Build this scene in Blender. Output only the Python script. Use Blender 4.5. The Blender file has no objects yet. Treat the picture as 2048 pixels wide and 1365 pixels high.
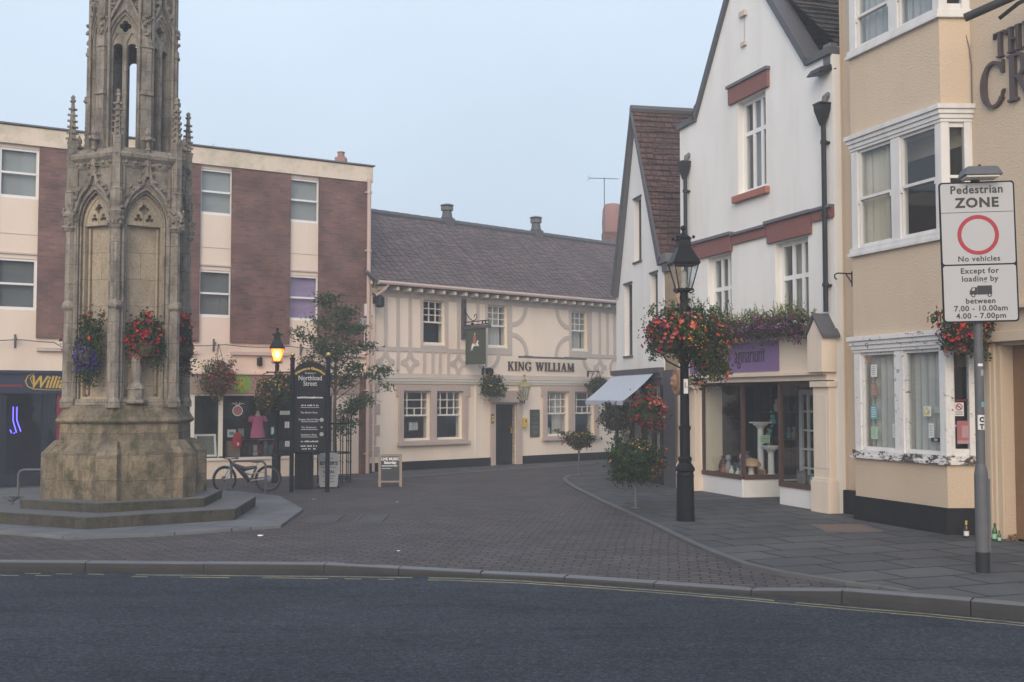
import bpy, bmesh, math, random
from math import sin, cos, pi, radians, atan, atan2, sqrt, exp
from mathutils import Vector, Matrix, Euler
from mathutils.geometry import tessellate_polygon

SC = bpy.context.scene
COL = SC.collection
R = random.Random(7)

# ---------------------------------------------------------------- camera geometry
FP = 2275.6                      # focal length in photograph pixels
CH = 2.05                        # height of the eye above the paving
PIT = atan(112.5 / FP)

def ray(u, v):
    x = (u - 1024) / FP; y = -(v - 682.5) / FP
    c, s = cos(PIT), sin(PIT)
    return Vector((x, c - y * s, s + y * c))

def gp(u, v, z=0.0):             # where the ground at height z is seen
    d = ray(u, v); k = (z - CH) / d.z
    return Vector((d.x * k, d.y * k, z))

def at(u, v, Y):                 # the point seen at distance Y
    d = ray(u, v); k = Y / d.y
    return Vector((d.x * k, Y, CH + d.z * k))

class Fr:                        # a facade: origin, x along it, y into the house, z up
    def __init__(s, p, ang):
        s.p = Vector((p[0], p[1], 0)); s.a = ang
        s.d = Vector((cos(ang), sin(ang), 0)); s.n = Vector((-sin(ang), cos(ang), 0))
    def px(s, u, v, off=0.0):
        d = ray(u, v); k = (s.n.dot(s.p) + off) / s.n.dot(d)   # camera stands at x=y=0
        q = d * k
        return (s.d.dot(q - s.p), CH + q.z)
    def rect(s, u0, v0, u1, v1, off=0.0):
        # u0,v0 the upper left corner, u1,v1 the lower right corner
        a = s.px(u0, v0, off); b = s.px(u1, v1, off)
        return (a[0], b[0], b[1], a[1])
    def w(s, x, y, z):
        return s.p + s.d * x + s.n * y + Vector((0, 0, z))

# ---------------------------------------------------------------- mesh builder
class MB:
    def __init__(s):
        s.v = []; s.f = []; s.m = []; s.mi = 0; s.M = None
    def add(s, vs, fs):
        b = len(s.v)
        if s.M is not None: vs = [s.M @ Vector(p) for p in vs]
        s.v.extend([tuple(p) for p in vs])
        for f in fs:
            s.f.append([b + i for i in f]); s.m.append(s.mi)
        return s
    def box(s, x0, x1, y0, y1, z0, z1):
        return s.add([(x0,y0,z0),(x1,y0,z0),(x1,y1,z0),(x0,y1,z0),(x0,y0,z1),(x1,y0,z1),(x1,y1,z1),(x0,y1,z1)],
                     [(0,3,2,1),(4,5,6,7),(0,1,5,4),(1,2,6,5),(2,3,7,6),(3,0,4,7)])
    def plate(s, loops, y0, y1):          # outline (x,z) with holes, thick in y
        tris = tessellate_polygon([[Vector((x, z, 0)) for x, z in l] for l in loops])
        flat = [p for l in loops for p in l]; n = len(flat)
        vs = [(x, y0, z) for x, z in flat] + [(x, y1, z) for x, z in flat]
        fs = []
        for t in tris:
            a, b, c = t
            ar = (flat[b][0]-flat[a][0])*(flat[c][1]-flat[a][1]) - (flat[c][0]-flat[a][0])*(flat[b][1]-flat[a][1])
            if ar < 0: t = (a, c, b)
            fs.append(tuple(t)); fs.append(tuple(i + n for i in reversed(t)))
        o = 0
        for li, l in enumerate(loops):
            k = len(l)
            area = sum(l[i][0]*l[(i+1)%k][1]-l[(i+1)%k][0]*l[i][1] for i in range(k))
            for i in range(k):
                a, b = o + i, o + (i + 1) % k
                q = (b, a, a + n, b + n)
                if (area < 0) != (li > 0): q = q[::-1]
                fs.append(q)
            o += k
        return s.add(vs, fs)
    def plan(s, loop, z0, z1):            # outline (x,y), tall in z; z1 may be a function
        tris = tessellate_polygon([[Vector((x, y, 0)) for x, y in loop]])
        n = len(loop)
        vs = [(x, y, z0) for x, y in loop] + [(x, y, z1) for x, y in loop]
        fs = []
        for t in tris:
            a, b, c = t
            ar = (loop[b][0]-loop[a][0])*(loop[c][1]-loop[a][1]) - (loop[c][0]-loop[a][0])*(loop[b][1]-loop[a][1])
            if ar < 0: t = (a, c, b)
            fs.append(tuple(i + n for i in t)); fs.append(tuple(reversed(t)))
        area = sum(loop[i][0]*loop[(i+1)%n][1]-loop[(i+1)%n][0]*loop[i][1] for i in range(n))
        for i in range(n):
            j = (i + 1) % n
            q = (i, j, j + n, i + n)
            fs.append(q if area > 0 else q[::-1])
        return s.add(vs, fs)
    def prism(s, a, b, poly):             # cross-section poly (u,w) swept from a to b; u sideways, w up
        a = Vector(a); b = Vector(b); d = (b - a).normalized()
        up = Vector((0, 0, 1)) if abs(d.z) < .95 else Vector((0, 1, 0))
        side = d.cross(up).normalized(); up = side.cross(d)
        n = len(poly)
        vs = [a + side * u + up * w for u, w in poly] + [b + side * u + up * w for u, w in poly]
        fs = [(i, (i+1) % n, (i+1) % n + n, i + n) for i in range(n)] + [tuple(range(n))[::-1], tuple(range(n, 2*n))]
        return s.add(vs, fs)
    def tube(s, pts, r, n=8, caps=True):
        pts = [Vector(p) for p in pts]; k = len(pts)
        rs = r if isinstance(r, (list, tuple)) else [r] * k
        d = (pts[1] - pts[0]).normalized()
        up = Vector((0, 0, 1)) if abs(d.z) < .9 else Vector((1, 0, 0))
        x = d.cross(up).normalized()
        vs = []
        for i, p in enumerate(pts):
            if i == 0: t = pts[1] - pts[0]
            elif i == k - 1: t = pts[-1] - pts[-2]
            else: t = (pts[i+1] - pts[i]).normalized() + (pts[i] - pts[i-1]).normalized()
            if t.length < 1e-9: t = d.copy()
            t.normalize(); x = (x - t * x.dot(t))
            if x.length < 1e-6: x = t.orthogonal()
            x.normalize(); y = t.cross(x)
            for j in range(n):
                a = 2 * pi * j / n
                vs.append(p + (x * cos(a) + y * sin(a)) * rs[i])
        fs = []
        for i in range(k - 1):
            for j in range(n):
                a = i*n + j; b = i*n + (j+1) % n
                fs.append((a, b, b + n, a + n))
        if caps:
            fs.append(tuple(range(n))[::-1]); fs.append(tuple(range((k-1)*n, k*n)))
        return s.add(vs, fs)
    def lathe(s, prof, n=16, c=(0,0,0), a0=0.0, caps=True, sx=1, sy=1):
        vs = []; k = len(prof)
        for r, z in prof:
            for j in range(n):
                a = a0 + 2*pi*j/n
                vs.append((c[0] + r*cos(a)*sx, c[1] + r*sin(a)*sy, c[2] + z))
        fs = []
        for i in range(k-1):
            for j in range(n):
                a = i*n+j; b = i*n+(j+1) % n
                fs.append((a, b, b+n, a+n))
        if caps:
            fs.append(tuple(range(n))[::-1]); fs.append(tuple(range((k-1)*n, k*n)))
        return s.add(vs, fs)
    def ball(s, c, r, n=8, sc=(1,1,1)):
        k = max(3, n//2)
        prof = [(max(.001, sin(pi*i/k))*r, -cos(pi*i/k)*r*sc[2]) for i in range(k+1)]
        return s.lathe(prof, n, c, 0, True, sc[0], sc[1])
    def leaf(s, p, size, rng, nrm=None, asp=.55, bend=.25):
        d = Vector((rng.gauss(0,1), rng.gauss(0,1), rng.gauss(0,1)))
        if nrm is not None: d = d * .55 + nrm
        if d.length < 1e-4: d = Vector((0,0,1))
        d.normalize()
        a = d.orthogonal().normalized()
        a.rotate(Matrix.Rotation(rng.random()*6.283, 3, d))
        b = d.cross(a)
        l = size * rng.uniform(.7, 1.3); w = l * asp
        p = Vector(p)
        return s.add([p - a*l*.5, p + b*w*.5 + d*bend*w, p + a*l*.5 - d*bend*l*.6, p - b*w*.5 + d*bend*w], [(0,1,2,3)])
    def bloom(s, p, size, rng, nrm=None, n=6):
        d = Vector((rng.gauss(0,1), rng.gauss(0,1), rng.gauss(0,1)))*.45 + (nrm if nrm is not None else Vector((0,-.6,.6)))
        d.normalize(); a = d.orthogonal().normalized()
        a.rotate(Matrix.Rotation(rng.random()*6.283, 3, d)); b = d.cross(a)
        p = Vector(p); r = size*.5*rng.uniform(.75, 1.25)
        vs = [p - d*r*.35]
        for i in range(n):
            t = 2*pi*i/n; k = r*(1 if i % 2 == 0 else .8)
            vs.append(p + (a*cos(t) + b*sin(t))*k + d*r*rng.uniform(0,.35))
        return s.add(vs, [(0, 1+i, 1+(i+1) % n) for i in range(n)])
    def text(s, body, size, x, z, y0, y1, align='CENTER', sx=1.0, shear=0.0, bold=0.0, arc=None, space=1.0):
        cu = bpy.data.curves.new('t', 'FONT'); cu.body = body; cu.size = size
        cu.align_x = align; cu.shear = shear; cu.offset = bold; cu.resolution_u = 3
        cu.extrude = abs(y1 - y0)/2; cu.space_character = space
        ob = bpy.data.objects.new('t', cu); COL.objects.link(ob)
        dg = bpy.context.evaluated_depsgraph_get(); dg.update()
        ev = ob.evaluated_get(dg); me = ev.to_mesh()
        vs = [p.co.copy() for p in me.vertices]; fs = [tuple(p.vertices) for p in me.polygons]
        ev.to_mesh_clear(); bpy.data.objects.remove(ob); bpy.data.curves.remove(cu)
        out = []
        for p in vs:
            px, pz = p.x*sx, p.y
            if arc:
                a = px/arc; rr = arc + pz
                px, pz = rr*sin(a), rr*cos(a) - arc
            out.append((x + px, (y0+y1)/2 - p.z, z + pz))
        return s.add(out, fs)
    def build(s, name, mats, parent=None, smooth=False, bevel=0.0, uv=True, loc=None, rot=None, stuff=False):
        me = bpy.data.meshes.new(name)
        me.from_pydata(s.v, [], s.f)
        if not isinstance(mats, (list, tuple)): mats = [mats]
        for m in mats: me.materials.append(MATS[m] if isinstance(m, str) else m)
        me.polygons.foreach_set('material_index', s.m)
        if smooth: me.polygons.foreach_set('use_smooth', [True]*len(s.f))
        if uv:
            ul = me.uv_layers.new(name='UVMap'); dat = [0.0]*(2*len(me.loops))
            V = [Vector(p) for p in s.v]
            for p in me.polygons:
                n = p.normal
                if abs(n.z) > .92:
                    t = Vector((1,0,0)); b = Vector((0,1,0))
                else:
                    t = Vector((-n.y, n.x, 0)).normalized(); b = n.cross(t)
                    if b.z < 0: b = -b
                for li in p.loop_indices:
                    q = V[me.loops[li].vertex_index]
                    dat[2*li] = q.dot(t); dat[2*li+1] = q.dot(b)
            ul.data.foreach_set('uv', dat)
        me.update()
        o = bpy.data.objects.new(name, me); COL.objects.link(o)
        if parent is not None: o.parent = parent
        if loc is not None: o.location = loc
        if rot is not None: o.rotation_euler = rot
        if bevel:
            md = o.modifiers.new('Bevel', 'BEVEL'); md.width = bevel; md.segments = 2
            md.limit_method = 'ANGLE'; md.angle_limit = radians(40)
        if smooth:
            try:
                md = o.modifiers.new('Edges', 'EDGE_SPLIT'); md.split_angle = radians(42)
            except Exception: pass
        if stuff: o['kind'] = 'stuff'
        return o

def tag(o, label, cat, group=None):
    o['label'] = label; o['category'] = cat
    if group: o['group'] = group
    return o

def thing(name, label, cat, loc=(0,0,0), rz=0.0, group=None):
    o = bpy.data.objects.new(name, None); COL.objects.link(o)
    o.empty_display_size = .2
    o.location = loc; o.rotation_euler = (0, 0, rz)
    return tag(o, label, cat, group)

def struct(o):
    o['kind'] = 'structure'; return o

# ---------------------------------------------------------------- materials
MATS = {}
class NT:
    def __init__(s, name):
        s.m = bpy.data.materials.new(name); s.m.use_nodes = True
        s.t = s.m.node_tree; s.t.nodes.clear()
        MATS[name] = s.m
        s.out = s.n('ShaderNodeOutputMaterial')
    def n(s, typ, **kw):
        nd = s.t.nodes.new(typ)
        for k, v in kw.items():
            if k.startswith('i_'):
                key = k[2:]; key = int(key) if key.isdigit() else key.replace('_', ' ')
                nd.inputs[key].default_value = v
            else: setattr(nd, k, v)
        return nd
    def l(s, a, ao, b, bi):
        s.t.links.new(a.outputs[ao], b.inputs[bi])
    def mixc(s, fac, a, b, mode='MIX'):
        nd = s.n('ShaderNodeMix', data_type='RGBA', blend_type=mode)
        for key, val in ((0, fac), (6, a), (7, b)):
            if isinstance(val, tuple) and hasattr(val[0], 'outputs'): s.t.links.new(val[0].outputs[val[1]], nd.inputs[key])
            elif isinstance(val, tuple): nd.inputs[key].default_value = (*val, 1) if len(val) == 3 else val
            else: nd.inputs[key].default_value = val
        return (nd, 2)
    def ramp(s, src, stops, interp='LINEAR'):
        nd = s.n('ShaderNodeValToRGB'); s.t.links.new(src[0].outputs[src[1]], nd.inputs[0])
        cr = nd.color_ramp; cr.interpolation = interp
        while len(cr.elements) > 1: cr.elements.remove(cr.elements[-1])
        for i, (p, c) in enumerate(stops):
            e = cr.elements[0] if i == 0 else cr.elements.new(p)
            e.position = p; e.color = (*c, 1) if len(c) == 3 else c
        return (nd, 0)
    def noise(s, scale, detail=4, rough=.55, vec=None, sc=None, dist=0):
        nd = s.n('ShaderNodeTexNoise', i_Scale=scale, i_Detail=detail, i_Roughness=rough, i_Distortion=dist)
        co = s.coord(vec or 'Object', sc)
        s.t.links.new(co[0].outputs[co[1]], nd.inputs['Vector'])
        return (nd, 0)
    def coord(s, kind='Object', sc=None, rot=None):
        tc = s.n('ShaderNodeTexCoord')
        if sc is None and rot is None: return (tc, kind)
        mp = s.n('ShaderNodeMapping')
        s.t.links.new(tc.outputs[kind], mp.inputs[0])
        if sc: mp.inputs['Scale'].default_value = sc
        if rot: mp.inputs['Rotation'].default_value = rot
        return (mp, 0)
    def bump(s, h, strength, dist=.01, prev=None):
        b = s.n('ShaderNodeBump', i_Strength=strength, i_Distance=dist)
        s.t.links.new(h[0].outputs[h[1]], b.inputs['Height'])
        if prev: s.t.links.new(prev[0].outputs[0], b.inputs['Normal'])
        return (b, 0)
    def fin(s, col, rough=.8, bump=None, metal=0.0, spec=.4, rsrc=None, **kw):
        p = s.n('ShaderNodeBsdfPrincipled')
        if isinstance(col, tuple) and hasattr(col[0], 'outputs'): s.t.links.new(col[0].outputs[col[1]], p.inputs['Base Color'])
        else: p.inputs['Base Color'].default_value = (*col, 1)
        p.inputs['Roughness'].default_value = rough; p.inputs['Metallic'].default_value = metal
        p.inputs['Specular IOR Level'].default_value = spec
        if rsrc: s.t.links.new(rsrc[0].outputs[rsrc[1]], p.inputs['Roughness'])
        if bump: s.t.links.new(bump[0].outputs[0], p.inputs['Normal'])
        for k, v in kw.items(): p.inputs[k.replace('_', ' ')].default_value = v
        s.l(p, 0, s.out, 0)
        return s.m

def k3(c, f): return tuple(min(1, x*f) for x in c)

def m_plain(name, col, rough=.6, var=.12, scale=6, bump=.0, bscale=60, metal=0, spec=.4, dirt=0.0, dirtc=None, dscale=3, streak=False, fine=0):
    t = NT(name)
    c = t.mixc(t.noise(scale, 5), k3(col, 1-var), k3(col, 1+var))
    if fine: c = t.mixc(t.ramp(t.noise(fine, 2), [(.35,(0,0,0)),(.7,(.35,.35,.35))]), c, k3(col, .72))
    if dirt:
        nz = t.noise(dscale, 6, .65, None, (1,1,.18) if streak else None)
        f = t.ramp(nz, [(.45,(0,0,0)),(.75,(dirt,dirt,dirt))])
        c = t.mixc(f, c, dirtc or k3(col,.45))
    b = t.bump(t.noise(bscale, 4), bump, .02) if bump else None
    return t.fin(c, rough, b, metal, spec)

def m_brick(name, c1, c2, mort, bw, bh, ms=.012, rough=.85, bump=.5, var=.3, uvk='UV', rot=0, off=.5, nsc=1.5, dark=None, spec=.15, smooth=.1, dist=.01, wan=.02):
    t = NT(name)
    co = t.coord(uvk, None, (0,0,rot))
    # a little wander so that no course is ruler straight
    nz = t.noise(2.2, 2, .5, uvk)
    ad = t.n('ShaderNodeVectorMath', operation='MULTIPLY_ADD')
    t.l(nz[0], 1, ad, 0); ad.inputs[1].default_value = (wan,wan,0); t.l(co[0], co[1], ad, 2)
    br = t.n('ShaderNodeTexBrick', offset=off)
    t.l(ad, 0, br, 'Vector')
    br.inputs['Color1'].default_value = (*c1,1); br.inputs['Color2'].default_value = (*c2,1)
    br.inputs['Mortar'].default_value = (*mort,1)
    br.inputs['Scale'].default_value = 1; br.inputs['Brick Width'].default_value = bw
    br.inputs['Row Height'].default_value = bh; br.inputs['Mortar Size'].default_value = ms
    br.inputs['Mortar Smooth'].default_value = smooth; br.inputs['Bias'].default_value = 0
    n1 = t.noise(nsc, 5, .6); n2 = t.noise(40, 3)
    mul = t.mixc(1.0, (br, 0), t.ramp(n1, [(.3,(1-var,)*3),(.7,(1,)*3)]), 'MULTIPLY')
    mul = t.mixc(1.0, mul, t.ramp(n2, [(.3,(.82,)*3),(.7,(1.0,)*3)]), 'MULTIPLY')
    if dark:
        mul = t.mixc(t.ramp(t.noise(.6, 6, .7), [(.5,(0,0,0)),(.75,(.7,.7,.7))]), mul, dark)
    inv = t.n('ShaderNodeMath', operation='SUBTRACT'); inv.inputs[0].default_value = 1; t.l(br, 1, inv, 1)
    ad2 = t.n('ShaderNodeMath', operation='MULTIPLY_ADD'); t.l(n2[0], 0, ad2, 0); ad2.inputs[1].default_value = .35
    t.l(inv, 0, ad2, 2)
    b = t.bump((ad2, 0), bump, dist)
    return t.fin(mul, rough, b, 0, spec)

def m_stone(name, base, warm, dark, moss, joint=True, mossamt=.6, darkamt=.6, bw=.62, bh=.33):
    t = NT(name)
    c = t.mixc(t.ramp(t.noise(1.6, 6, .6), [(.35,(0,0,0)),(.65,(1,1,1))]), base, warm)
    c = t.mixc(t.ramp(t.noise(4.5, 7, .72, None, (1,1,.5)), [(.44,(0,0,0)),(.66,(darkamt,)*3)]), c, dark)
    c = t.mixc(t.ramp(t.noise(2.3, 8, .75), [(.50,(0,0,0)),(.64,(mossamt,)*3)]), c, moss)
    c = t.mixc(t.ramp(t.noise(26, 4, .7), [(.64,(0,0,0)),(.80,(.3,.3,.3))]), c, k3(base,1.4))
    n2 = t.noise(30, 6, .7)
    c = t.mixc(1.0, c, t.ramp(n2, [(.3,(.68,.68,.68)),(.65,(1.05,1.05,1.05))]), 'MULTIPLY')
    h = n2
    if joint:
        br = t.n('ShaderNodeTexBrick', offset=.43)
        nz = t.noise(3, 2, .5, 'UV'); co = t.coord('UV')
        ad = t.n('ShaderNodeVectorMath', operation='MULTIPLY_ADD')
        t.l(nz[0], 1, ad, 0); ad.inputs[1].default_value = (.03,.03,0); t.l(co[0], co[1], ad, 2); t.l(ad, 0, br, 'Vector')
        br.inputs['Color1'].default_value = (.8,.8,.8,1); br.inputs['Color2'].default_value = (1.1,1.08,1.02,1)
        br.inputs['Mortar'].default_value = (.45,.45,.45,1)
        br.inputs['Scale'].default_value = 1; br.inputs['Brick Width'].default_value = bw
        br.inputs['Row Height'].default_value = bh; br.inputs['Mortar Size'].default_value = .006; br.inputs['Mortar Smooth'].default_value = .6
        c = t.mixc(1.0, c, (br, 0), 'MULTIPLY')
    b = t.bump(h, .8, .03)
    return t.fin(c, .92, b, 0, .2)

def m_leaf(name, stops, rough=.55, trans=.25):
    t = NT(name)
    g = t.n('ShaderNodeNewGeometry')
    c = t.ramp((g, 8), stops)
    d = t.n('ShaderNodeBsdfPrincipled'); t.t.links.new(c[0].outputs[0], d.inputs['Base Color'])
    d.inputs['Roughness'].default_value = rough; d.inputs['Specular IOR Level'].default_value = .25
    tr = t.n('ShaderNodeBsdfTranslucent'); t.t.links.new(c[0].outputs[0], tr.inputs[0])
    mx = t.n('ShaderNodeMixShader'); mx.inputs[0].default_value = trans
    t.l(d, 0, mx, 1); t.l(tr, 0, mx, 2); t.l(mx, 0, t.out, 0)

def m_glass(name, tint=(.86,.9,.9), refl=1.0, rough=.02, gcol=(.9,.95,1)):
    t = NT(name)
    ge = t.n('ShaderNodeNewGeometry'); io = t.n('ShaderNodeMath', operation='MULTIPLY_ADD'); t.l(ge, 6, io, 0); io.inputs[1].default_value = -.8333; io.inputs[2].default_value = 1.5
    fr = t.n('ShaderNodeFresnel'); t.l(io, 0, fr, 'IOR')
    mu = t.n('ShaderNodeMath', operation='MULTIPLY'); t.l(fr, 0, mu, 0); mu.inputs[1].default_value = refl; mu.use_clamp = True
    tr = t.n('ShaderNodeBsdfTransparent'); tr.inputs[0].default_value = (*tint, 1)
    gl = t.n('ShaderNodeBsdfGlossy'); gl.inputs['Color'].default_value = (*gcol,1); gl.inputs['Roughness'].default_value = rough
    b = t.bump(t.noise(3, 2), .05, .01); t.l(b[0], 0, gl, 'Normal')
    mx = t.n('ShaderNodeMixShader'); t.l(mu, 0, mx, 0); t.l(tr, 0, mx, 1); t.l(gl, 0, mx, 2); t.l(mx, 0, t.out, 0)

def m_emit(name, col, st):
    t = NT(name); e = t.n('ShaderNodeEmission'); e.inputs[0].default_value = (*col,1); e.inputs[1].default_value = st
    t.l(e, 0, t.out, 0)

def m_asphalt():
    t = NT('asphalt')
    c = t.mixc(t.ramp(t.noise(.35, 5, .6), [(.35,(0,0,0)),(.65,(1,1,1))]), (.034,.040,.051), (.052,.059,.072))
    c = t.mixc(t.ramp(t.noise(1.3, 4, .6, None, (.35,1.6,1)), [(.52,(0,0,0)),(.68,(.5,.5,.5))]), c, (.018,.021,.028))
    vo = t.n('ShaderNodeTexVoronoi', i_Scale=42.0); co = t.coord('Object'); t.l(co[0], co[1], vo, 'Vector')
    c = t.mixc(t.ramp((vo, 0), [(.0,(.8,.8,.8)),(.3,(0,0,0))]), c, (.075,.082,.095))
    c = t.mixc(t.ramp(t.noise(90, 3, .7), [(.56,(0,0,0)),(.7,(.7,.7,.7))]), c, (.075,.076,.08))
    c = t.mixc(1.0, c, t.ramp(t.noise(30, 7, .82), [(.32,(.25,.25,.25)),(.5,(.8,.8,.8)),(.66,(2.4,2.4,2.5))]), 'MULTIPLY')
    c = t.mixc(t.ramp(t.noise(2.2, 6, .7, None, (.25,2.4,1), 1.5), [(.585,(0,0,0)),(.65,(.7,.7,.7))]), c, (.012,.014,.018))
    b = t.bump(t.noise(55, 4, .8), .9, .02)
    t.fin(c, .8, b, 0, .12)

def m_slab(name, c1, c2, bw, bh, rot, ms=.012):
    t = NT(name)
    co = t.coord('Object', None, (0,0,rot))
    br = t.n('ShaderNodeTexBrick', offset=.37, offset_frequency=2)
    t.l(co[0], co[1], br, 'Vector')
    br.inputs['Color1'].default_value = (*c1,1); br.inputs['Color2'].default_value = (*c2,1); br.inputs['Mortar'].default_value = (*k3(c1,.28),1)
    br.inputs['Scale'].default_value = 1; br.inputs['Brick Width'].default_value = bw; br.inputs['Row Height'].default_value = bh
    br.inputs['Mortar Size'].default_value = ms; br.inputs['Mortar Smooth'].default_value = .3
    n1 = t.noise(.8, 6, .65); n2 = t.noise(45, 4, .7)
    c = t.mixc(1.0, (br,0), t.ramp(n1, [(.3,(.7,.7,.7)),(.7,(1.1,1.1,1.1))]), 'MULTIPLY')
    c = t.mixc(1.0, c, t.ramp(n2, [(.3,(.78,.78,.78)),(.7,(1.1,1.1,1.1))]), 'MULTIPLY')
    c = t.mixc(t.ramp(t.noise(5, 3, .5), [(.70,(0,0,0)),(.74,(.4,.4,.4))]), c, k3(c1, .5))
    inv = t.n('ShaderNodeMath', operation='SUBTRACT'); inv.inputs[0].default_value = 1; t.l(br, 1, inv, 1)
    ad2 = t.n('ShaderNodeMath', operation='MULTIPLY_ADD'); t.l(n2[0], 0, ad2, 0); ad2.inputs[1].default_value = .2; t.l(inv, 0, ad2, 2)
    t.fin(c, .75, t.bump((ad2,0), .6, .01), 0, .15)

def m_peel(name='peeling_paint', thr=.595):
    t = NT(name)
    f = t.ramp(t.noise(5, 8, .75, None, (1,1,2.2)), [(thr,(0,0,0)),(thr+.035,(1,1,1))])
    c = t.mixc(t.noise(3, 3), (.66,.64,.62), (.78,.76,.74))
    c = t.mixc(t.ramp(t.noise(22, 5, .7, None, (1,1,.3)), [(.5,(0,0,0)),(.7,(.4,.4,.4))]), c, (.42,.39,.36))
    c = t.mixc(f, c, (.07,.055,.045))
    inv = t.n('ShaderNodeMath', operation='SUBTRACT'); inv.inputs[0].default_value = 1; t.l(f[0], 0, inv, 1)
    t.fin(c, .6, t.bump((inv,0), .5, .006), 0, .3)

# masonry and renders
m_plain('white_render', (.78,.76,.73), .85, .04, .8, .25, 45, dirt=.38, dirtc=(.5,.48,.43), dscale=1.2, streak=True)
m_plain('white_painted_brick', (.72,.72,.71), .75, .05, 3, .3, 18, dirt=.2, dirtc=(.45,.43,.4))
m_plain('cream_render', (.74,.62,.52), .85, .05, .7, .2, 40, dirt=.3, dirtc=(.5,.4,.31), dscale=1.0, streak=True)
m_plain('inn_render', (.80,.68,.565), .85, .05, .7, .2, 40, dirt=.4, dirtc=(.56,.46,.37), dscale=1.0, streak=True)
m_plain('cream_paint', (.72,.61,.50), .6, .05, 2, .1, 30, dirt=.25, dirtc=(.45,.36,.27), dscale=2.5, streak=True)
m_plain('timber_grey', (.52,.445,.40), .8, .08, 5, .2, 30, dirt=.3, dirtc=(.38,.33,.3))
m_plain('stone_surround', (.46,.37,.325), .85, .1, 4, .3, 40)
m_plain('yellow_render', (.58,.462,.34), .88, .06, .8, .75, 36, dirt=.25, dirtc=(.45,.33,.21), dscale=1.4, streak=True)
m_plain('yellow_paint', (.58,.455,.325), .6, .05, 1.5, .15, 25, dirt=.25, dirtc=(.42,.31,.2), streak=True)
m_plain('parapet_render', (.66,.56,.46), .85, .08, 1.2, .2, 30, dirt=.8, dirtc=(.33,.32,.20), dscale=2.2)
m_plain('black_plinth', (.011,.011,.012), .6, .3, 3, .3, 25, spec=.15, dirt=.3, dirtc=(.035,.032,.03))
m_brick('red_brick', (.30,.155,.125), (.19,.11,.098), (.22,.165,.15), .235, .078, .010, .9, .5, .5, dark=(.15,.10,.095))
m_brick('pantile', (.20,.152,.145), (.155,.124,.122), (.075,.064,.064), .24, .22, .02, .9, 1.0, .3, off=.0, smooth=.9, dist=.05, dark=(.06,.055,.055))
m_brick('clay_tile', (.165,.088,.076), (.10,.06,.055), (.035,.025,.025), .19, .17, .014, .9, 1.0, .35, smooth=.6, dist=.03, dark=(.07,.055,.052))
m_brick('stone_tile', (.12,.098,.085), (.085,.072,.068), (.028,.025,.025), .24, .2, .014, .9, 1.0, .35, smooth=.6, dist=.03, dark=(.06,.055,.052))
m_plain('red_lintel', (.205,.082,.072), .8, .18, 6, .3, 30)
m_plain('lead_grey', (.12,.124,.135), .6, .15, 4, .2, 20)
m_plain('slate_grey', (.085,.086,.095), .7, .15, 4, .2, 20)
m_plain('timber_dark', (.075,.072,.08), .65, .2, 8, .2, 30)
m_plain('rubble_stone', (.34,.25,.17), .9, .3, 5, .6, 18, dirt=.5)
m_stone('cross_stone', (.31,.275,.242), (.37,.325,.275), (.115,.105,.097), (.18,.17,.12), True, .45, .85)
m_stone('cross_base', (.215,.178,.132), (.34,.275,.19), (.062,.056,.048), (.08,.08,.036), True, .9, .8, .7, .36)
m_stone('cross_panel', (.42,.35,.27), (.48,.40,.305), (.22,.19,.155), (.30,.28,.18), True, .3, .45, .9, .45)
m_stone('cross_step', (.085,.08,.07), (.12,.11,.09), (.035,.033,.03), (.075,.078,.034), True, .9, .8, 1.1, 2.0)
m_plain('step_tread_lit', (.115,.117,.12), .7, .15, 1.5, .3, 35, dirt=.4)  # treads paler than the risers: light from above painted into the stone
# ground
m_asphalt()
m_brick('block_paving', (.150,.126,.122), (.094,.086,.088), (.042,.039,.039), .24, .125, .013, .75, .7, .3, 'Object', radians(8), spec=.12, dist=.014, nsc=.7, wan=.11, dark=(.085,.078,.078))
m_slab('flag_pavement', (.080,.082,.087), (.115,.114,.113), .95, .62, radians(-20), .022)
m_slab('flag_apron', (.15,.153,.16), (.18,.18,.187), 1.4, .9, radians(14), .008)
m_plain('kerb_face_shaded', (.034,.033,.032), .85, .25, 2.5, .35, 40, dirt=.5, dirtc=(.05,.048,.045))  # grimy kerb face, painted darker than the top for shade
m_plain('kerb_top_lit', (.125,.127,.132), .5, .2, 3, .3, 40)  # worn kerb top, sky light painted in as a paler, bluer tone
m_plain('kerb_light', (.095,.094,.095), .6, .2, 3, .3, 40)
m_plain('yellow_line', (.34,.30,.15), .7, .2, 8, .2, 60, dirt=.75, dirtc=(.07,.07,.07), dscale=9)
m_plain('iron_cover', (.06,.058,.056), .6, .3, 20, .6, 60)
m_plain('terracotta_panel', (.16,.105,.085), .8, .25, 8, .4, 40)
# paints and metals
m_plain('white_paint', (.76,.755,.745), .45, .04, 4, .05, 30)
m_plain('offwhite_paint', (.72,.68,.60), .45, .05, 4, .05, 30)
m_peel()
m_peel('peeling_sill', .50)
m_plain('black_iron', (.005,.0055,.007), .45, .3, 8, .25, 45, spec=.16)
m_plain('grey_iron', (.10,.105,.115), .5, .2, 8, .15, 30)
m_plain('galvanised', (.10,.102,.11), .5, .18, 7, .12, 30, spec=.35, dirt=.4, dirtc=(.055,.055,.055))
m_plain('pipe_black', (.018,.019,.022), .5, .2, 5, spec=.25)
m_plain('pipe_pink', (.50,.38,.33), .5, .1, 5)
m_plain('navy_paint', (.022,.032,.062), .4, .2, 4)
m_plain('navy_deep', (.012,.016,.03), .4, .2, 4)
m_plain('maroon_paint', (.16,.02,.035), .5, .15, 5)
m_plain('gold_paint', (.62,.42,.09), .4, .1, 8, metal=.3)
m_plain('brass', (.62,.46,.16), .3, .1, 8, metal=.9)
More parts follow.
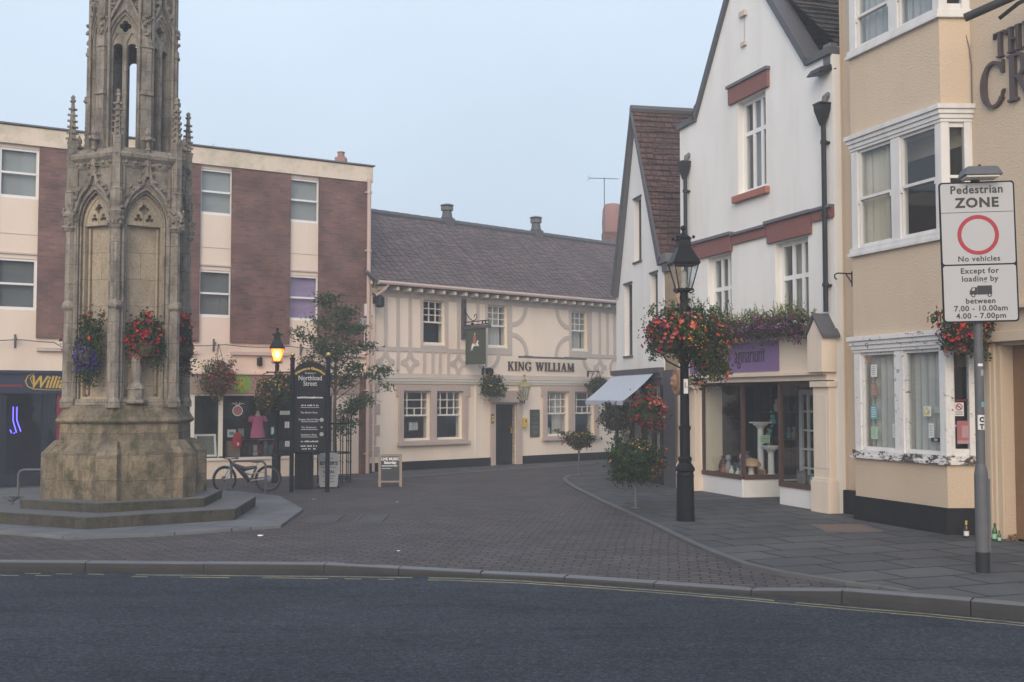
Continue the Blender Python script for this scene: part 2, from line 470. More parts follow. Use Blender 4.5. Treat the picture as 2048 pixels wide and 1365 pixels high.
m_plain('sign_black', (.008,.009,.014), .5, .15, 5, spec=.15)
m_plain('sign_white', (.40,.40,.405), .45, .04, 3, dirt=.12, dirtc=(.4,.4,.38))
m_plain('letter_white', (.70,.70,.68), .5, .04, 6)
m_plain('letter_grey', (.36,.36,.37), .5, .1, 6)
m_plain('letter_brown', (.07,.05,.05), .5, .2, 6)
m_plain('letter_black', (.02,.02,.022), .5, .1, 6)
m_plain('sign_red', (.33,.014,.03), .45, .05, 5)
m_plain('sign_green', (.05,.065,.045), .5, .12, 5)
m_plain('logo_green', (.17,.42,.05), .5, .08, 5)
m_plain('purple_board', (.20,.125,.29), .5, .06, 5)
m_plain('fascia_brown', (.36,.27,.225), .7, .08, 2, dirt=.3)
m_plain('wood_brown', (.085,.045,.038), .5, .25, 9, .15, 30)
m_plain('wood_door', (.22,.12,.06), .5, .25, 7, .15, 30)
m_plain('wood_light', (.26,.20,.15), .6, .15, 9)
m_plain('door_black', (.014,.014,.016), .5, .2, 5, spec=.2)
m_plain('glass_grey_dim', (.19,.195,.20), .9, .2, 1.2)  # grey of the lower glass, drawn as a dim sheet behind the panes
m_plain('bay_white', (.66,.645,.63), .5, .05, 4, .08, 30, dirt=.45, dirtc=(.40,.37,.33), dscale=4, streak=True)
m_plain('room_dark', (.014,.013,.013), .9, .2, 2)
m_plain('curtain_white', (.58,.56,.52), .9, .06, 3)
m_plain('curtain_cream', (.62,.56,.46), .9, .06, 3)
m_plain('blind_sheen_grey', (.42,.43,.43), .8, .08, 1.5, dirt=.3, dirtc=(.22,.23,.24), dscale=.8)  # also paints the sky's reflection behind the brick block's upper panes
m_plain('fabric_purple', (.42,.31,.5), .9, .15, 3)
m_plain('awning_canvas', (.42,.46,.52), .75, .06, 3)
m_plain('box_white', (.62,.62,.60), .5, .06, 4)
m_plain('box_yellow', (.55,.40,.06), .5, .1, 4)
m_plain('box_grey', (.30,.31,.33), .5, .08, 4, dirt=.3)
m_plain('pink_cloth', (.46,.12,.24), .9, .1, 6)
m_plain('red_cloth', (.40,.03,.035), .9, .1, 6)
m_plain('skin_plastic', (.5,.42,.36), .5, .05, 6)
m_plain('paper_white', (.68,.68,.66), .8, .06, 5)
m_plain('paper_green', (.36,.55,.36), .8, .05, 5)
m_plain('paper_red', (.34,.13,.13), .8, .1, 7)
m_plain('paper_teal', (.12,.36,.40), .8, .2, 7)
m_plain('paper_brown', (.32,.17,.12), .8, .25, 7)
m_plain('paper_yellow', (.65,.55,.05), .8, .1, 7)
m_plain('bulb_holder', (.4,.4,.38), .5)
m_plain('rubber', (.018,.018,.019), .8, .2, 20, .3, 80)
m_plain('bike_black', (.02,.02,.022), .3, .1, 8, spec=.6)
m_plain('alloy', (.45,.45,.46), .3, .1, 8, metal=.8)
m_plain('bark', (.12,.095,.075), .9, .3, 12, .6, 30)
m_plain('pigeon_grey', (.075,.08,.095), .8, .3, 25)
m_plain('pigeon_dark', (.025,.028,.035), .6, .2, 25)
m_plain('leaf_litter', (.22,.12,.06), .9, .35, 20, .4, 40)
m_plain('pot_terracotta', (.34,.13,.095), .8, .15, 8)
m_plain('pot_hazed', (.27,.15,.135), .85, .15, 5, .3, 20)  # clay dulled to paint distance haze into its colour
m_plain('pot_grey', (.17,.19,.21), .8, .2, 8)
m_plain('moss_basket', (.06,.055,.03), .95, .35, 25, .8, 40)
m_plain('barrel_end', (.30,.17,.10), .8, .3, 7, .3, 20)
m_plain('blue_grey_cloth', (.10,.12,.18), .9, .2, 6)
m_plain('mushroom_cap', (.45,.30,.18), .6, .15, 6)
m_plain('bottle_green_paint', (.03,.14,.05), .25, .1, 5, spec=.8)
m_glass('pane_glass', (.80,.84,.85), 1.1)
m_glass('shop_glass', (.88,.91,.91), 1.0)
m_glass('lantern_glass', (.88,.9,.9), 1.0)
def m_lampglass():
    t = NT('warm_glass')
    tl = t.n('ShaderNodeBsdfTranslucent'); tl.inputs[0].default_value = (1,.42,.20,1)
    tr = t.n('ShaderNodeBsdfTransparent'); tr.inputs[0].default_value = (1,.60,.38,1)
    mx = t.n('ShaderNodeMixShader'); mx.inputs[0].default_value = .45
    t.l(tl,0,mx,1); t.l(tr,0,mx,2); t.l(mx,0,t.out,0)
m_lampglass()
def m_bottle(name, c):
    t = NT(name)
    t.fin(c, .08, None, 0, .6, Transmission_Weight=.6, IOR=1.5)
m_bottle('bottle_green', (.03,.22,.07)); m_bottle('bottle_brown', (.12,.05,.015))
m_emit('lamp_glow', (1,.42,.14), 22); m_emit('neon_blue', (.10,.08,1.0), 3.2)
G = (.022,.045,.014)
m_leaf('leaf_dark', [(0,(.012,.026,.010)),(.5,(.022,.046,.016)),(1,(.045,.08,.024))])
m_leaf('leaf_mid', [(0,(.02,.045,.012)),(.5,(.045,.085,.022)),(1,(.09,.13,.035))])
m_leaf('leaf_olive', [(0,(.03,.04,.012)),(.5,(.07,.075,.02)),(1,(.13,.12,.035))])
m_leaf('leaf_lime', [(0,(.09,.12,.02)),(.5,(.17,.20,.035)),(1,(.28,.27,.06))])
m_leaf('leaf_tree', [(0,(.018,.042,.018)),(.5,(.035,.072,.026)),(1,(.065,.11,.035))])
m_leaf('leaf_purple', [(0,(.02,.02,.03)),(.5,(.045,.025,.05)),(1,(.07,.03,.06))])
m_leaf('bloom_red', [(0,(.28,.012,.02)),(.5,(.42,.02,.03)),(1,(.55,.05,.05))])
m_leaf('bloom_scarlet', [(0,(.6,.04,.03)),(1,(.8,.10,.07))])
m_leaf('bloom_coral', [(0,(.62,.12,.08)),(.5,(.75,.2,.13)),(1,(.8,.33,.22))])
m_leaf('bloom_orange', [(0,(.34,.08,.04)),(.5,(.48,.15,.06)),(1,(.6,.25,.10))])
m_leaf('bloom_yellow', [(0,(.5,.35,.01)),(1,(.75,.6,.04))])
m_leaf('bloom_pale', [(0,(.55,.32,.15)),(1,(.75,.55,.3))])
m_leaf('bloom_purple', [(0,(.035,.025,.13)),(.5,(.06,.04,.2)),(1,(.10,.06,.3))])
m_leaf('bloom_magenta', [(0,(.10,.015,.07)),(.5,(.17,.03,.12)),(1,(.27,.06,.18))])
m_leaf('bloom_pinkred', [(0,(.25,.02,.05)),(.5,(.38,.04,.08)),(1,(.5,.1,.14))])
# ---------------------------------------------------------------- camera, sky, sun, haze
cam = bpy.data.cameras.new('camera'); camo = bpy.data.objects.new('camera', cam); COL.objects.link(camo)
cam.sensor_width = 36; cam.lens = FP/2048*36; cam.clip_end = 600; cam.clip_start = .05
camo.location = (0,0,CH); camo.rotation_euler = (pi/2 + PIT, 0, 0); SC.camera = camo

SUN_AZ = atan2(-.985, -.17); SUN_EL = radians(27)
w = bpy.data.worlds.new('World'); SC.world = w; w.use_nodes = True
nt = w.node_tree; nt.nodes.clear()
sky = nt.nodes.new('ShaderNodeTexSky'); sky.sky_type = 'NISHITA'; sky.sun_disc = False
sky.sun_elevation = SUN_EL; sky.sun_rotation = radians(190); sky.dust_density = 4.0; sky.air_density = 1.0; sky.ozone_density = 2.0
m1 = nt.nodes.new('ShaderNodeMix'); m1.data_type = 'RGBA'; m1.inputs[0].default_value = .78
# the pale morning cloud layer, dimmer towards the horizon
gt = nt.nodes.new('ShaderNodeTexCoord'); gs = nt.nodes.new('ShaderNodeSeparateXYZ'); nt.links.new(gt.outputs['Generated'], gs.inputs[0])
gr = nt.nodes.new('ShaderNodeValToRGB'); nt.links.new(gs.outputs[2], gr.inputs[0])
gr.color_ramp.elements[0].position = .10; gr.color_ramp.elements[0].color = (.57,.665,.765,1)
gr.color_ramp.elements[1].position = .34; gr.color_ramp.elements[1].color = (.69,.81,.94,1)
ge_ = gr.color_ramp.elements.new(.62); ge_.color = (.62,.80,1.06,1)
gm = nt.nodes.new('ShaderNodeMix'); gm.data_type = 'RGBA'; gm.blend_type = 'MULTIPLY'; gm.inputs[0].default_value = 1; gm.inputs[7].default_value = (10,10,10,1)
gn = nt.nodes.new('ShaderNodeTexNoise'); gn.inputs['Scale'].default_value = 2.2; gn.inputs['Detail'].default_value = 4; nt.links.new(gt.outputs['Generated'], gn.inputs['Vector'])
gv = nt.nodes.new('ShaderNodeMapRange'); gv.inputs['From Min'].default_value = .3; gv.inputs['From Max'].default_value = .7; gv.inputs['To Min'].default_value = .94; gv.inputs['To Max'].default_value = 1.06; nt.links.new(gn.outputs[0], gv.inputs['Value'])
gx_ = nt.nodes.new('ShaderNodeVectorMath'); gx_.operation = 'SCALE'; nt.links.new(gr.outputs[0], gx_.inputs[0]); nt.links.new(gv.outputs[0], gx_.inputs['Scale'])
nt.links.new(gx_.outputs[0], gm.inputs[6]); nt.links.new(gm.outputs[2], m1.inputs[7])
nt.links.new(sky.outputs[0], m1.inputs[6])
bg = nt.nodes.new('ShaderNodeBackground'); bg.inputs[1].default_value = .0705
nt.links.new(m1.outputs[2], bg.inputs[0])
wo = nt.nodes.new('ShaderNodeOutputWorld'); nt.links.new(bg.outputs[0], wo.inputs[0])
sl = bpy.data.lights.new('sun', 'SUN'); sl.energy = 1.5; sl.angle = radians(50); sl.color = (1, .82, .63)
slo = bpy.data.objects.new('sun', sl); COL.objects.link(slo)
sd = Vector((cos(SUN_AZ)*cos(SUN_EL), sin(SUN_AZ)*cos(SUN_EL), sin(SUN_EL)))
slo.rotation_euler = sd.to_track_quat('Z', 'Y').to_euler(); slo.location = (-5, -10, 18)
vs = SC.view_settings; vs.view_transform = 'Standard'; vs.look = 'None'; vs.gamma = 1; vs.exposure = .82; vs.use_curve_mapping = False
cy = SC.cycles; cy.use_denoising = True; cy.max_bounces = 8; cy.diffuse_bounces = 3; cy.glossy_bounces = 3
cy.transparent_max_bounces = 12; cy.volume_bounces = 1; cy.caustics_reflective = False; cy.caustics_refractive = False
cy.use_adaptive_sampling = True; cy.adaptive_threshold = .01; cy.sample_clamp_indirect = 4

hz = MB().box(-58, 58, -14, 92, -1.2, 13.2)
t = NT('fog')
pv = t.n('ShaderNodeVolumePrincipled'); pv.inputs['Color'].default_value = (.92,.94,.98,1); pv.inputs['Density'].default_value = .0035
pv.inputs['Anisotropy'].default_value = .1
t.l(pv, 0, t.out, 1)
o = hz.build('haze', 'fog', uv=False); o['kind'] = 'stuff'; tag(o, 'thin morning fog that pales the far end of the street', 'fog')

# ---------------------------------------------------------------- ground
ZR = -.12
struct(MB().add([(-57,-13,ZR),(57,-13,ZR),(57,91,ZR),(-57,91,ZR)], [(0,1,2,3)]).build('road', 'asphalt'))

kb = [(-900,1143,0),(-400,1143,0),(0,1143,0),(390,1147,0),(720,1150,0),(770,1151,-.02),(830,1151.5,-.05),(900,1152.5,-.065),(1040,1158,-.065),(1180,1167,-.065),(1340,1179,-.065),(1500,1192,-.06),(1570,1199,-.045),(1640,1205,.015),(1720,1212,.03),(1830,1221,.03),(2048,1242,.03),(2400,1276,.03),(2900,1326,.03)]
kp = [(gp(u, v, ZR), z) for u, v, z in kb]
def kerb_at(x):
    for (a, za), (b, zb) in zip(kp, kp[1:]):
        if a.x <= x <= b.x:
            f = (x-a.x)/(b.x-a.x); return (a.y + (b.y-a.y)*f, za + (zb-za)*f)
    return (kp[0][0].y, kp[0][1]) if x < kp[0][0].x else (kp[-1][0].y, kp[-1][1])
# brick paving, one sheet dipping to the dropped kerb
xs = [-50,-40,-30,-22] + [-18 + .5*i for i in range(62)] + [16, 22, 30, 40, 50]
g = MB(); rows = [.13, .5, 1.0, 1.7, 2.6, 78]
V = []
for x in xs:
    y, z = kerb_at(x)
    for k, r_ in enumerate(rows):
        f = min(1, (r_-.13)/2.5) if k < 5 else 1
        zz = min(z, 0)*(1-f) - .002
        V.append((x, (y + r_) if k < 5 else 90, zz))
n = len(rows)
g.add(V, [(i*n+k, (i+1)*n+k, (i+1)*n+k+1, i*n+k+1) for i in range(len(xs)-1) for k in range(n-1)])
struct(g.build('brick_paving', 'block_paving'))
# kerb stones along the road
g = MB(); x = -22.0; rk = random.Random(3)
while x < 16:
    L = rk.choice([1.1, 1.5, 1.9, 2.1]) if x < -2.5 else rk.choice([.85, .92, 1.0])
    if x > 3.2: L = rk.choice([1.1, 1.4, 1.5])
    x2 = x + L - .009; ya, za = kerb_at(x); yb, zb = kerb_at(x2); j = rk.uniform(-.006, .006)
    d = Vector((x2-x, yb-ya, 0)).normalized(); nn = Vector((-d.y, d.x, 0)); wd = .17
    P = [Vector((x, ya+j, 0)), Vector((x2, yb+j, 0))]
    Q = [P[0]+nn*wd, P[1]+nn*wd]; r0 = .018; e = .012
    za += rk.uniform(-.004,.004); zb += rk.uniform(-.004,.004)
    def pt(p, z): return (p.x, p.y, z)
    vs_ = []
    for p, q, z in ((P[0],Q[0],za),(P[1],Q[1],zb)):
        m = (q-p).normalized()
        vs_ += [pt(p, ZR-.05), pt(p - m*.006, (z+ZR)/2), pt(p, z-r0), pt(p+m*r0*.4, z-r0*.35), pt(p+m*r0*1.3, z+.002), pt(q, z+.004), pt(q, ZR-.05)]
    k = 7
    fs = [(i, i+k, (i+1) % k + k, (i+1) % k) for i in range(k)] + [tuple(range(k))[::-1], tuple(range(k, 2*k))]
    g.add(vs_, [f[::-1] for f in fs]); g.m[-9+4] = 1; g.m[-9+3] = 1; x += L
struct(g.build('kerb', ['kerb_face_shaded','kerb_top_lit']))
# double yellow lines
g = MB(); rk = random.Random(5)
for off, wd in ((.16,.055),(.31,.055)):
    for i in range(150):
        x0 = -16 + i*.2
        if rk.random() < (.5 if x0 < -4 else .1 if x0 < -1 else .03): continue
        y0, y1 = kerb_at(x0)[0], kerb_at(x0+.2)[0]
        a = y0-off; b = y1-off; jj = rk.uniform(-.008,.008); w0 = wd*rk.uniform(.6,1)
        g.add([(x0,a-w0+jj,ZR+.004),(x0+.2,b-w0+jj,ZR+.004),(x0+.2,b+jj,ZR+.004),(x0,a+jj,ZR+.004)], [(0,1,2,3)])
struct(g.build('road_marking', 'yellow_line'))
# flagged pavement on the right
edge_px = [(1812,1184),(1760,1174),(1690,1165),(1629,1155),(1560,1144),(1488,1128),(1430,1106),(1376,1083),(1300,1046),(1200,1001),(1150,976),(1128,962),(1127,955),(1140,950),(1180,946),(1235,941)]
edge = [gp(u, v, .03) for u, v in edge_px]
loop = [(p.x, p.y) for p in edge] + [(5.5, 40), (9, 52), (40, 52), (40, 2.5)]
kk = [(p.x + 0, p.y + .22) for p, z in reversed(kp) if p.x > 4.25 and p.x < 30]
loop = [(p.x, p.y) for p in edge] + [(4.4, 36), (8, 50), (40, 50), (40, kk[0][1])] + [q for q in kk]
struct(MB().plan(loop, -.14, .03).build('pavement', 'flag_pavement'))
g = MB()
for a, b in zip(edge, edge[1:]):
    d = (b-a).normalized(); nn = Vector((d.y, -d.x, 0)); L = (b-a).length; m = max(1, round(L/.9))
    for i in range(m):
        p = a + d*(L*i/m + .006); q = a + d*(L*(i+1)/m - .006)
        if i == m-1: q = b
        ls = [p - nn*.02, q - nn*.02, q + nn*.09, p + nn*.09]
        g.plan([(v_.x, v_.y) for v_ in ls][::-1], -.14, .036)
struct(g.build('pavement_kerb', 'kerb_light', bevel=.006))
# footway in front of the inn and the brick block
fk = [gp(700,962), gp(800,958), gp(900,950), gp(1000,943), gp(1100,936), gp(1160,932), gp(1240,926)]
loop = [(p.x, p.y) for p in fk] + [(8,44),(2,44),(-3.5,33)]
struct(MB().plan(loop, -.05, .03).build('footway', 'flag_pavement'))
g = MB()
for a, b in zip(fk, fk[1:]):
    d = (b-a).normalized(); nn = Vector((d.y, -d.x, 0))
    ls = [a + nn*.02, b + nn*.02, b - nn*.12, a - nn*.12]
    g.plan([(v_.x, v_.y) for v_ in ls], -.05, .035)
struct(g.build('footway_kerb', 'kerb_light'))
# stone apron round the market cross
ap = [gp(-500,1040,.05), gp(-150,1052,.05), gp(0,1062,.05), gp(80,1068,.05), gp(140,1073,.05), gp(330,1066,.05), gp(562,1050,.05), gp(606,1018,.05), gp(560,992,.05), gp(380,972,.05), gp(100,975,.05), gp(-300,985,.05)]
struct(MB().plan([(p.x,p.y) for p in ap], -.1, .05).build('stone_apron', 'flag_apron', bevel=.01))

def cover(name, label, u0, v0, u1, v1, m, cat='cover', z=.0):
    a = gp(u0, v1, z); b = gp(u1, v1, z); c = gp(u1, v0, z); d = gp(u0, v0, z)
    w_ = (b-a).length; h_ = abs(c.y - b.y); cx = (a+b+c+d)/4
    t_ = thing(name, label, cat, (cx.x, cx.y, z))
    f = MB(); f.plate([[(-w_/2,-h_/2),(w_/2,-h_/2),(w_/2,h_/2),(-w_/2,h_/2)],[(-w_/2+.05,-h_/2+.05),(w_/2-.05,-h_/2+.05),(w_/2-.05,h_/2-.05),(-w_/2+.05,h_/2-.05)]], 0, .012)
    f.v = [(p[0], p[2], -.002 + p[1]) for p in f.v]
    f.build('frame', 'iron_cover' if m != 'terracotta_panel' else 'kerb_light', t_)
    k = MB(); k.box(-w_/2+.055, w_/2-.055, -h_/2+.055, h_/2-.055, -.006, .007)
    k.build('lid', m, t_)
    return t_
cover('manhole_cover', 'sunken iron cover in the brick paving nearer the market cross', 610, 1031, 682, 1046, 'iron_cover')
cover('manhole_cover', 'rough iron cover in the paving further right, with a raised pale edge', 712, 1030, 772, 1047, 'iron_cover')
cover('inspection_cover', 'brownish rectangular cover let into the grey flagstones on the right', 1632, 1050, 1748, 1064, 'terracotta_panel', z=.03)
def scrap(label, u, v, s, m='paper_white', z=.0):
    p = gp(u, v, z); g = MB(); rr = random.Random(int(u)); 
    ps = [(s*rr.uniform(.4,1)*cos(a*1.05), s*.8*rr.uniform(.4,1)*sin(a*1.05), rr.uniform(0,s*.3)) for a in range(6)]
    g.add(ps + [(0,0,s*.35)], [(i,(i+1)%6,6) for i in range(6)])
    o = g.build('litter', m, loc=(p.x,p.y,z+.002)); tag(o, label, 'litter')
scrap('white paper scrap on the bricks in front of the black street sign', 628, 1000, .05)
scrap('small white scrap on the bricks between the covers and the kerb', 798, 1103, .035)
scrap('white strip of litter on the bricks below the corner of the apron', 520, 1073, .06)
scrap('tiny white scrap lying in front of the chalkboard, out on the bricks', 795, 1005, .04)
scrap('brown leaf on the flagstones in front of the street lamp', 1470, 1023, .04, 'leaf_litter', .03)
# ---------------------------------------------------------------- the market cross
CC = Vector((-6.64, 19.68, 0))
hd = atan2(CC.x, CC.y)                       # heading of the line of sight to it
cross = thing('market_cross', 'tall grey-brown hexagonal Gothic stone market cross on two stone steps', 'monument', (CC.x, CC.y, 0), -hd)
PH = radians(-13)
def hexv(Rr, ph=PH, k=0):
    a = ph + k*pi/3
    return (Rr*sin(a), -Rr*cos(a))
def hexloop(Rr, ph=PH): return [hexv(Rr, ph, k) for k in range(6)]
def hexlathe(mb, prof, ph=PH):
    return mb.lathe(prof, 6, (0,0,0), -pi/2 + ph)
P12 = radians(-14)
def stepstone(Rr, z0, z1, ph):
    g = MB()
    hexlathe(g, [(Rr-.02, z0), (Rr-.005, z1-.035), (Rr, z1-.03), (Rr, z1-.004), (Rr-.012, z1)], ph)
    return g
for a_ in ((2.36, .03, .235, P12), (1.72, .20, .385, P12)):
    g = stepstone(*a_); g.m[-1] = 1; g.build('step', ['cross_step','step_tread_lit'], cross, bevel=.008)
g = MB(); hexlathe(g, [(1.29,.37),(1.30,.9),(1.29,1.12),(1.26,1.16),(1.15,1.31),(1.13,1.34)])
for k in range(6):
    x, y = hexv(1.27, PH, k); a = PH + k*pi/3
    g.M = Matrix.Translation((x,y,0)) @ Matrix.Rotation(a, 4, 'Z')
    g.add([(-.17,-.10,.375),(.17,-.10,.375),(.2,.2,.375),(-.2,.2,.375),(-.165,-.095,1.12),(.165,-.095,1.12),(.2,.2,1.15),(-.2,.2,1.15),(-.12,.10,1.33),(.12,.10,1.33),(.12,.2,1.34),(-.12,.2,1.34)],
          [(0,1,5,4),(1,2,6,5),(3,0,4,7),(2,3,7,6),(4,5,9,8),(5,6,10,9),(7,4,8,11),(6,7,11,10),(8,9,10,11)])
g.M = None
g.build('plinth', 'cross_base', cross, bevel=.012)
g = MB(); hexlathe(g, [(1.125,1.33),(1.115,1.62),(1.13,1.63)]); g.build('die', 'cross_base', cross, bevel=.01)
g = MB(); hexlathe(g, [(1.13,1.61),(1.165,1.63),(1.19,1.655),(1.185,1.68),(1.15,1.72),(1.09,1.82),(1.06,1.87),(1.07,1.90),(1.02,1.93)])
g.build('cornice', 'cross_base', cross, bevel=.006)
RS = .97; AP = RS*cos(pi/6)
def arch(hw, z0, zs, za, n=8):
    # pointed arch outline, counter-clockwise
    h = za - zs; c = (h*h - hw*hw)/(2*hw); rad = hw + c      # centres at +-c on the spring line
    pts = [(-hw, z0), (hw, z0), (hw, zs)]
    a1 = atan2(h, c)
    for i in range(1, n): a = a1*i/n; pts.append((-c + rad*cos(a), zs + rad*sin(a)))
    pts.append((0, za))
    for i in range(n-1, 0, -1): a = a1*i/n; pts.append((c - rad*cos(a), zs + rad*sin(a)))
    pts.append((-hw, zs)); return pts
def circ(x, z, r, n=10): return [(x + r*cos(2*pi*i/n), z + r*sin(2*pi*i/n)) for i in range(n)]
def foil(x, z, r, lobes, a0=pi/2, n=30):
    pts = []
    for i in range(n):
        t = 2*pi*i/n; best = 0
        for k in range(lobes):
            a = a0 + 2*pi*k/lobes; d = t - a
            cx = r*.55; rr = r*.45; b = cx*cos(d); q = rr*rr - cx*cx + b*b
            if q > 0: best = max(best, b + sqrt(q))
        best = max(best, r*.36)
        pts.append((x + best*cos(t), z + best*sin(t)))
    return pts
def arch_strip(mb, pts, wdt, y0, y1):
    # moulding that follows an open line of (x,z)
    n = len(pts); L = []; Rr = []
    for i, p in enumerate(pts):
        a = pts[max(0,i-1)]; b = pts[min(n-1,i+1)]; d = Vector((b[0]-a[0], b[1]-a[1])).normalized(); q = Vector((-d.y, d.x))*wdt*.5
        L.append((p[0]+q.x, p[1]+q.y)); Rr.append((p[0]-q.x, p[1]-q.y))
    for i in range(n-1):
        mb.plate([[L[i], Rr[i], Rr[i+1], L[i+1]]], y0 - .0004*(i % 2), y1)
Z0, Z1 = 1.9, 6.02
for k in range(6):
    a = PH + pi/6 + k*pi/3
    M = Matrix.Rotation(a, 4, 'Z') @ Matrix.Translation((0, -AP, 0))
    hwF = RS*.5
    g = MB(); g.M = M
    g.plate([[(-hwF,Z0),(hwF,Z0),(hwF,Z1),(-hwF,Z1)], arch(.365, 2.02, 4.96, 5.54)[::-1]], 0, .09)
    # roll mouldings round the niche
    oa = arch(.365, 2.02, 4.96, 5.54)
    for off, yy, rr in ((.00,.0,.02),(-.035,.035,.018)):
        ar = arch(.365+off, 2.02, 4.96, 5.54+off*1.3)
        g.tube([(x, yy, z) for x, z in ar[1:]], rr, 6); g.tube([(ar[-1][0],yy,ar[-1][1]),(ar[0][0],yy,ar[0][1])], rr, 6)
    wl = g.build('wall', 'cross_stone', cross)
    g = MB(); g.M = M
    g.plate([arch(.39, 1.98, 4.96, 5.58), arch(.285, 2.06, 4.9, 5.41)[::-1]], .085, .16)
    for x in (-.25, .25): g.tube([(x,.165,2.1),(x,.165,4.9)], .026, 6)
    g.plate([[(-.38,1.98),(.38,1.98),(.38,5.5),(-.38,5.5)]], .20, .26)
    npn = g.build('niche_panel', 'cross_panel', cross)
    g = MB(); g.M = M
    ta = arch(.287, 4.93, 4.94, 5.41)
    holes = [foil(0, 5.21, .088, 4), foil(-.095, 5.055, .075, 3), foil(.095, 5.055, .075, 3, pi/2)]
    g.plate([ta] + [h[::-1] for h in holes], .10, .165)
    g.build('tracery', 'cross_panel', npn)
    # ogee hood with crockets and a finial
    g = MB(); g.M = M
    og = []
    for i in range(9):
        f = i/8; og.append((.43 - .03*f - .30*f**1.5, 4.96 + .60*sin(f*pi/2)**1.15))
    og2 = [(.43,4.88)] + og[:-1] + [(.085,5.62),(.05,5.75),(.03,5.9),(.025,6.1)]
    for sgn in (1,-1):
        arch_strip(g, [(sgn*x, z) for x, z in (og2 if sgn > 0 else og2)], .05, -.06, .01)
        rr = random.Random(k*2+sgn)
        for i, (x, z) in enumerate(og2[1:-1]):
            if i % 2 == 0 or i > 7:
                s_ = .05 if i < 8 else .042
                for q in range(4):
                    g.ball((sgn*(x+.045)+rr.uniform(-.03,.03), -.06+rr.uniform(-.03,.02), z+.035+rr.uniform(-.03,.03)), s_*rr.uniform(.4,.7), 6)
    g.tube([(0,-.04,5.75),(0,-.05,6.2),(0,-.05,6.35)], [.035,.03,.028], 6)
    g.lathe([(.03,6.18),(.05,6.2),(.03,6.23),(.028,6.34),(.075,6.36),(.075,6.40),(.03,6.43),(.05,6.48),(.045,6.52),(.005,6.60)], 6, (0,-.05,0))
    for q in range(4): g.ball((.09*cos(q*pi/2), -.05+.09*sin(q*pi/2), 6.38), .035, 6)
    g.build('hood_mould', 'cross_stone', cross)
# buttress shafts and pinnacles at the six corners
def crocket_spire(g, x, y, z0, z1, r0, seed):
    rr = random.Random(seed); n = 6
    g.lathe([(r0*1.25,z0-.02),(r0*1.3,z0+.02),(r0*.95,z0+.05),(r0*.42,z1-.14),(r0*.75,z1-.12),(r0*.75,z1-.095),(r0*.4,z1-.08),(r0*.62,z1-.04),(.006,z1)], 4, (x,y,0), pi/4)
    for i in range(n):
        f = (i+.6)/(n+.6); z = z0 + (z1-.15-z0)*f; r = r0*(.95-.5*f)
        for q in range(4):
            a = q*pi/2 + pi/4*0
            g.box(*(lambda cx, cy, s: (cx-s, cx+s, cy-s, cy+s, z-.014, z+.018))(x + (r+.012)*cos(a), y + (r+.012)*sin(a), .02*rr.uniform(.8,1.2)))
for k in range(6):
    a = PH + k*pi/3
    M = Matrix.Rotation(a, 4, 'Z') @ Matrix.Translation((0, -1.0, 0))
    g = MB(); g.M = M
    g.lathe([(.125,1.88),(.125,1.98),(.092,2.06),(.088,3.5),(.12,3.54),(.125,3.58),(.11,3.63),(.082,3.66),(.076,4.86),(.09,4.9)], 8, (0,0,0), pi/8)
    for s_ in (-1,1): g.tube([(s_*.10,.06,1.95),(s_*.10,.06,5.9)], .024, 6)
    g.box(-.075,.075,.0,.25,1.9,5.95)
    g.build('buttress', 'cross_stone', cross)
    g = MB(); g.M = M
    rr = random.Random(40+k)
    g.lathe([(.09,4.84),(.13,4.9),(.10,4.94),(.12,5.05),(.135,5.12),(.09,5.2)], 8)
    for q in range(26):
        t_ = rr.random()*6.28; z = rr.uniform(4.9,5.22); g.ball((.12*cos(t_), .12*sin(t_), z), rr.uniform(.025,.045), 6)
    g.lathe([(.08,5.18),(.105,5.30),(.10,5.48),(.11,5.5),(.075,5.53)], 8)
    g.build('capital', 'cross_stone', cross)
    g = MB(); g.M = M
    g.box(-.062,.062,-.062,.062,5.5,6.36)
    crocket_spire(g, 0, 0, 6.36, 7.18, .075, k)
    g.build('pinnacle', 'cross_stone', cross)
# parapet
g = MB(); hexlathe(g, [(.98,5.88),(1.0,5.92),(1.01,5.99),(1.07,6.05),(1.09,6.10),(1.05,6.14),(.99,6.17),(.97,6.22),(.80,6.25),(.75,6.24)])
for k in range(6):
    a = PH + pi/6 + k*pi/3; M = Matrix.Rotation(a, 4, 'Z') @ Matrix.Translation((0, -1.0*cos(pi/6)-.005, 0)); g.M = M
    for x in (-.36,-.2,.2,.36): g.ball((x,-.01,5.97), .035, 6)
g.M = None
g.build('parapet', 'cross_stone', cross)
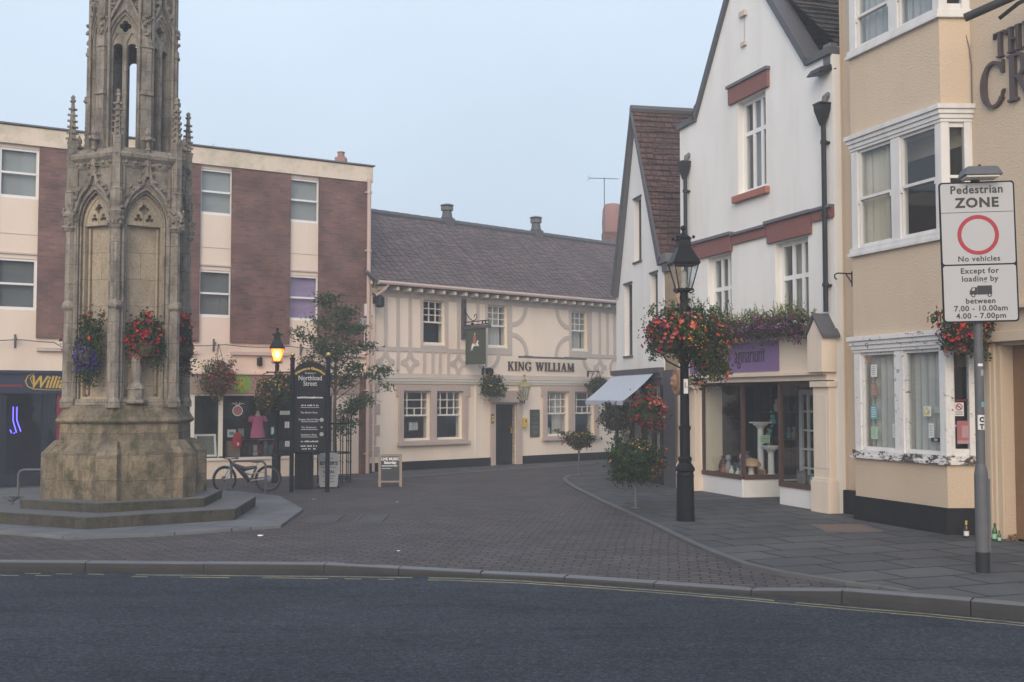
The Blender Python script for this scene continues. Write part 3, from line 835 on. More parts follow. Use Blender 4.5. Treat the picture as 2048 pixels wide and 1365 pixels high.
# open upper stage, turned by 30 degrees
PU = PH + pi/6; RU = .72; AU = RU*cos(pi/6)
for k in range(6):
    a = PU + pi/6 + k*pi/3
    M = Matrix.Rotation(a, 4, 'Z') @ Matrix.Translation((0, -AU, 0))
    g = MB(); g.M = M
    hw = RU*.5
    l1 = [(x-.118, z) for x, z in arch(.076, 6.28, 7.99, 8.06)]
    l2 = [(x+.118, z) for x, z in arch(.076, 6.28, 7.99, 8.06)]
    t1 = foil(-.118, 8.135, .06, 3); t2 = foil(.118, 8.135, .06, 3)
    g.plate([[(-hw,6.1),(hw,6.1),(hw,9.9),(-hw,9.9)], l1[::-1], l2[::-1], foil(0, 8.36, .10, 4)[::-1]] , .03, .17)
    # sunk head over the lights: raised arch and reveal mouldings
    ar = arch(.255, 6.25, 8.0, 8.58)
    for off, yy, rr_ in ((0,.02,.024),(.05,.0,.024)):
        aa = arch(.255+off, 6.25, 8.0, 8.58+off*1.4)
        g.tube([(x,yy,z) for x,z in aa[1:]], rr_, 6); g.tube([(aa[-1][0],yy,aa[-1][1]),(aa[0][0],yy,aa[0][1])], rr_, 6)
    for cx in (-.118,.118):
        aa = arch(.10, 6.28, 8.0, 8.25)
        g.tube([(cx+x,.02,z) for x,z in aa[1:]], .014, 5)
    g.box(-.03,.03,.0,.1,6.25,8.1)
    g.build('upper_wall', 'cross_stone', cross)
    g = MB(); g.M = M
    og = [(.36,7.95),(.34,8.2),(.26,8.45),(.15,8.66),(.08,8.8),(.045,8.98),(.03,9.2)]
    for sgn in (1,-1):
        arch_strip(g, [(sgn*x,z) for x,z in og], .045, -.04, .04)
        rr = random.Random(90+k+sgn)
        for x, z in og[1:-1]:
            for q in range(4): g.ball((sgn*(x+.05)+rr.uniform(-.03,.03), -.03+rr.uniform(-.02,.02), z+.03+rr.uniform(-.03,.03)), rr.uniform(.02,.034), 6)
    for q in range(5): g.ball((R.uniform(-.07,.07), -.04, 9.2+R.uniform(-.05,.05)), .04, 6)
    g.build('hood_mould', 'cross_stone', cross)
    a2 = PU + k*pi/3
    M = Matrix.Rotation(a2, 4, 'Z') @ Matrix.Translation((0, -RU-.01, 0))
    g = MB(); g.M = M
    g.add([(-.085,-.05,6.1),(.085,-.05,6.1),(.10,.12,6.1),(-.10,.12,6.1),(-.08,-.045,7.2),(.08,-.045,7.2),(.10,.12,7.2),(-.10,.12,7.2)], [(0,1,5,4),(1,2,6,5),(3,0,4,7)])
    g.box(-.105,.105,-.075,.0,7.16,7.2); g.box(-.09,.09,-.06,.0,7.2,7.26)
    g.box(-.075,.075,-.035,.12,7.2,8.0); g.box(-.09,.09,-.055,.02,7.98,8.03); g.box(-.075,.075,-.04,.02,8.03,8.12)
    g.box(-.06,.06,-.02,.12,8.0,9.9)
    for q in range(5): g.ball((R.uniform(-.06,.06), -.04, 8.45+R.uniform(-.1,.1)), .035, 6)
    for s_ in (-1,1): g.tube([(s_*.115,.03,6.2),(s_*.115,.03,9.8)], .026, 6)
    g.build('upper_buttress', 'cross_stone', cross)
g = MB(); hexlathe(g, [(.84,9.88),(.88,9.95),(.80,10.0),(.2,12.4),(.02,12.6)], PU); g.build('spire', 'cross_stone', cross)
# the little pedestal in the niche that faces the road
a = PH + pi/6
M = Matrix.Rotation(a, 4, 'Z') @ Matrix.Translation((-.13, -AP-.0, 0))
g = MB(); g.M = M
g.lathe([(.19,1.95),(.19,2.0),(.135,2.02),(.135,2.17),(.15,2.18),(.145,2.21),(.09,2.29),(.085,2.33),(.085,2.9),(.1,2.93),(.1,2.96)], 8, (0,-.02,0), pi/8)
g.build('pedestal', 'cross_stone', cross, bevel=.004)
def cross_pt(k, dist, z, side=0.0):
    # a point in front of face k of the cross, in world space
    a = PH + pi/6 + k*pi/3
    lx, ly = dist*sin(a) + side*cos(a), -dist*cos(a) + side*sin(a)
    c, s = cos(-hd), sin(-hd)
    return Vector((CC.x + lx*c - ly*s, CC.y + lx*s + ly*c, z)), a - hd
# ---------------------------------------------------------------- shared builders for facades
def rect_loop(x0, x1, z0, z1): return [(x0,z0),(x1,z0),(x1,z1),(x0,z1)]
def window(parent, rc, y, vb=(), hb=(), fw=.06, ft=.06, mt=.022, frame='white_paint', glass='pane_glass', sill=None, sillmat=None, rails=(), curtain=None, cmat='curtain_white', cdep=.12, pane_backing=None, silld=.08, label=None):
    x0, x1, z0, z1 = rc
    g = MB()
    g.plate([rect_loop(x0,x1,z0,z1), rect_loop(x0+fw,x1-fw,z0+fw*1.25,z1-fw)[::-1]], y, y+ft)
    ix0, ix1, iz0, iz1 = x0+fw, x1-fw, z0+fw*1.25, z1-fw
    X = lambda f: ix0+(ix1-ix0)*f
    Z = lambda f: iz0+(iz1-iz0)*f
    for f in rails: g.box(ix0-.002, ix1+.002, y-.012, y+ft*.8, Z(f)-.024, Z(f)+.024)
    for b in vb:
        f, a, c = b if isinstance(b, tuple) else (b, 0, 1)
        g.box(X(f)-mt/2, X(f)+mt/2, y+.008, y+ft*.75, Z(a), Z(c))
    for b in hb:
        f, a, c = b if isinstance(b, tuple) else (b, 0, 1)
        g.box(X(a), X(c), y+.0095, y+ft*.75-.002, Z(f)-mt/2, Z(f)+mt/2)
    fo = g.build('window', frame, parent)
    if label: fo['label'] = label
    p = MB().add([(ix0-.01,y+ft*.55,iz0-.01),(ix1+.01,y+ft*.55,iz0-.01),(ix1+.01,y+ft*.55,iz1+.01),(ix0-.01,y+ft*.55,iz1+.01)], [(0,1,2,3)])
    p.build('pane', glass, fo)
    if sill:
        s = MB(); s.box(x0-sill, x1+sill, y-silld, y+.03, z0-.05, z0-.002); s.build('sill', sillmat or frame, fo, bevel=.006)
    if pane_backing is not None:
        b = MB(); b.box(ix0-.03, ix1+.03, y+ft+.05, y+ft+.06, Z(pane_backing), iz1+.05); b.build('pane_backing', cmat, fo)
    if curtain:
        for (a, c) in curtain:
            b = MB(); n = max(6, int((X(c)-X(a))/.02)); vs = []
            for i in range(n+1):
                x = X(a)+(X(c)-X(a))*i/n; yy = y+ft+cdep+.03*sin(i*1.35)+.012*sin(i*.47)
                vs += [(x,yy,iz0-.05),(x+.01*sin(i),yy+.01,iz1+.05)]
            b.add(vs, [(2*i,2*i+2,2*i+3,2*i+1) for i in range(n)])
            b.build('curtain', cmat, fo, smooth=True)
    return fo
def house_shell(g, x0, x1, y0, y1, z0, z1, t_=.2, floor=False):
    # side and rear walls and a flat lid, so that rooms behind the glass are dark
    g.box(x0, x0+t_, y0, y1, z0, z1); g.box(x1-t_, x1, y0, y1, z0, z1)
    g.box(x0+t_, x1-t_, y1-t_, y1, z0, z1)

# ---------------------------------------------------------------- the three-storey brick block
LB = Fr((-14.08, 24.64), atan2(.53, .848))
blk = thing('brick_building', 'three-storey red brick and cream block with shops below, behind the stone cross', 'building', LB.p, LB.a)
XR = 12.0
wins = []
cols = {'a': ((3,296,73,400),(-6,513,69,623)), 'b': ((403,336,462,434),(400,540,461,636)), 'c': ((581,354,635,447),(579,551,634,641))}
# one more column that the cross hides in part, and one out of frame
wr = {k: [LB.rect(*r) for r in v] for k, v in cols.items()}
wid = wr['a'][0][1]-wr['a'][0][0]
# unify rows
zt = (sum(wr[k][0][2] for k in 'abc')/3, sum(wr[k][0][3] for k in 'abc')/3)
zb = (sum(wr[k][1][2] for k in 'abc')/3, sum(wr[k][1][3] for k in 'abc')/3)
centres = [(wr[k][0][0]+wr[k][0][1])/2 for k in 'abc']
WW = .86
sp = centres[2]-centres[1]
xsw = [centres[0]-2.7, centres[0], centres[1], centres[2]]
holes = []
for x in xsw:
    for z0, z1 in (zt, zb): holes.append((x-WW/2, x+WW/2, z0, z1))
ZW = 2.65
g = MB()
g.plate([rect_loop(-3, XR, ZW, 8.36)] + [rect_loop(*h)[::-1] for h in holes], .0, .25)
house_shell(g, -3, XR, .25, 9, 0, 8.3)
g.box(-3, XR, .25, 9, 8.1, 8.28)
g.box(-2.8, XR-.2, .25, 8.8, 2.7, 2.8)
g.build('wall', 'cream_render', blk)
g = MB(); g.box(-3.05, XR+.05, -.10, .02, 7.93, 8.34); g.box(-3.05, XR+.05, -.04, .3, 8.34, 8.37)
g.build('parapet', 'parapet_render', blk)
g = MB(); g.box(-3.1, XR+.1, -.14, .35, 8.37, 8.405); g.build('coping', 'lead_grey', blk)
# brick panels between the window strips
pe = [(-3, xsw[0]-.62), (xsw[0]+.5, xsw[1]-.5), (LB.px(77,400)[0], LB.px(400,400)[0]), (LB.px(463,400)[0], LB.px(580,400)[0]), (LB.px(637,400)[0], XR)]
for i, (a, b) in enumerate(pe):
    if b - a < .2: continue
    g = MB(); g.box(a, b, -.07, .005, 3.44, 7.925); g.build('brick_panel', 'red_brick', blk)
    g = MB(); g.box(a+.02, b-.02, -.09, .004, 3.13, 3.21); g.build('ledge', 'timber_grey', blk)
for x in xsw:
    g = MB(); g.box(x-WW/2-.02, x+WW/2+.02, -.006, .004, 5.83, 5.842); g.build('panel_joint', 'box_grey', blk)
    g = MB(); g.box(x-WW/2-.02, x+WW/2+.02, -.035, .004, zb[1]+.10, zb[1]+.14); g.build('drip_rail', 'timber_grey', blk)
bl = {(1,0): .0, (2,0): .0, (3,0): .15, (3,1): .0}
for i, x in enumerate(xsw):
    for j, (z0, z1) in enumerate((zt, zb)):
        cm = 'fabric_purple' if (i, j) == (3,1) else 'blind_sheen_grey' if j == 0 else 'glass_grey_dim'  # added grey sheets behind the panes stand in for sky reflected in the glass
        b = .0
        window(blk, (x-WW/2, x+WW/2, z0, z1), .02, rails=(.5,), hb=((.02,0,.01),), fw=.055, pane_backing=b, cmat=cm, curtain=None,
               sill=.0, silld=.03)
# festoon cable and its brackets along the front
g = MB(); pts = []
for i in range(61):
    x = 1.5 + i*.17; pts.append((x, -.16, 3.38 - .05*abs(sin(i*.33)) - (.10 if 14 < i < 22 else 0)))
g.tube(pts, .012, 5); cb = g.build('cable', 'grey_iron'); cb.location = LB.p; cb.rotation_euler = (0,0,LB.a)
tag(cb, 'thin dark festoon cable strung along the cream front of the brick block', 'cable')
for u, v in ((30,683),(427,691),(601,700)):
    x, z = LB.px(u, v); g = MB(); g.box(-.022,.022,-.02,.0,-.16,.16); g.box(-.014,.014,-.2,-.02,.05,.075); g.tube([(0,-.18,.06),(0,-.02,-.10)], .012, 5)
    o = g.build('bracket', 'grey_iron', loc=LB.w(x,0,z), rot=(0,0,LB.a))
    tag(o, {30:'small iron cable bracket on cream wall above the navy shop', 427:'small iron cable bracket above the flower basket right of the cross', 601:'small iron cable bracket on the wall behind the lit lamp and sapling'}[u], 'bracket', 'cable brackets on the brick block')
x, z = LB.px(518, 724); g = MB(); g.box(-.06,.06,-.1,0,-.1,.1); g.box(-.03,.03,-.12,-.1,-.12,.13)
o = g.build('wall_lamp', 'pipe_black', loc=LB.w(x,0,z), rot=(0,0,LB.a)); tag(o, 'small dark box lamp on cream wall left of the lit street lamp', 'lamp')
# --- shopfronts
XD = LB.px(300, 800)[0]                      # party line between the shops, behind the cross
XO0 = XD + .15; XO1 = LB.px(672, 800)[0]; XO2 = LB.px(717, 800)[0]
zF = 2.14
g = MB(); g.box(-3, XD, -.10, .02, zF+.0, ZW+.0); g.box(-3, XD, -.16, -.10, ZW-.05, ZW+.02); g.box(-3, XD, -.13, -.10, zF, zF+.04)
fa = g.build('fascia', 'navy_paint', blk); fa['label'] = 'navy shop fascia with gold script lettering'
g = MB(); x, z = LB.px(47,767); g.box(-3, x-.02, -.108, -.10, z-.085, z-.03); g.build('stripe', 'maroon_paint', fa)
g = MB(); x0, z0 = LB.px(52, 776); x1, _ = LB.px(135, 776)
wlt = (x1-x0)
for q in range(3): pass
g.text('William', .40, x0+.05, z0-.0, -.112, -.10, 'LEFT', .82, .35, .008)
g.tube([(x0+.12,-.108,z0+.33),(x0+.02,-.108,z0+.27),(x0-.03,-.108,z0+.15),(x0+.02,-.108,z0+.03),(x0+.15,-.108,z0-.03),(x0+.5,-.108,z0-.05),(x0+1.3,-.108,z0-.045)], [.006,.012,.016,.014,.012,.008,.004], 5)
g.tube([(x0+.28,-.109,z0+.36),(x0+.16,-.109,z0+.34),(x0+.07,-.109,z0+.22),(x0+.12,-.109,z0+.09),(x0+.24,-.109,z0+.1)], [.005,.012,.014,.01,.005], 5)
g.build('lettering', 'gold_paint', fa)
# navy shopfront, deep glass with posts
g = MB()
for u in (-60, 5, 90): 
    x = LB.px(u, 850)[0]; g.box(x-.07, x+.07, -.05, .06, .0, zF)
g.box(-3, XD, -.04, .06, .0, .30); g.box(XD-.12, XD, -.05, .1, 0, ZW)
g.build('shop_frame', 'navy_deep', blk)
x = LB.px(121, 830)[0]; g = MB(); g.box(x-.09, x+.09, -.055, .05, .30, zF); g.build('pilaster', 'maroon_paint', blk)
g = MB(); g.add([(-3,.02,.3),(XD-.12,.02,.3),(XD-.12,.02,zF),(-3,.02,zF)], [(0,1,2,3)]); g.build('shop_window', 'shop_glass', blk)
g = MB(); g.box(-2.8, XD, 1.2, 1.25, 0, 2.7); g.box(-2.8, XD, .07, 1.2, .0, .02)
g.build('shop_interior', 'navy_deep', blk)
# neon tubes in the window
t_ = thing('neon_sign', 'blue neon tube outline glowing in the navy shop window', 'neon sign', LB.w(LB.px(32,840)[0], .12, LB.px(32,840)[1]), LB.a)
s_ = .0115
for k, pl in enumerate(([(-4,-26),(-4,2),(3,26)], [(3,-26),(3,1),(11,24)], [(-9,20),(-6,27)], [(-2,28),(0,26)])):
    g = MB(); g.tube([(a*s_, 0, -b*s_) for a, b in pl], .012, 6); g.build('tube', 'neon_blue', t_)
g = MB(); g.box(-.02,.02,.02,.04,-.3,.3); g.build('holder', 'navy_deep', t_)
x, z = LB.px(4, 880); g = MB()
for i in range(6): g.box(-.04+R.uniform(0,.02), .05, -.002, .0, .28-i*.1, .28-i*.1+.05)
o = g.build('window_lettering', 'letter_grey', loc=LB.w(x,.0,z), rot=(0,0,LB.a)); tag(o, 'column of small pale lettering on the navy shop glass', 'lettering')
# charity shop
g = MB(); g.box(XD, XR, -.07, .02, zF, ZW-.02); fa = g.build('fascia', 'fascia_brown', blk); fa['label'] = 'dull pink-brown shop fascia with a green round logo'
g = MB(); g.box(XD, XR, -.14, .01, ZW-.02, ZW+.04); g.build('fascia_hood', 'cream_paint', fa)
x, z = LB.px(481, 768); g = MB(); g.lathe([(.235,-.012),(.24,.0),(.235,.012)], 28)
g.v = [(p[0]+x, -.085+p[2], p[1]+z) for p in g.v]; lg = g.build('logo_disc', 'logo_green', fa)
g = MB(); pts = [(x+.07*cos(a)*.9, -.101, z+.05+.075*sin(a)) for a in [pi*(-.5+.2) + 2*pi*.8*i/16 for i in range(17)]]
g.tube([(x-.10,-.101,z-.15),(x-.03,-.101,z-.03),(x+.055,-.101,z+.03),(x+.07,-.101,z+.09),(x,-.101,z+.145),(x-.07,-.101,z+.09),(x-.055,-.101,z+.03),(x+.03,-.104,z-.03),(x+.10,-.104,z-.15)], .022, 5)
g.build('logo_mark', 'gold_paint', lg)
zS = .52
g = MB(); g.box(XO0, XO1, -.06, .12, 0, zS-.06); g.build('stall_riser', 'cream_paint', blk)
g = MB(); g.box(XO0-.02, XO1+.02, -.1, .14, zS-.06, zS); g.box(XO0, XO1, -.066, -.055, .26, .275); g.build('window_ledge', 'offwhite_paint', blk)
g = MB()
for u in (384, 441, 586): x = LB.px(u, 850)[0]; g.box(x-.05, x+.05, -.03, .05, zS, zF)
for x in (XO0+.05, XO1-.05): g.box(x-.05, x+.05, -.03, .05, zS, zF)
g.box(XO0, XO1, -.028, .048, zF-.05, zF)
g.build('shop_frame', 'offwhite_paint', blk)
g = MB(); g.add([(XO0,.01,zS),(XO1,.01,zS),(XO1,.01,zF),(XO0,.01,zF)], [(0,1,2,3)]); g.build('shop_window', 'shop_glass', blk)
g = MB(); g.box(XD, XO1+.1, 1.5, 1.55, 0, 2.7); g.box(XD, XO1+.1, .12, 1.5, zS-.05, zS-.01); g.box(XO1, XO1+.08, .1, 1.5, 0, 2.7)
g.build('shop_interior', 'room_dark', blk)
g = MB(); g.box(XO1, XR, -.03, .2, 0, zF); g.build('side_wall', 'cream_paint', blk)
g = MB(); g.box(XO2, XR+.02, -.09, .06, 0, 2.6); g.build('brick_pier', 'red_brick', blk)
# things in the charity shop window
def inshop(name, label, cat, u, v, dep, fn, m, Fx=LB):
    x, z = Fx.px(u, v, dep); t_ = thing(name, label, cat, Fx.w(x, dep, z), Fx.a); fn(t_); return t_
def fn_frame(t_):
    g = MB(); g.plate([rect_loop(-.27,.27,0,.58), rect_loop(-.22,.22,.05,.53)[::-1]], -.02, .02)
    g.v = [(p[0], p[1]+p[2]*.18, p[2]*.98) for p in g.v]; g.build('frame', 'white_paint', t_)
    g = MB(); g.box(-.22,.22,.0,.01,.05,.53); g.v = [(p[0], p[1]+p[2]*.18, p[2]*.98) for p in g.v]; g.build('picture', 'leaf_picture', t_)
m_plain('leaf_picture', (.13,.15,.12), .8, .5, 14, dirt=.6, dirtc=(.3,.25,.2), dscale=9)
inshop('picture_frame', 'white picture frame leaning in the charity shop window next to the cross', 'picture', 412, 914, .25, fn_frame, None)
def fn_dress(t_):
    g = MB(); g.lathe([(.012,-.35),(.012,.02)], 6); g.lathe([(.11,-.36),(.11,-.34)], 10); g.build('stand', 'grey_iron', t_)
    g = MB(); prof = [(.19,0),(.18,.14),(.155,.30),(.15,.42),(.165,.5),(.15,.54),(.08,.58)]
    g.lathe(prof, 18, (0,0,0), 0, True, 1, .6)
    for i, p in enumerate(g.v):
        if p[2] < .3: g.v[i] = (p[0]*(1+.05*sin(i*2.4)), p[1]*(1+.08*sin(i*2.4)), p[2])
    for s in (-1,1): g.tube([(s*.13,0,.54),(s*.20,0,.50),(s*.23,-.02,.42)], [.06,.06,.05], 8)
    g.build('dress', 'pink_cloth', t_, smooth=True)
    g = MB(); g.lathe([(.09,.56),(.05,.62),(.045,.68),(.03,.70)], 12); g.build('bust', 'skin_plastic', t_, smooth=True)
inshop('mannequin', 'pink dress on a tailor dummy in the charity shop window', 'dummy', 515, 876, .45, fn_dress, None)
def fn_top(t_):
    g = MB(); g.lathe([(.10,0),(.13,.1),(.12,.25),(.09,.36),(.03,.40)], 14, (0,0,0), 0, True, 1, .45); g.build('garment', 'red_cloth', t_, smooth=True)
    g = MB(); g.box(-.02,.03,-.07,-.065,.06,.14); g.build('price_tag', 'paper_white', t_)
inshop('red_top', 'red garment with a white price tag in the charity shop window', 'garment', 474, 896, .35, fn_top, None)
def fn_book(m, w_, h_):
    def f(t_):
        g = MB(); g.box(-w_/2,w_/2,-.015,.015,0,h_); g.build('cover', m, t_, bevel=.003)
        g = MB(); g.box(-w_*.3,w_*.3,-.018,-.015,h_*.3,h_*.7); g.build('print', 'paper_teal' if m != 'paper_teal' else 'paper_white', t_)
    return f
inshop('book', 'pale blue picture book on show left of the red top', 'book', 463, 875, .4, fn_book('paper_white', .22, .2), None)
inshop('book', 'brown book standing above the red top in the shop window', 'book', 482, 873, .42, fn_book('wood_light', .15, .2), None)
def fn_stand(t_):
    g = MB(); g.box(-.16,.16,-.1,.1,0,.42); g.build('body', 'wood_light', t_, bevel=.01); g = MB(); g.box(-.18,.18,-.12,.12,.42,.44); g.build('top', 'wood_brown', t_)
inshop('display_box', 'light wooden display box behind the red top', 'box', 466, 914, .6, fn_stand, None)
def fn_cloths(t_):
    for i in range(7):
        g = MB(); x = -.42+i*.14; g.box(x-.06,x+.06,-.05,.08,R.uniform(-.02,0),R.uniform(.3,.42)); g.build('garment', ['wood_brown','timber_dark','curtain_cream','maroon_paint','leaf_picture','blue_grey_cloth','red_cloth'][i], t_, bevel=.02)
    g = MB(); g.tube([(-.52,0,.45),(.5,0,.45)], .012, 6); g.build('rail', 'alloy', t_)
inshop('clothes_rail', 'low rail of dark clothes behind the pink dress', 'clothes rail', 520, 914, .95, fn_cloths, None)
def fn_bauble(t_):
    g = MB(); g.lathe([(.105,-.01),(.11,0),(.105,.01)], 22); g.v = [(p[0], p[2], p[1]) for p in g.v]; g.build('disc', 'paper_red', t_)
    g = MB(); pts = [(.125*cos(2*pi*i/20), -.012, .125*sin(2*pi*i/20)) for i in range(21)]; g.tube(pts, .012, 5)
    for a in (-.6,-.2,.25,.65): g.tube([(0,-.012,.12),(a*.16,-.012,.19),(a*.25,-.012,.20+.03*cos(a*4))], .008, 5)
    g.build('outline', 'letter_white', t_)
inshop('window_sticker', 'round red bauble sticker outlined in white on the charity shop glass', 'sticker', 475, 822, -.005, fn_bauble, None)
def fn_notice(m, w_, h_):
    def f(t_):
        g = MB(); g.box(-w_/2,w_/2,-.004,.0,-h_/2,h_/2); g.build('sheet', m, t_)
        g = MB()
        for i in range(5):
            z = h_*.34-i*h_*.16; g.box(-w_*.36,w_*.36*R.uniform(.4,1),-.0055,-.0045,z-.008,z+.006)
        g.build('print', 'letter_grey' if m not in ('paper_teal','paper_red') else 'paper_white', t_)
    return f
for i, (u, v, m, w_, h_, lab) in enumerate(((571,826,'paper_green',.3,.10,'green strip notice on the glass behind the flower basket'),(574,850,'paper_white',.12,.16,'upper white notice on glass beside the sign post'),(575,888,'paper_white',.13,.14,'lower white notice on glass beside the sign post'),(547,862,'paper_teal',.14,.2,'bluish poster on the glass left of the lamp column'))):
    inshop('notice', lab, 'notice', u, v, -.006, fn_notice(m, w_, h_), None)
# the two aerials far behind the parapet
def aerial(label, p, h, wdt, ang):
    t_ = thing('aerial', label, 'aerial', p, ang)
    g = MB(); g.tube([(0,0,0),(0,0,h)], .018, 6); g.build('mast', 'grey_iron', t_)
    g = MB(); g.tube([(-wdt*.55,0,h-.03),(wdt*.5,0,h-.03)], .012, 5)
    for i in range(9):
        x = -wdt*.5+i*wdt*.11; l = .17-.008*i
        g.tube([(x,-l,h-.03),(x,l,h-.03)], .007, 4)
    for s in (-1,1):
        g.tube([(-wdt*.55,-.2,h-.03+s*.07),(-wdt*.55,.2,h-.03+s*.07)], .009, 4)
    g.build('array', 'grey_iron', t_)
p = at(682, 318, 33); g = MB(); g.box(-.16,.16,-.16,.16,-1.2,.02); g.lathe([(.11,.0),(.10,.16),(.12,.18),(.11,.2)], 10)
o = g.build('chimney_pot', 'pot_hazed', loc=p); tag(o, 'small pinkish chimney stack just showing above the brick block parapet', 'chimney')
p = at(465, 296, 36); aerial('flat aerial just showing over the parapet of the brick block', (p.x, p.y, 7.9), p.z-7.9, 1.1, .4)
# services on the corner next to the inn
def on(Fx, name, label, cat, u, v, off, fn, grp=None):
    x, z = Fx.px(u, v, off); t_ = thing(name, label, cat, Fx.w(x, off, z), Fx.a, grp); fn(t_); return t_
def fn_abox(w_, h_, d_, m):
    def f(t_):
        g = MB(); g.box(-w_/2,w_/2,-d_,0,-h_/2,h_/2); g.build('case', m, t_, bevel=.012)
        g = MB(); g.box(-w_/2+.03,w_/2-.03,-d_-.006,-d_,-h_/2+.03,h_/2-.03); g.build('cover', m, t_, bevel=.005)
    return f
on(LB, 'alarm_box', 'white alarm box, upper of two, on the brick corner beside the inn', 'alarm box', 737, 621, -.07, fn_abox(.28,.34,.12,'box_white'))
on(LB, 'junction_box', 'pale grey junction box, lower of two, on the brick corner beside the inn', 'junction box', 726, 645, -.07, fn_abox(.2,.22,.1,'box_grey'))
g = MB(); a = LB.px(735,605,-.1); pts = [LB.w(*(lambda q: (q[0],-.1,q[1]))(LB.px(u,v,-.1))) for u, v in ((733,640),(734,655),(729,665),(729,690))]
g.tube(pts, .014, 6); o = g.build('cable', 'box_white'); tag(o, 'short pale cable running down from the junction box on the corner', 'cable')
# rainwater pipe at the end of the block
g = MB(); x = XR-.10
g.tube([(x,-.18,0),(x,-.18,2.6),(x,-.18,8.0)], .055, 10)
for z in (.5,2.2,4,6,7.6): g.lathe([(.075,z),(.075,z+.06)], 10, (x,-.18,0)); g.box(x-.09,x+.09,-.18,-.07,z+.02,z+.05)
o = g.build('downpipe', 'pipe_pink', loc=LB.p, rot=(0,0,LB.a)); tag(o, 'dull downpipe at the corner of the brick block beside the inn', 'pipe')
# ---------------------------------------------------------------- the half-timbered inn
KW = Fr((-3.79, 30.9), atan2(.682, .731))
inn = thing('inn', 'cream half-timbered inn with brown tiled roof across the end of the street', 'building', KW.p, KW.a)
XK0, XK1, ZE, ZRg, DR = -.12, 15.5, 5.12, 7.70, 3.0
uw = [KW.rect(846,601,890,689), KW.rect(975,609,1015,697), KW.rect(1142,621,1175,701)]
uz = (sum(r[2] for r in uw)/3, sum(r[3] for r in uw)/3)
uw = [(r[0], r[1], uz[0], uz[1]) for r in uw] + [(11.6, 12.5, uz[0], uz[1])]
lw = [KW.rect(806,783,860,880), KW.rect(872,783,925,879), KW.rect(1093,783,1137,872), KW.rect(1148,783,1189,869)]
lz = (sum(r[2] for r in lw)/4, sum(r[3] for r in lw)/4)
lw = [(r[0], r[1], lz[0], lz[1]) for r in lw]
dr = KW.rect(989.5, 809, 1032, 928); dr = (dr[0], dr[1], 0, dr[3])
g = MB()
g.plate([rect_loop(XK0, XK1, 0, ZE)] + [rect_loop(*r)[::-1] for r in uw + lw] + [rect_loop(dr[0],dr[1],.03,dr[3])[::-1]], 0, .3)
house_shell(g, XK0, XK1, .3, 6.0, 0, ZE)
g.plate([[(-.3,ZE),(6.3,ZE),(3.0,ZRg-.12)]], XK0, XK0+.2)
# turn the gable: plate is built along x, so swap into the end wall
n0 = len(g.v)
for i in range(n0-6, n0): p = g.v[i]; g.v[i] = (p[1], p[0], p[2])
g.plate([[(-.3,ZE),(6.3,ZE),(3.0,ZRg-.12)]], XK1-.2, XK1)
n0 = len(g.v)
for i in range(n0-6, n0): p = g.v[i]; g.v[i] = (p[1], p[0], p[2])
g.box(XK0+.2, XK1-.2, .3, 5.8, 2.6, 2.75)
g.build('wall', 'inn_render', inn)
g = MB(); g.box(XK0-.01, dr[0]-.02, -.05, .02, 0, .27); g.box(dr[1]+.02, XK1, -.05, .02, 0, .27); g.build('plinth', 'black_plinth', inn)
# roof
g = MB(); e0 = (-.38, ZE+.04); sl = (ZRg-e0[1])/(DR-e0[0])
def roofpt(x, f, lift=0): return (x, e0[0]+(DR-e0[0])*f, e0[1]+(ZRg-e0[1])*f+lift)
nx, ny = 60, 12; vs_ = []; rr = random.Random(11)
sagx = [rr.uniform(-.012,.012) for _ in range(nx+1)]
for j in range(ny+1):
    for i in range(nx+1):
        x = XK0-.1+(XK1-XK0+.2)*i/nx; vs_.append(roofpt(x, j/ny, sagx[i]*.6 + rr.uniform(-.008,.008) - .03*sin(pi*i/nx)*0))
g.add(vs_, [(j*(nx+1)+i, j*(nx+1)+i+1, (j+1)*(nx+1)+i+1, (j+1)*(nx+1)+i) for j in range(ny) for i in range(nx)])
g.add([(XK0-.1,e0[0],e0[1]-.06),(XK1+.1,e0[0],e0[1]-.06),(XK1+.1,DR,ZRg-.06),(XK0-.1,DR,ZRg-.06)], [(0,1,2,3)])
g.add([(XK0-.1,DR,ZRg),(XK1+.1,DR,ZRg),(XK1+.1,6.4,e0[1]),(XK0-.1,6.4,e0[1])], [(0,1,2,3)])
g.add([(XK0-.1,e0[0],e0[1]-.06),(XK1+.1,e0[0],e0[1]-.06),(XK1+.1,e0[0],e0[1]+.0),(XK0-.1,e0[0],e0[1]+.0)], [(0,1,2,3)])
rf = g.build('roof', 'pantile', inn)
g = MB(); x = XK0-.1
while x < XK1: g.tube([(x,DR,ZRg+.0),(x+.40,DR,ZRg+.0)], [.105,.115], 8); x += .42
g.build('ridge_tiles', 'slate_grey', rf)
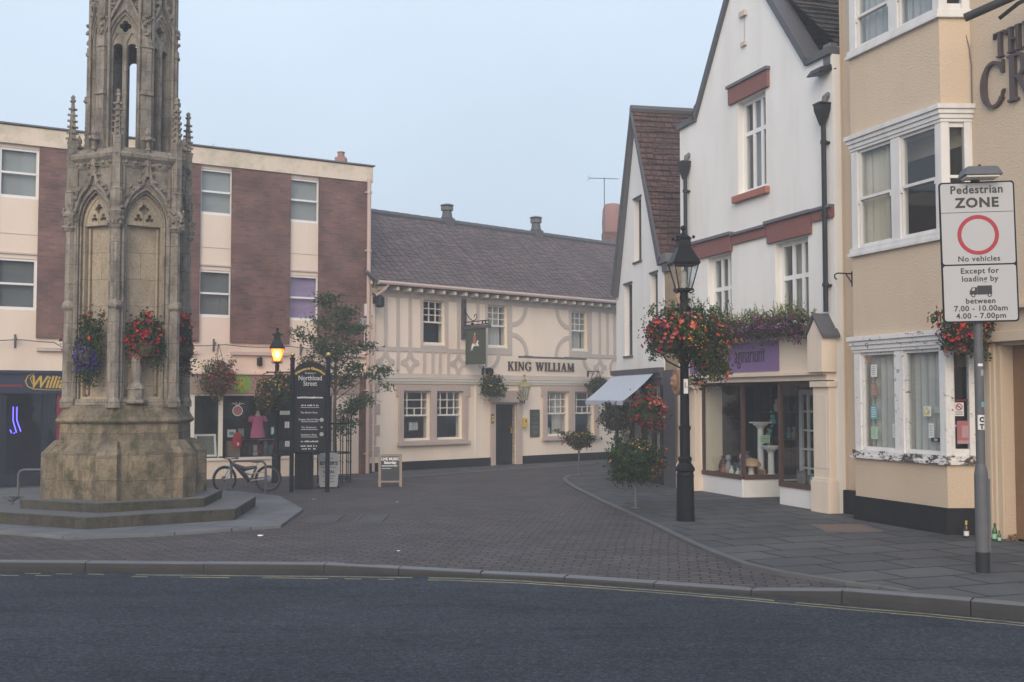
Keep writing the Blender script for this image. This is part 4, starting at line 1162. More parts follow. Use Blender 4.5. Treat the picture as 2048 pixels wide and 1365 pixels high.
for u, vt in ((894,408),(1072,433)):
    # cowl on the ridge
    x = None
    d = ray(u, 455); k = (KW.n.dot(KW.p)+DR)/KW.n.dot(d); q = d*k; x = KW.d.dot(q-KW.p); ztop = CH + (ray(u,vt)*k).z
    h = ztop-ZRg
    g = MB(); g.box(x-.17,x+.17,DR-.2,DR+.2,ZRg-.22,ZRg+h*.2); g.lathe([(.19,ZRg+h*.2),(.20,ZRg+h*.27),(.17,ZRg+h*.3),(.145,ZRg+h*.62)], 10, (x,DR,0))
    ck = g.build('chimney_stack', 'slate_grey', rf)
    g = MB(); g.lathe([(.15,ZRg+h*.6),(.2,ZRg+h*.64),(.2,ZRg+h*.84),(.16,ZRg+h*.86)], 10, (x,DR,0))
    g.lathe([(.05,ZRg+h*.84),(.23,ZRg+h*.9),(.22,ZRg+h*.94),(.1,ZRg+h),(.01,ZRg+h+.01)], 10, (x,DR,0))
    g.build('cowl', 'galvanised', ck)
# gutter, rafter feet
g = MB(); g.tube([(XK0,-.42,ZE+.03),(XK1,-.42,ZE+.03)], .055, 8); g.build('gutter', 'pipe_pink', inn)
RB_ = MB(); RB_.box(-.045,.045,-.36,.0,-.05,.045); first = None
for i in range(37):
    x = .18 + i*.41
    if x > XK1: break
    if first is None: first = RB_.build('rafter_foot', 'offwhite_paint', inn, bevel=.004); first.location = (x, 0, ZE-.09)
    else:
        c = first.copy(); COL.objects.link(c); c.parent = inn; c.location = (x,0,ZE-.09)
# timbering: rails, posts, braces (raised 2 cm)
Zl, Zm = 2.66, 3.385
T = MB(); tl = [0]
def tb(x0, x1, z0, z1):
    tl[0] += 1; T.box(x0, x1, -.022-.0006*(tl[0] % 7), .01, z0, z1)
def arcb(cx, cz, r, a0, a1, wdt=.13, n=10):
    P = [(cx+r*cos(a0+(a1-a0)*i/n), cz+r*sin(a0+(a1-a0)*i/n)) for i in range(n+1)]
    arch_strip(T, P, wdt, -.020-.0006*(tl[0] % 5), .01); tl[0] += 1
KX = lambda zx, zy=1000: KW.px(720+zx/3.593, 380+zy/3.593)[0]     # from the enlarged view
tb(XK0, KX(1090,1150), Zm-.06, Zm+.06); tb(KX(1500,1180), XK1, Zm-.06, Zm+.06)
tb(XK0, XK1, Zl-.05, Zl+.05)
tb(XK0, XK1, ZE-.30, ZE-.16)
for zx in (182, 270, 358, 705, 845, 1720, 1775, 1826): tb(KX(zx)-.055, KX(zx)+.055, Zm+.06, ZE-.30)
for x in (10.6, 11.2, 12.9, 13.5): tb(x-.055, x+.055, Zm+.06, ZE-.3)
for k, (a, b) in enumerate(((445,632),(905,1090),(1505,1662))):
    r = uw[k]; xa, xb = KX(a), KX(b); xa = min(xa, r[0]-.1); xb = max(xb, r[1]+.1)
    tb(xa, r[0]-.0, Zm+.06, ZE-.3); tb(r[1], xb, Zm+.06, ZE-.3); tb(r[0], r[1], r[3], ZE-.3); tb(r[0], r[1], Zm+.06, r[2]-.06)
for zx in (460, 520, 572, 632): tb(KX(zx,1240)-.05, KX(zx,1240)+.05, Zl+.05, Zm-.06)
tb(KX(905)-.04, KX(905)+.04, Zl+.05, Zm-.06)
zc = (Zl+Zm)/2; hz_ = (Zm-Zl)/2-.06
def diamond(cx, half=True):
    r = hz_+.02
    arch_strip(T, [(cx-.30,zc),(cx-.13,zc+.06),(cx-.05,zc+.17),(cx,zc+hz_)], .11, -.0212, .01)
    arch_strip(T, [(cx+.30,zc),(cx+.13,zc+.06),(cx+.05,zc+.17),(cx,zc+hz_)], .11, -.0218, .01)
    arch_strip(T, [(cx-.30,zc),(cx-.13,zc-.06),(cx-.05,zc-.17),(cx,zc-hz_)], .11, -.0224, .01)
    arch_strip(T, [(cx+.30,zc),(cx+.13,zc-.06),(cx+.05,zc-.17),(cx,zc-hz_)], .11, -.0230, .01)
for zx in (182, 357, 705, 1722): diamond(KX(zx,1240))
tb(KX(270,1240)-.05, KX(270,1240)+.05, Zl+.05, Zm-.06)
arcb(KX(905,1250)+.0, Zm-.02, .50, -pi/2, 0, .12); arcb(KX(905,1250)-.3, Zl+.02, .32, .1, pi/2, .1)
arcb(KX(1600,1240)+.55, Zm-.02, .52, pi, 1.5*pi, .12); arcb(KX(1826,1240)+.1, zc, .3, pi*.5, pi*1.5, .1)
xl, xr = KX(1090), KX(1505)
arcb(xl, ZE-.28, .58, -pi/2, 0); arcb(xr, ZE-.28, .58, pi, 1.5*pi); arcb(xl, Zm-.06, .62, 0, pi/2); arcb(xr, Zm-.06, .62, pi/2, pi)
T.build('timber_framing', 'timber_grey', inn)
# mid cornice
g = MB(); g.box(XK0, XK1, -.10, .01, 2.50, 2.575); g.box(XK0, XK1, -.06, .01, 2.43, 2.50); g.box(XK0,XK1,-.13,.01,2.575,2.60); g.build('cornice', 'offwhite_paint', inn)
# ground floor stone surrounds
def surround(ra, rb, z0, z1, grow=.17):
    g = MB(); x0, x1 = ra[0]-grow, rb[1]+grow
    g.plate([rect_loop(x0, x1, z0, z1), rect_loop(ra[0],ra[1],ra[2],ra[3])[::-1], rect_loop(rb[0],rb[1],rb[2],rb[3])[::-1]], -.055, .02)
    g.box(x0-.04, x1+.04, -.14, .02, z0-.09, z0); g.box(x0-.08, x0, -.05, .02, z1-.3, z1); g.box(x1, x1+.08, -.05, .02, z1-.3, z1)
    g.build('window_surround', 'stone_surround', inn, bevel=.008)
surround(lw[0], lw[1], lz[0]-.05, 2.38); surround(lw[2], lw[3], lz[0]-.05, 2.38)
for i, r in enumerate(uw):
    window(inn, r, .08, vb=((1/3,.5,1),(2/3,.5,1)), hb=((.68,0,1),(.84,0,1)), rails=(.5,), fw=.05, mt=.026, sill=.03, silld=.1, frame='offwhite_paint',
           curtain=((.12,.95),) if i == 1 else ((.2,.9),) if i == 2 else None, label='sash window with white net curtain' if i == 1 else None)
for i, r in enumerate(lw):
    if i in (0, 3): vb = ((.2,.5,1),(.5,.5,.66),(.8,.5,1)); hb = (.66,.84)
    else: vb = ((.22,.5,1),(.5,.5,1),(.78,.5,1)); hb = (.66,.84)
    window(inn, r, .09, vb=vb, hb=hb, rails=(.5,), fw=.05, mt=.026, frame='offwhite_paint',
           curtain=((.5,1),) if i in (2,) else ((0,.12),) if i == 3 else None)
# door
g = MB(); g.plate([rect_loop(dr[0],dr[1],.03,dr[3])], .16, .22)
for a in range(5): x = dr[0]+(dr[1]-dr[0])*(a+.5)/5; g.box(x-.003,x+.003,.157,.165,.05,dr[3]-.03)
d_ = g.build('door', 'door_black', inn)
g = MB(); g.tube([(dr[1]-.1,.16,.95),(dr[1]-.1,.10,.97),(dr[1]-.1,.10,1.12),(dr[1]-.1,.16,1.14)], .012, 6); g.build('handle', 'brass', d_)
g = MB(); g.plate([[(dr[0]-.2,.0),(dr[0],.0),(dr[0],dr[3]),(dr[1],dr[3]),(dr[1],.0),(dr[1]+.22,.0),(dr[1]+.22,2.25),(dr[0]-.2,2.25)]], -.056, .02)
g.box(dr[0]-.2, dr[1]+.2, -.16, .0, dr[3]+.05, dr[3]+.15); g.box(dr[1], dr[1]+.05, .05, .2, 0, dr[3])
g.build('door_surround', 'stone_surround', inn, bevel=.006)
g = MB()
x = (lw[1][1]+dr[0])/2-.1
g.box(x-.05,x+.0,-.03,.01,.27,2.43); g.build('pilaster', 'offwhite_paint', inn)
# corner quoins
for i in range(7):
    z = .45+i*.29; L = .22 if i % 2 else .34
    g = MB(); g.box(XK0+.02, XK0+.02+L, -.035, .02, z, z+.265); g.build('quoin', 'stone_surround', inn, bevel=.008)
# downpipe
g = MB(); g.tube([(.22,-.42,ZE),(.18,-.35,ZE-.12),(-.02,-.16,ZE-.32),(-.04,-.12,ZE-.45),(-.04,-.12,.05)], .04, 8)
for z in (.6,1.6,2.9,4.0): g.lathe([(.055,z),(.055,z+.05)], 8, (-.04,-.12,0))
o = g.build('downpipe', 'pipe_pink', loc=KW.p, rot=(0,0,KW.a)); tag(o, 'pinkish downpipe at the left end of the half-timbered inn', 'pipe')

# ---- serif capitals
def serif(mb, txt, x0, z0, h, y0, y1, sx=1.0, gap=.12):
    S, Tn, Sf = .155, .065, .055
    def ring(cx, cz, ro, a0, a1, tmax, tmin, n=22, sq=1.0):
        out = []; inn_ = []
        for i in range(n+1):
            a = a0+(a1-a0)*i/n; k = abs(cos(a)); t_ = tmin+(tmax-tmin)*k**1.3
            out.append((cx+ro*sq*cos(a), cz+ro*sin(a))); inn_.append((cx+(ro*sq-t_)*cos(a), cz+(ro-max(tmin,t_*.45))*sin(a)))
        return [ [out[i], out[i+1], inn_[i+1], inn_[i]] for i in range(n)]
    def st(x, w_=S, a=0, b=1): return [[(x,a),(x+w_,a),(x+w_,b),(x,b)]]
    def sf(xc, z, w_=.3): return [[(xc-w_/2,z),(xc+w_/2,z),(xc+w_/2,z+Sf),(xc-w_/2,z+Sf)]]
    def dg(xa, za, xb, zb_, w_): return [[(xa,za),(xa+w_,za),(xb+w_,zb_),(xb,zb_)]]
    def gl(c):
        if c == 'I': return .34, st(.09)+sf(.17,0,.34)+sf(.17,.945,.34)
        if c == 'L': return .56, st(.09)+sf(.17,0,.34)+sf(.17,.945,.34)+[[(.09,0),(.56,0),(.56,.07),(.09,.07)],[(.50,.07),(.56,.07),(.56,.26)]]
        if c == 'T': return .66, st(.255)+sf(.33,0,.34)+[[(.0,.93),(.66,.93),(.66,1),(0,1)],[(0,.76),(.06,.93),(0,.93)],[(.66,.76),(.66,.93),(.6,.93)]]
        if c == 'H': return .74, st(.08)+st(.50)+sf(.16,0)+sf(.16,.945)+sf(.58,0)+sf(.58,.945)+[[(.2,.47),(.55,.47),(.55,.54),(.2,.54)]]
        if c == 'E': return .58, st(.09)+sf(.17,0,.34)+sf(.17,.945,.34)+[[(.09,0),(.58,0),(.58,.065),(.09,.065)],[(.09,.935),(.55,.935),(.55,1),(.09,1)],[(.2,.47),(.44,.47),(.44,.54),(.2,.54)],[(.52,.065),(.58,.065),(.58,.24)],[(.5,.935),(.55,.8),(.55,.935)],[(.4,.38),(.44,.38),(.44,.62),(.4,.62)]]
        if c == 'K': return .74, st(.08)+sf(.16,0)+sf(.16,.945)+dg(.22,.42,.56,.96,Tn+.02)+dg(.54,.02,.28,.56,S)+sf(.62,0,.26)+sf(.60,.945,.24)
        if c == 'N': return .80, st(.10,Tn)+st(.64,Tn)+dg(.58,0,.06,.98,S)+sf(.12,0,.24)+sf(.10,.945,.2)+sf(.67,.945,.24)
        if c == 'W': return 1.06, dg(.24,0,.05,.96,S-.01)+dg(.24,0,.50,.96,Tn)+dg(.66,0,.47,.96,S-.01)+dg(.70,0,.94,.96,Tn)+sf(.11,.945,.26)+sf(.53,.945,.24)+sf(.96,.945,.2)
        if c == 'M': return .96, dg(.08,0,.12,.98,Tn)+dg(.42,.0,.10,.98,S-.01)+dg(.43,0,.74,.98,Tn)+dg(.74,0,.70,.98,S)+sf(.11,0,.24)+sf(.82,0,.28)+sf(.10,.945,.2)+sf(.82,.945,.26)
        if c == 'A': return .76, dg(.06,0,.34,1,Tn)+dg(.54,0,.30,1,S)+sf(.10,0,.24)+sf(.63,0,.28)+[[(.2,.3),(.56,.3),(.56,.36),(.2,.36)]]
        if c == 'G': return .80, ring(.42,.5,.51,.75,2*pi-.55,S,Tn,26,.82)+st(.60,S-.02,.08,.44)+sf(.66,.41,.28)+[[(.70,.72),(.75,.72),(.75,.98)]]
        if c == 'C': return .76, ring(.42,.5,.51,.72,2*pi-.72,S,Tn,26,.82)+[[(.69,.70),(.74,.70),(.74,.98),(.66,.86)],[(.69,.30),(.76,.34),(.66,.12)]]
        if c == 'R': return .74, st(.08)+sf(.16,0)+sf(.16,.945)+ring(.30,.735,.265,-pi/2,pi/2,S,Tn,14,1.1)+[[(.16,.94),(.31,.94),(.31,1),(.16,1)],[(.16,.47),(.31,.47),(.31,.53),(.16,.53)]]+dg(.58,0,.28,.5,S)+sf(.66,0,.24)
        return .4, []
    x = x0; q = 0
    for c in txt:
        w_, ps = gl(c)
        for p in ps:
            q += 1
            mb.plate([[(x+a*h*sx, z0+b*h) for a, b in p]], y0-.0007*(q % 9), y1)
        x += (w_+gap)*h*sx
    return x
a, b = KW.px(1015,741), KW.px(1146,742)
g = MB(); xe = serif(g, 'KING WILLIAM', 0, 0, .265, -.03, -.004, 1.0)
g = MB(); serif(g, 'KING WILLIAM', a[0], a[1], .268, -.035, .004, (b[0]-a[0])/(xe-.03))
g.build('lettering', 'letter_brown', inn)
a, b = KW.px(1021,715), KW.px(1154,716)
g = MB(); g.box(a[0], b[0], -.42, -.34, a[1]-.03, a[1]+.03)
for f in (.2,.8): x = a[0]+(b[0]-a[0])*f; g.tube([(x,0,a[1]+.06),(x,-.36,a[1]+.03)], .014, 6)
tg = thing('sign_light', 'long grey trough light above the lettering of the inn', 'sign light', KW.p, KW.a); g.build('trough', 'lead_grey', tg)
# ---- hanging sign
xs0, _ = KW.px(926, 640); zt_ = KW.px(926,599)[1]; zb_ = KW.px(926,679)[1]
hs = thing('pub_sign', 'green hanging pub sign with a horseman on a white horse', 'pub sign', KW.w(xs0, 0, 0), KW.a)
g = MB(); g.box(-.075,.075,-.07,.0,zb_,zt_); g.build('wall_post', 'timber_dark', hs)
zA = KW.px(940,643,-.6)[1]
g = MB(); g.tube([(0,-.07,zA),(0,-1.12,zA+.02)], .016, 6); g.tube([(0,-.07,zA-.09),(0,-1.12,zA-.08)], .016, 6)
g.tube([(0,-.07,zA+.42),(0,-.12,zA+.30),(0,-.25,zA+.15),(0,-.42,zA+.03),(0,-.55,zA+.05),(0,-.62,zA+.14),(0,-.58,zA+.22),(0,-.5,zA+.2),(0,-.52,zA+.13)], .013, 6)
g.tube([(0,-.07,zA+.3),(0,-.16,zA+.14),(0,-.1,zA+.05)], .012, 6)
pts = [(0,-.92+.055*cos(2*pi*i/14), zA-.035+.05*sin(2*pi*i/14)) for i in range(15)]; g.tube(pts, .012, 5)
for y in (-.84,-1.0): g.tube([(0,y,zA),(0,y,zA-.09)], .012, 5)
g.lathe([(.03,-.03),(.05,0),(.03,.03)], 8, (0,-.42,zA-.05))
g.build('bracket', 'black_iron', hs)
g = MB(); g.box(-.06,.06,-1.16,-.06,zA-.20,zA-.11); g.build('beam', 'timber_dark', hs)
zB0 = KW.px(950,729,-.6)[1]; zB1 = zA-.205
g = MB(); g.box(-.025,.025,-.98,-.14,zB0,zB1); bd = g.build('board', 'sign_green', hs, bevel=.004)
g = MB(); g.box(-.031,-.025,-.97,-.95,zB0+.02,zB1-.02); 
# horse and rider painted on the outer (left) face, raised 4 mm
def pf(pts, cx, cz, s, lift): 
    n = len(pts)
    vs_ = [(-.027-lift, cx+ -p[0]*s, cz+p[1]*s) for p in pts]
    tr_ = tessellate_polygon([[Vector((p[0],p[1],0)) for p in pts]])
    return vs_, [tuple(t_) for t_ in tr_]
horse = [(-.5,-.15),(-.42,.1),(-.3,.2),(0,.12),(.2,.18),(.36,.42),(.45,.45),(.55,.32),(.46,.28),(.4,.15),(.5,.05),(.62,.0),(.6,-.06),(.46,-.02),(.52,-.15),(.46,-.2),(.36,-.03),(.25,-.08),(0,-.1),(-.2,-.1),(-.3,-.3),(-.36,-.52),(-.42,-.5),(-.38,-.28),(-.45,-.3),(-.55,-.55),(-.6,-.52)]
rider = [(-.2,.1),(-.28,.4),(-.24,.8),(-.05,.95),(.1,.9),(.18,.6),(.1,.35),(.16,.05),(.08,-.12),(.0,.08)]
head_ = [(-.1,.95),(-.08,1.12),(.0,1.22),(.08,1.1),(.06,.95)]
g = MB(); cz = zB0+(zB1-zB0)*.56
for sd_ in (1,-1):
    for P_, m_, lf in ((horse,0,.001),(rider,1,.002),(head_,2,.003)):
        g.mi = m_; v_, f_ = pf(P_, -.56, cz-.02, .30, lf); v_ = [((p[0]) if sd_ > 0 else -p[0], p[1], p[2]) for p in v_]; g.add(v_, f_)
g.build('painting', ['paper_white','pot_terracotta','skin_plastic'], bd)
# ---- lantern over the door
def wall_lantern(t_, s, y):
    g = MB(); g.tube([(0,0,-.1*s),(0,y*.6,-.28*s),(0,y,-.32*s),(0,y,-.22*s)], .014*s+.004, 6); g.tube([(0,0,.05),(0,y*.5,-.1*s),(0,y*.8,-.3*s)], .01, 6); g.build('bracket', 'black_iron', t_)
    g = MB(); c = (0,y,0)
    for q in range(6):
        a = q*pi/3; g.tube([(.10*s*cos(a),y+.10*s*sin(a),-.2*s),(.19*s*cos(a),y+.19*s*sin(a),.2*s)], .011*s, 5)
    g.lathe([(.11*s,-.22*s),(.11*s,-.19*s)], 6, c); g.lathe([(.21*s,.19*s),(.22*s,.21*s),(.12*s,.33*s),(.07*s,.36*s),(.08*s,.42*s),(.03*s,.45*s),(.02*s,.52*s)], 6, c); g.ball((0,y,.56*s), .045*s, 8)
    fr = g.build('frame', 'lantern_brass', t_)
    g = MB(); g.lathe([(.098*s,-.19*s),(.185*s,.19*s)], 6, c, 0, False); g.build('pane', 'lantern_glass', fr)
    g = MB(); g.ball((0,y,-.02), .05*s, 8); g.build('bulb', 'bulb_holder', fr)
m_plain('lantern_brass', (.34,.28,.13), .45, .2, 8, metal=.3)
on(KW, 'wall_lantern', 'brass lantern on a bracket above the inn door', 'lantern', 1033, 787, -.02, lambda t_: wall_lantern(t_, .95, -.35))
# ---- boards and boxes beside the door
def fn_board(t_):
    g = MB(); g.box(-.2,.2,-.03,0,-.42,.42); b_ = g.build('panel', 'sign_green', t_, bevel=.004)
    g = MB()
    for i, (z, s_, tx) in enumerate(((.24,.10,'FOOD'),(.12,.08,'and'),(-.02,.10,'FOOD'))): 
        if i == 0: g.text('GOOD', .09, 0, z, -.034, -.03, 'CENTER', .95)
        else: g.text(tx, s_*.9, 0, z, -.034, -.03, 'CENTER', .95)
    for z, w_ in ((-.10,.14),(-.15,.14),(-.24,.10),(-.29,.09)): g.box(-w_,w_,-.034,-.03,z-.012,z+.012)
    g.build('lettering', 'leaf_picture2', b_)
m_plain('leaf_picture2', (.16,.18,.14), .7, .3, 14)
on(KW, 'menu_board', 'dark green menu board right of the inn door', 'board', 1069, 847, -.005, fn_board)
def fn_cig(t_):
    g = MB(); g.box(-.07,.07,-.09,0,-.15,.13); g.build('box', 'box_yellow', t_, bevel=.012); g = MB(); g.box(-.03,.03,-.095,-.09,.02,.06); g.build('slot', 'door_black', t_)
    g = MB(); g.lathe([(.02,-.22),(.02,-.14)], 8, (0,-.05,0)); g.build('tray', 'box_yellow', t_)
on(KW, 'cigarette_bin', 'small yellow box on the wall right of the inn door', 'wall bin', 1048, 845, -.055, fn_cig)
def fn_plq(t_):
    g = MB(); g.box(-.05,.05,-.015,0,-.14,.14); g.build('plate', 'sign_green', t_); g = MB(); g.box(-.03,.03,-.02,-.015,-.08,-.0); g.box(-.03,.03,-.02,-.015,.03,.09); g.build('print', 'paper_yellow', t_)
on(KW, 'door_plaque', 'small green and yellow plaque left of the inn door', 'plaque', 985, 838, -.057, fn_plq)
def fn_menu(t_):
    g = MB(); g.plate([rect_loop(-.19,.19,-.14,.14), rect_loop(-.17,.17,-.12,.12)[::-1]], -.03, 0); g.build('frame', 'wood_brown', t_)
    g = MB(); g.box(-.16,-.02,-.015,-.01,-.11,.11); g.box(.0,.05,-.015,-.01,-.11,.1); g.box(.07,.15,-.015,-.01,-.1,.11); g.build('sheet', 'paper_white', t_)
on(KW, 'menu_case', 'framed menu in the lower left window of the inn', 'menu', 826, 853, .2, fn_menu)
for u, v, lab in ((917,838,'small white notice in the second ground window of the inn'),(1097,862,'white notice low in the window right of the inn door'),(1176,855,'pale yellow notice in the last ground window of the inn')):
    on(KW, 'notice', lab, 'notice', u, v, .2, fn_notice('paper_white' if u != 1176 else 'curtain_cream', .13, .2 if u > 1000 else .1))
# ---- floodlight and camera on the corner
def fn_flood(t_):
    g = MB(); g.box(-.10,.10,-.10,.02,-.1,.1); g.lathe([(.08,-.2),(.12,-.16),(.12,.06),(.05,.14)], 10, (.03,-.14,0)); g.build('housing', 'pipe_black', t_, bevel=.01)
    g = MB(); g.tube([(0,0,.1),(0,.15,.2)], .025, 6); g.build('arm', 'pipe_black', t_)
on(KW, 'floodlight', 'black floodlight under the gutter at the left corner of the inn', 'floodlight', 752, 601, -.28, fn_flood)
def fn_cam(t_):
    g = MB(); g.tube([(-.25,-.05,.16),(.12,-.05,-.08)], [.05,.065], 8); g.build('body', 'galvanised', t_); g = MB(); g.tube([(.0,-.05,0),(0,0,-.25)], .02, 6); g.build('arm', 'pipe_black', t_)
on(KW, 'security_camera', 'grey security camera at the eaves corner of the inn', 'camera', 746, 557, -.3, fn_cam)
# ---- behind the inn: brick chimney and aerial
p = at(1225, 500, 47); pt_ = at(1225, 407, 47)
ch = thing('brick_chimney', 'round-topped red brick chimney fading in mist behind the inn roof', 'chimney', (p.x, p.y, 0))
g = MB(); g.box(-.42,.42,-.42,.42,0,p.z+.7); g.build('stack', 'red_brick', ch)
g = MB(); g.lathe([(.42,p.z+.7),(.44,p.z+1.1),(.40,pt_.z-.25),(.30,pt_.z-.05),(.05,pt_.z)], 12); g.build('pot', 'pot_hazed', ch, smooth=True)
p = at(1209, 480, 44); pt_ = at(1209, 356, 44)
aerial('tall aerial on a thin mast above the right end of the inn roof', (p.x, p.y, 6.5), pt_.z-6.5, 1.15, 0.15)
# ---------------------------------------------------------------- narrow white gabled house
WG = Fr((2.6, 30.8), atan2(-.98, .2))
wg = thing('gabled_house', 'narrow white house with a steep tiled gable and a dark shopfront', 'building', WG.p, WG.a)
apx = WG.px(1262, 222, -.12); br = WG.px(1316, 494, -.12); bl_ = WG.px(1226, 562, -.12)
xa, za = apx; xr, zr = br; xl, zl = bl_
zr -= .05
X0, X1 = WG.px(1233, 650)[0], 4.95
sL = (za-zl)/(xa-xl); sR = (za-zr)/(xr-xa)
wins_ = [WG.rect(1268,401,1283,520), WG.rect(1249,571,1265,711), WG.rect(1301,549,1316,668)]
ZS = WG.px(1260,742)[1]
yb = 7.0
g = MB()
gz = lambda x: za-.12 - (sL*(xa-x) if x < xa else sR*(x-xa))
outline = [(X0,0),(X1-.35,0),(X1-.35,gz(X1-.35)),(xa,za-.12),(X0,gz(X0))]
shop_h = rect_loop(X0+.25, X1-.9, .35, ZS-.22)
g.plate([outline] + [rect_loop(*r)[::-1] for r in wins_] + [shop_h[::-1]], 0, .28)
g.box(X0, X0+.2, .28, yb, 0, gz(X0)); g.box(X1-.55, X1-.35, .28, yb, 0, gz(X1-.35)); g.box(X0+.2, X1-.55, yb-.2, yb, 0, zl)
g.box(X0+.2, X1-.55, .28, yb-.2, ZS+.1, ZS+.25)
g.build('wall', 'white_render', wg)
for i, r in enumerate(wins_):
    window(wg, r, .13, vb=(.5,), rails=(.5,), fw=.05, mt=.03, frame='timber_dark', sill=.06, silld=.17, sillmat='timber_dark')
    g = MB(); g.box(r[0]-.04, r[1]+.04, -.03, .02, r[3], r[3]+.04); g.build('drip_mould', 'timber_dark', wg)
# roof slopes run back from the verge; tiles in stepped courses
def slope(xe, ze, name):
    g = MB(); n = 26; rr = random.Random(int(xe*10)); m = 22
    vs_ = []; fs = []
    for j in range(n):
        f0, f1 = j/n, (j+1)/n
        xa0 = xa+(xe-xa)*(1-f0); z0 = za+(ze-za)*(1-f0); xb = xa+(xe-xa)*(1-f1); zb = za+(ze-za)*(1-f1)
        L = sqrt((xa-xe)**2+(za-ze)**2); nx_, nz_ = (za-ze)/L*(1 if xe > xa else -1), abs(xe-xa)/L
        for i in range(m+1):
            y = -.10 + (yb+.4)*i/m; t_ = .045+rr.uniform(-.012,.012); w_ = rr.uniform(-.02,.02)
            vs_ += [(xa0+nx_*t_, y, z0+nz_*t_+w_), (xb+nx_*.012, y, zb+nz_*.012), (xa0, y, z0-.02+w_)]
        b = j*(m+1)*3
        for i in range(m):
            a = b+i*3; fs += [(a,a+3,a+4,a+1),(a+2,a+5,a+3,a)]
    g.add(vs_, fs)
    g.add([(xa,-.1,za-.03),(xe,-.1,ze-.06),(xe,yb+.3,ze-.06),(xa,yb+.3,za-.03)], [(0,1,2,3)])
    return g.build('roof_slope', 'clay_tile', wg)
rs = slope(xr+.12, za-sR*(xr+.12-xa), 'r'); slope(xl-.12, za-sL*(xa-xl+.12), 'l')
g = MB(); g.tube([(xa,-.13,za+.04),(xa,yb+.3,za+.04)], .11, 8); g.build('ridge_tiles', 'slate_grey', rs)
# barge boards
g = MB()
for xe, ze in ((xl-.14, za-sL*(xa-xl+.14)), (xr+.14, za-sR*(xr-xa+.14))):
    d = Vector((xe-xa, ze-za)).normalized(); q = Vector((-d.y, d.x)); q = q if q.y < 0 else -q
    P = [(xa,za+.02),(xe,ze+.02),(xe+q.x*.26,ze+q.y*.26),(xa, za-.02+.26*q.y*1.9)]
    g.plate([P], -.12, .0)
    g.plate([[(xa,za+.06),(xe,ze+.06),(xe+q.x*.1,ze+q.y*.1),(xa,za-.1)]], -.15, -.118)
g.build('barge_board', 'slate_grey', wg)
g = MB(); g.box(xr-.0, xr+.5, -.12, .5, zr-.35, zr-.15); g.box(xr+.05, xr+.42, -.05, .4, zr-.55, zr-.33); g.build('lead_valley', 'lead_grey', wg)
g = MB(); g.box(X1-.36, X1+.42, .02, .5, 0, zr-.33); g.build('stone_pier', 'rubble_stone', wg)
# dark shopfront below
g = MB(); g.box(X0-.05, X1-.36, -.16, .02, ZS-.1, ZS+.02); g.box(X0-.02, X1-.36, -.10, .015, ZS-.22, ZS-.1); g.box(X0-.05,X1-.36,-.05,.016,ZS-.38,ZS-.22); g.build('fascia', 'timber_dark', wg)
g = MB(); g.box(X0, X1-.36, -.05, .03, 0, .36); 
for x in (X0+.08, X0+1.3, X0+2.3, X1-1.0, X1-.45): g.box(x-.08, x+.08, -.05, .05, .36, ZS-.38)
g.build('shop_frame', 'door_black', wg)
g = MB(); g.add([(X0,.02,.36),(X1-1.0,.02,.36),(X1-1.0,.02,ZS-.2),(X0,.02,ZS-.2)], [(0,1,2,3)]); g.build('shop_window', 'shop_glass', wg)
g = MB(); g.box(X1-.95, X1-.45, .0, .08, .03, ZS-.38); dd = g.build('door', 'wood_brown', wg)
g = MB(); g.box(X0+.2, X1-.55, 1.4, 1.45, 0, ZS); g.build('shop_interior', 'room_dark', wg)
g = MB(); g.box(X1-.35, X1+.42, -.03, .02, 0, ZS-.05); g.build('side_panel', 'timber_dark', wg)
# canvas awning
ax0 = .9; ax1 = WG.px(1318,757)[0]; zA1 = ZS-.06; dA = .80
aw = thing('awning', 'pale grey canvas awning over the dark shopfront', 'awning', WG.p, WG.a)
g = MB(); n = 14; vs_ = []
for i in range(n+1):
    x = ax0+(ax1-ax0)*i/n
    for j in range(9):
        f = j/8; vs_.append((x, -.08-dA*f, zA1-.70*f + .05*sin(pi*f)*-1*(.4+.6*abs(sin(i*1.3))) ))
g.add(vs_, [(i*9+j, i*9+j+1, (i+1)*9+j+1, (i+1)*9+j) for i in range(n) for j in range(8)])
m = len(g.v)
for i in range(n*3+1):
    x = ax0+(ax1-ax0)*i/(n*3); zz = zA1-.70; g.v += [(x,-.08-dA-.004*sin(i*1.9),zz),(x,-.08-dA-.004-.012*sin(i*2.1),zz-.09-.012*abs(sin(i*.9)))]
for i in range(n*3): g.f.append([m+2*i, m+2*i+1, m+2*i+3, m+2*i+2]); g.m.append(0)
g.build('canvas', 'awning_canvas', aw, smooth=True)
g = MB()
for x in (ax0+.05, ax1-.05): g.tube([(x,-.02,zA1-.75),(x,-.08-dA,zA1-.70)], .016, 6)
g.tube([(ax0,-.08-dA+.02,zA1-.705),(ax1,-.08-dA+.02,zA1-.705)], .018, 6); g.tube([(ax0,-.1,zA1+.02),(ax1,-.1,zA1+.02)], .05, 8)
g.build('frame', 'galvanised', aw)
def fn_barrel(t_):
    g = MB(); g.lathe([(.27,-.10),(.29,-.04),(.29,.0),(.25,.015),(.24,.0),(.02,.01)], 24)
    g.v = [(p[0], -p[2], p[1]) for p in g.v]; g.build('disc', 'barrel_end', t_, bevel=.004)
    g = MB(); g.ball((0,-.03,.0), .13, 10, (1,.5,1.2)); g.ball((-.07,-.06,.06), .05, 6); g.ball((.08,-.06,.05), .05, 6); g.ball((.0,-.09,-.04), .05, 6); g.build('carving', 'barrel_end', t_, smooth=True)
on(WG, 'round_sign', 'round brown wooden sign half hidden behind the flowered street lamp', 'sign', 1352, 764, -.35, fn_barrel)

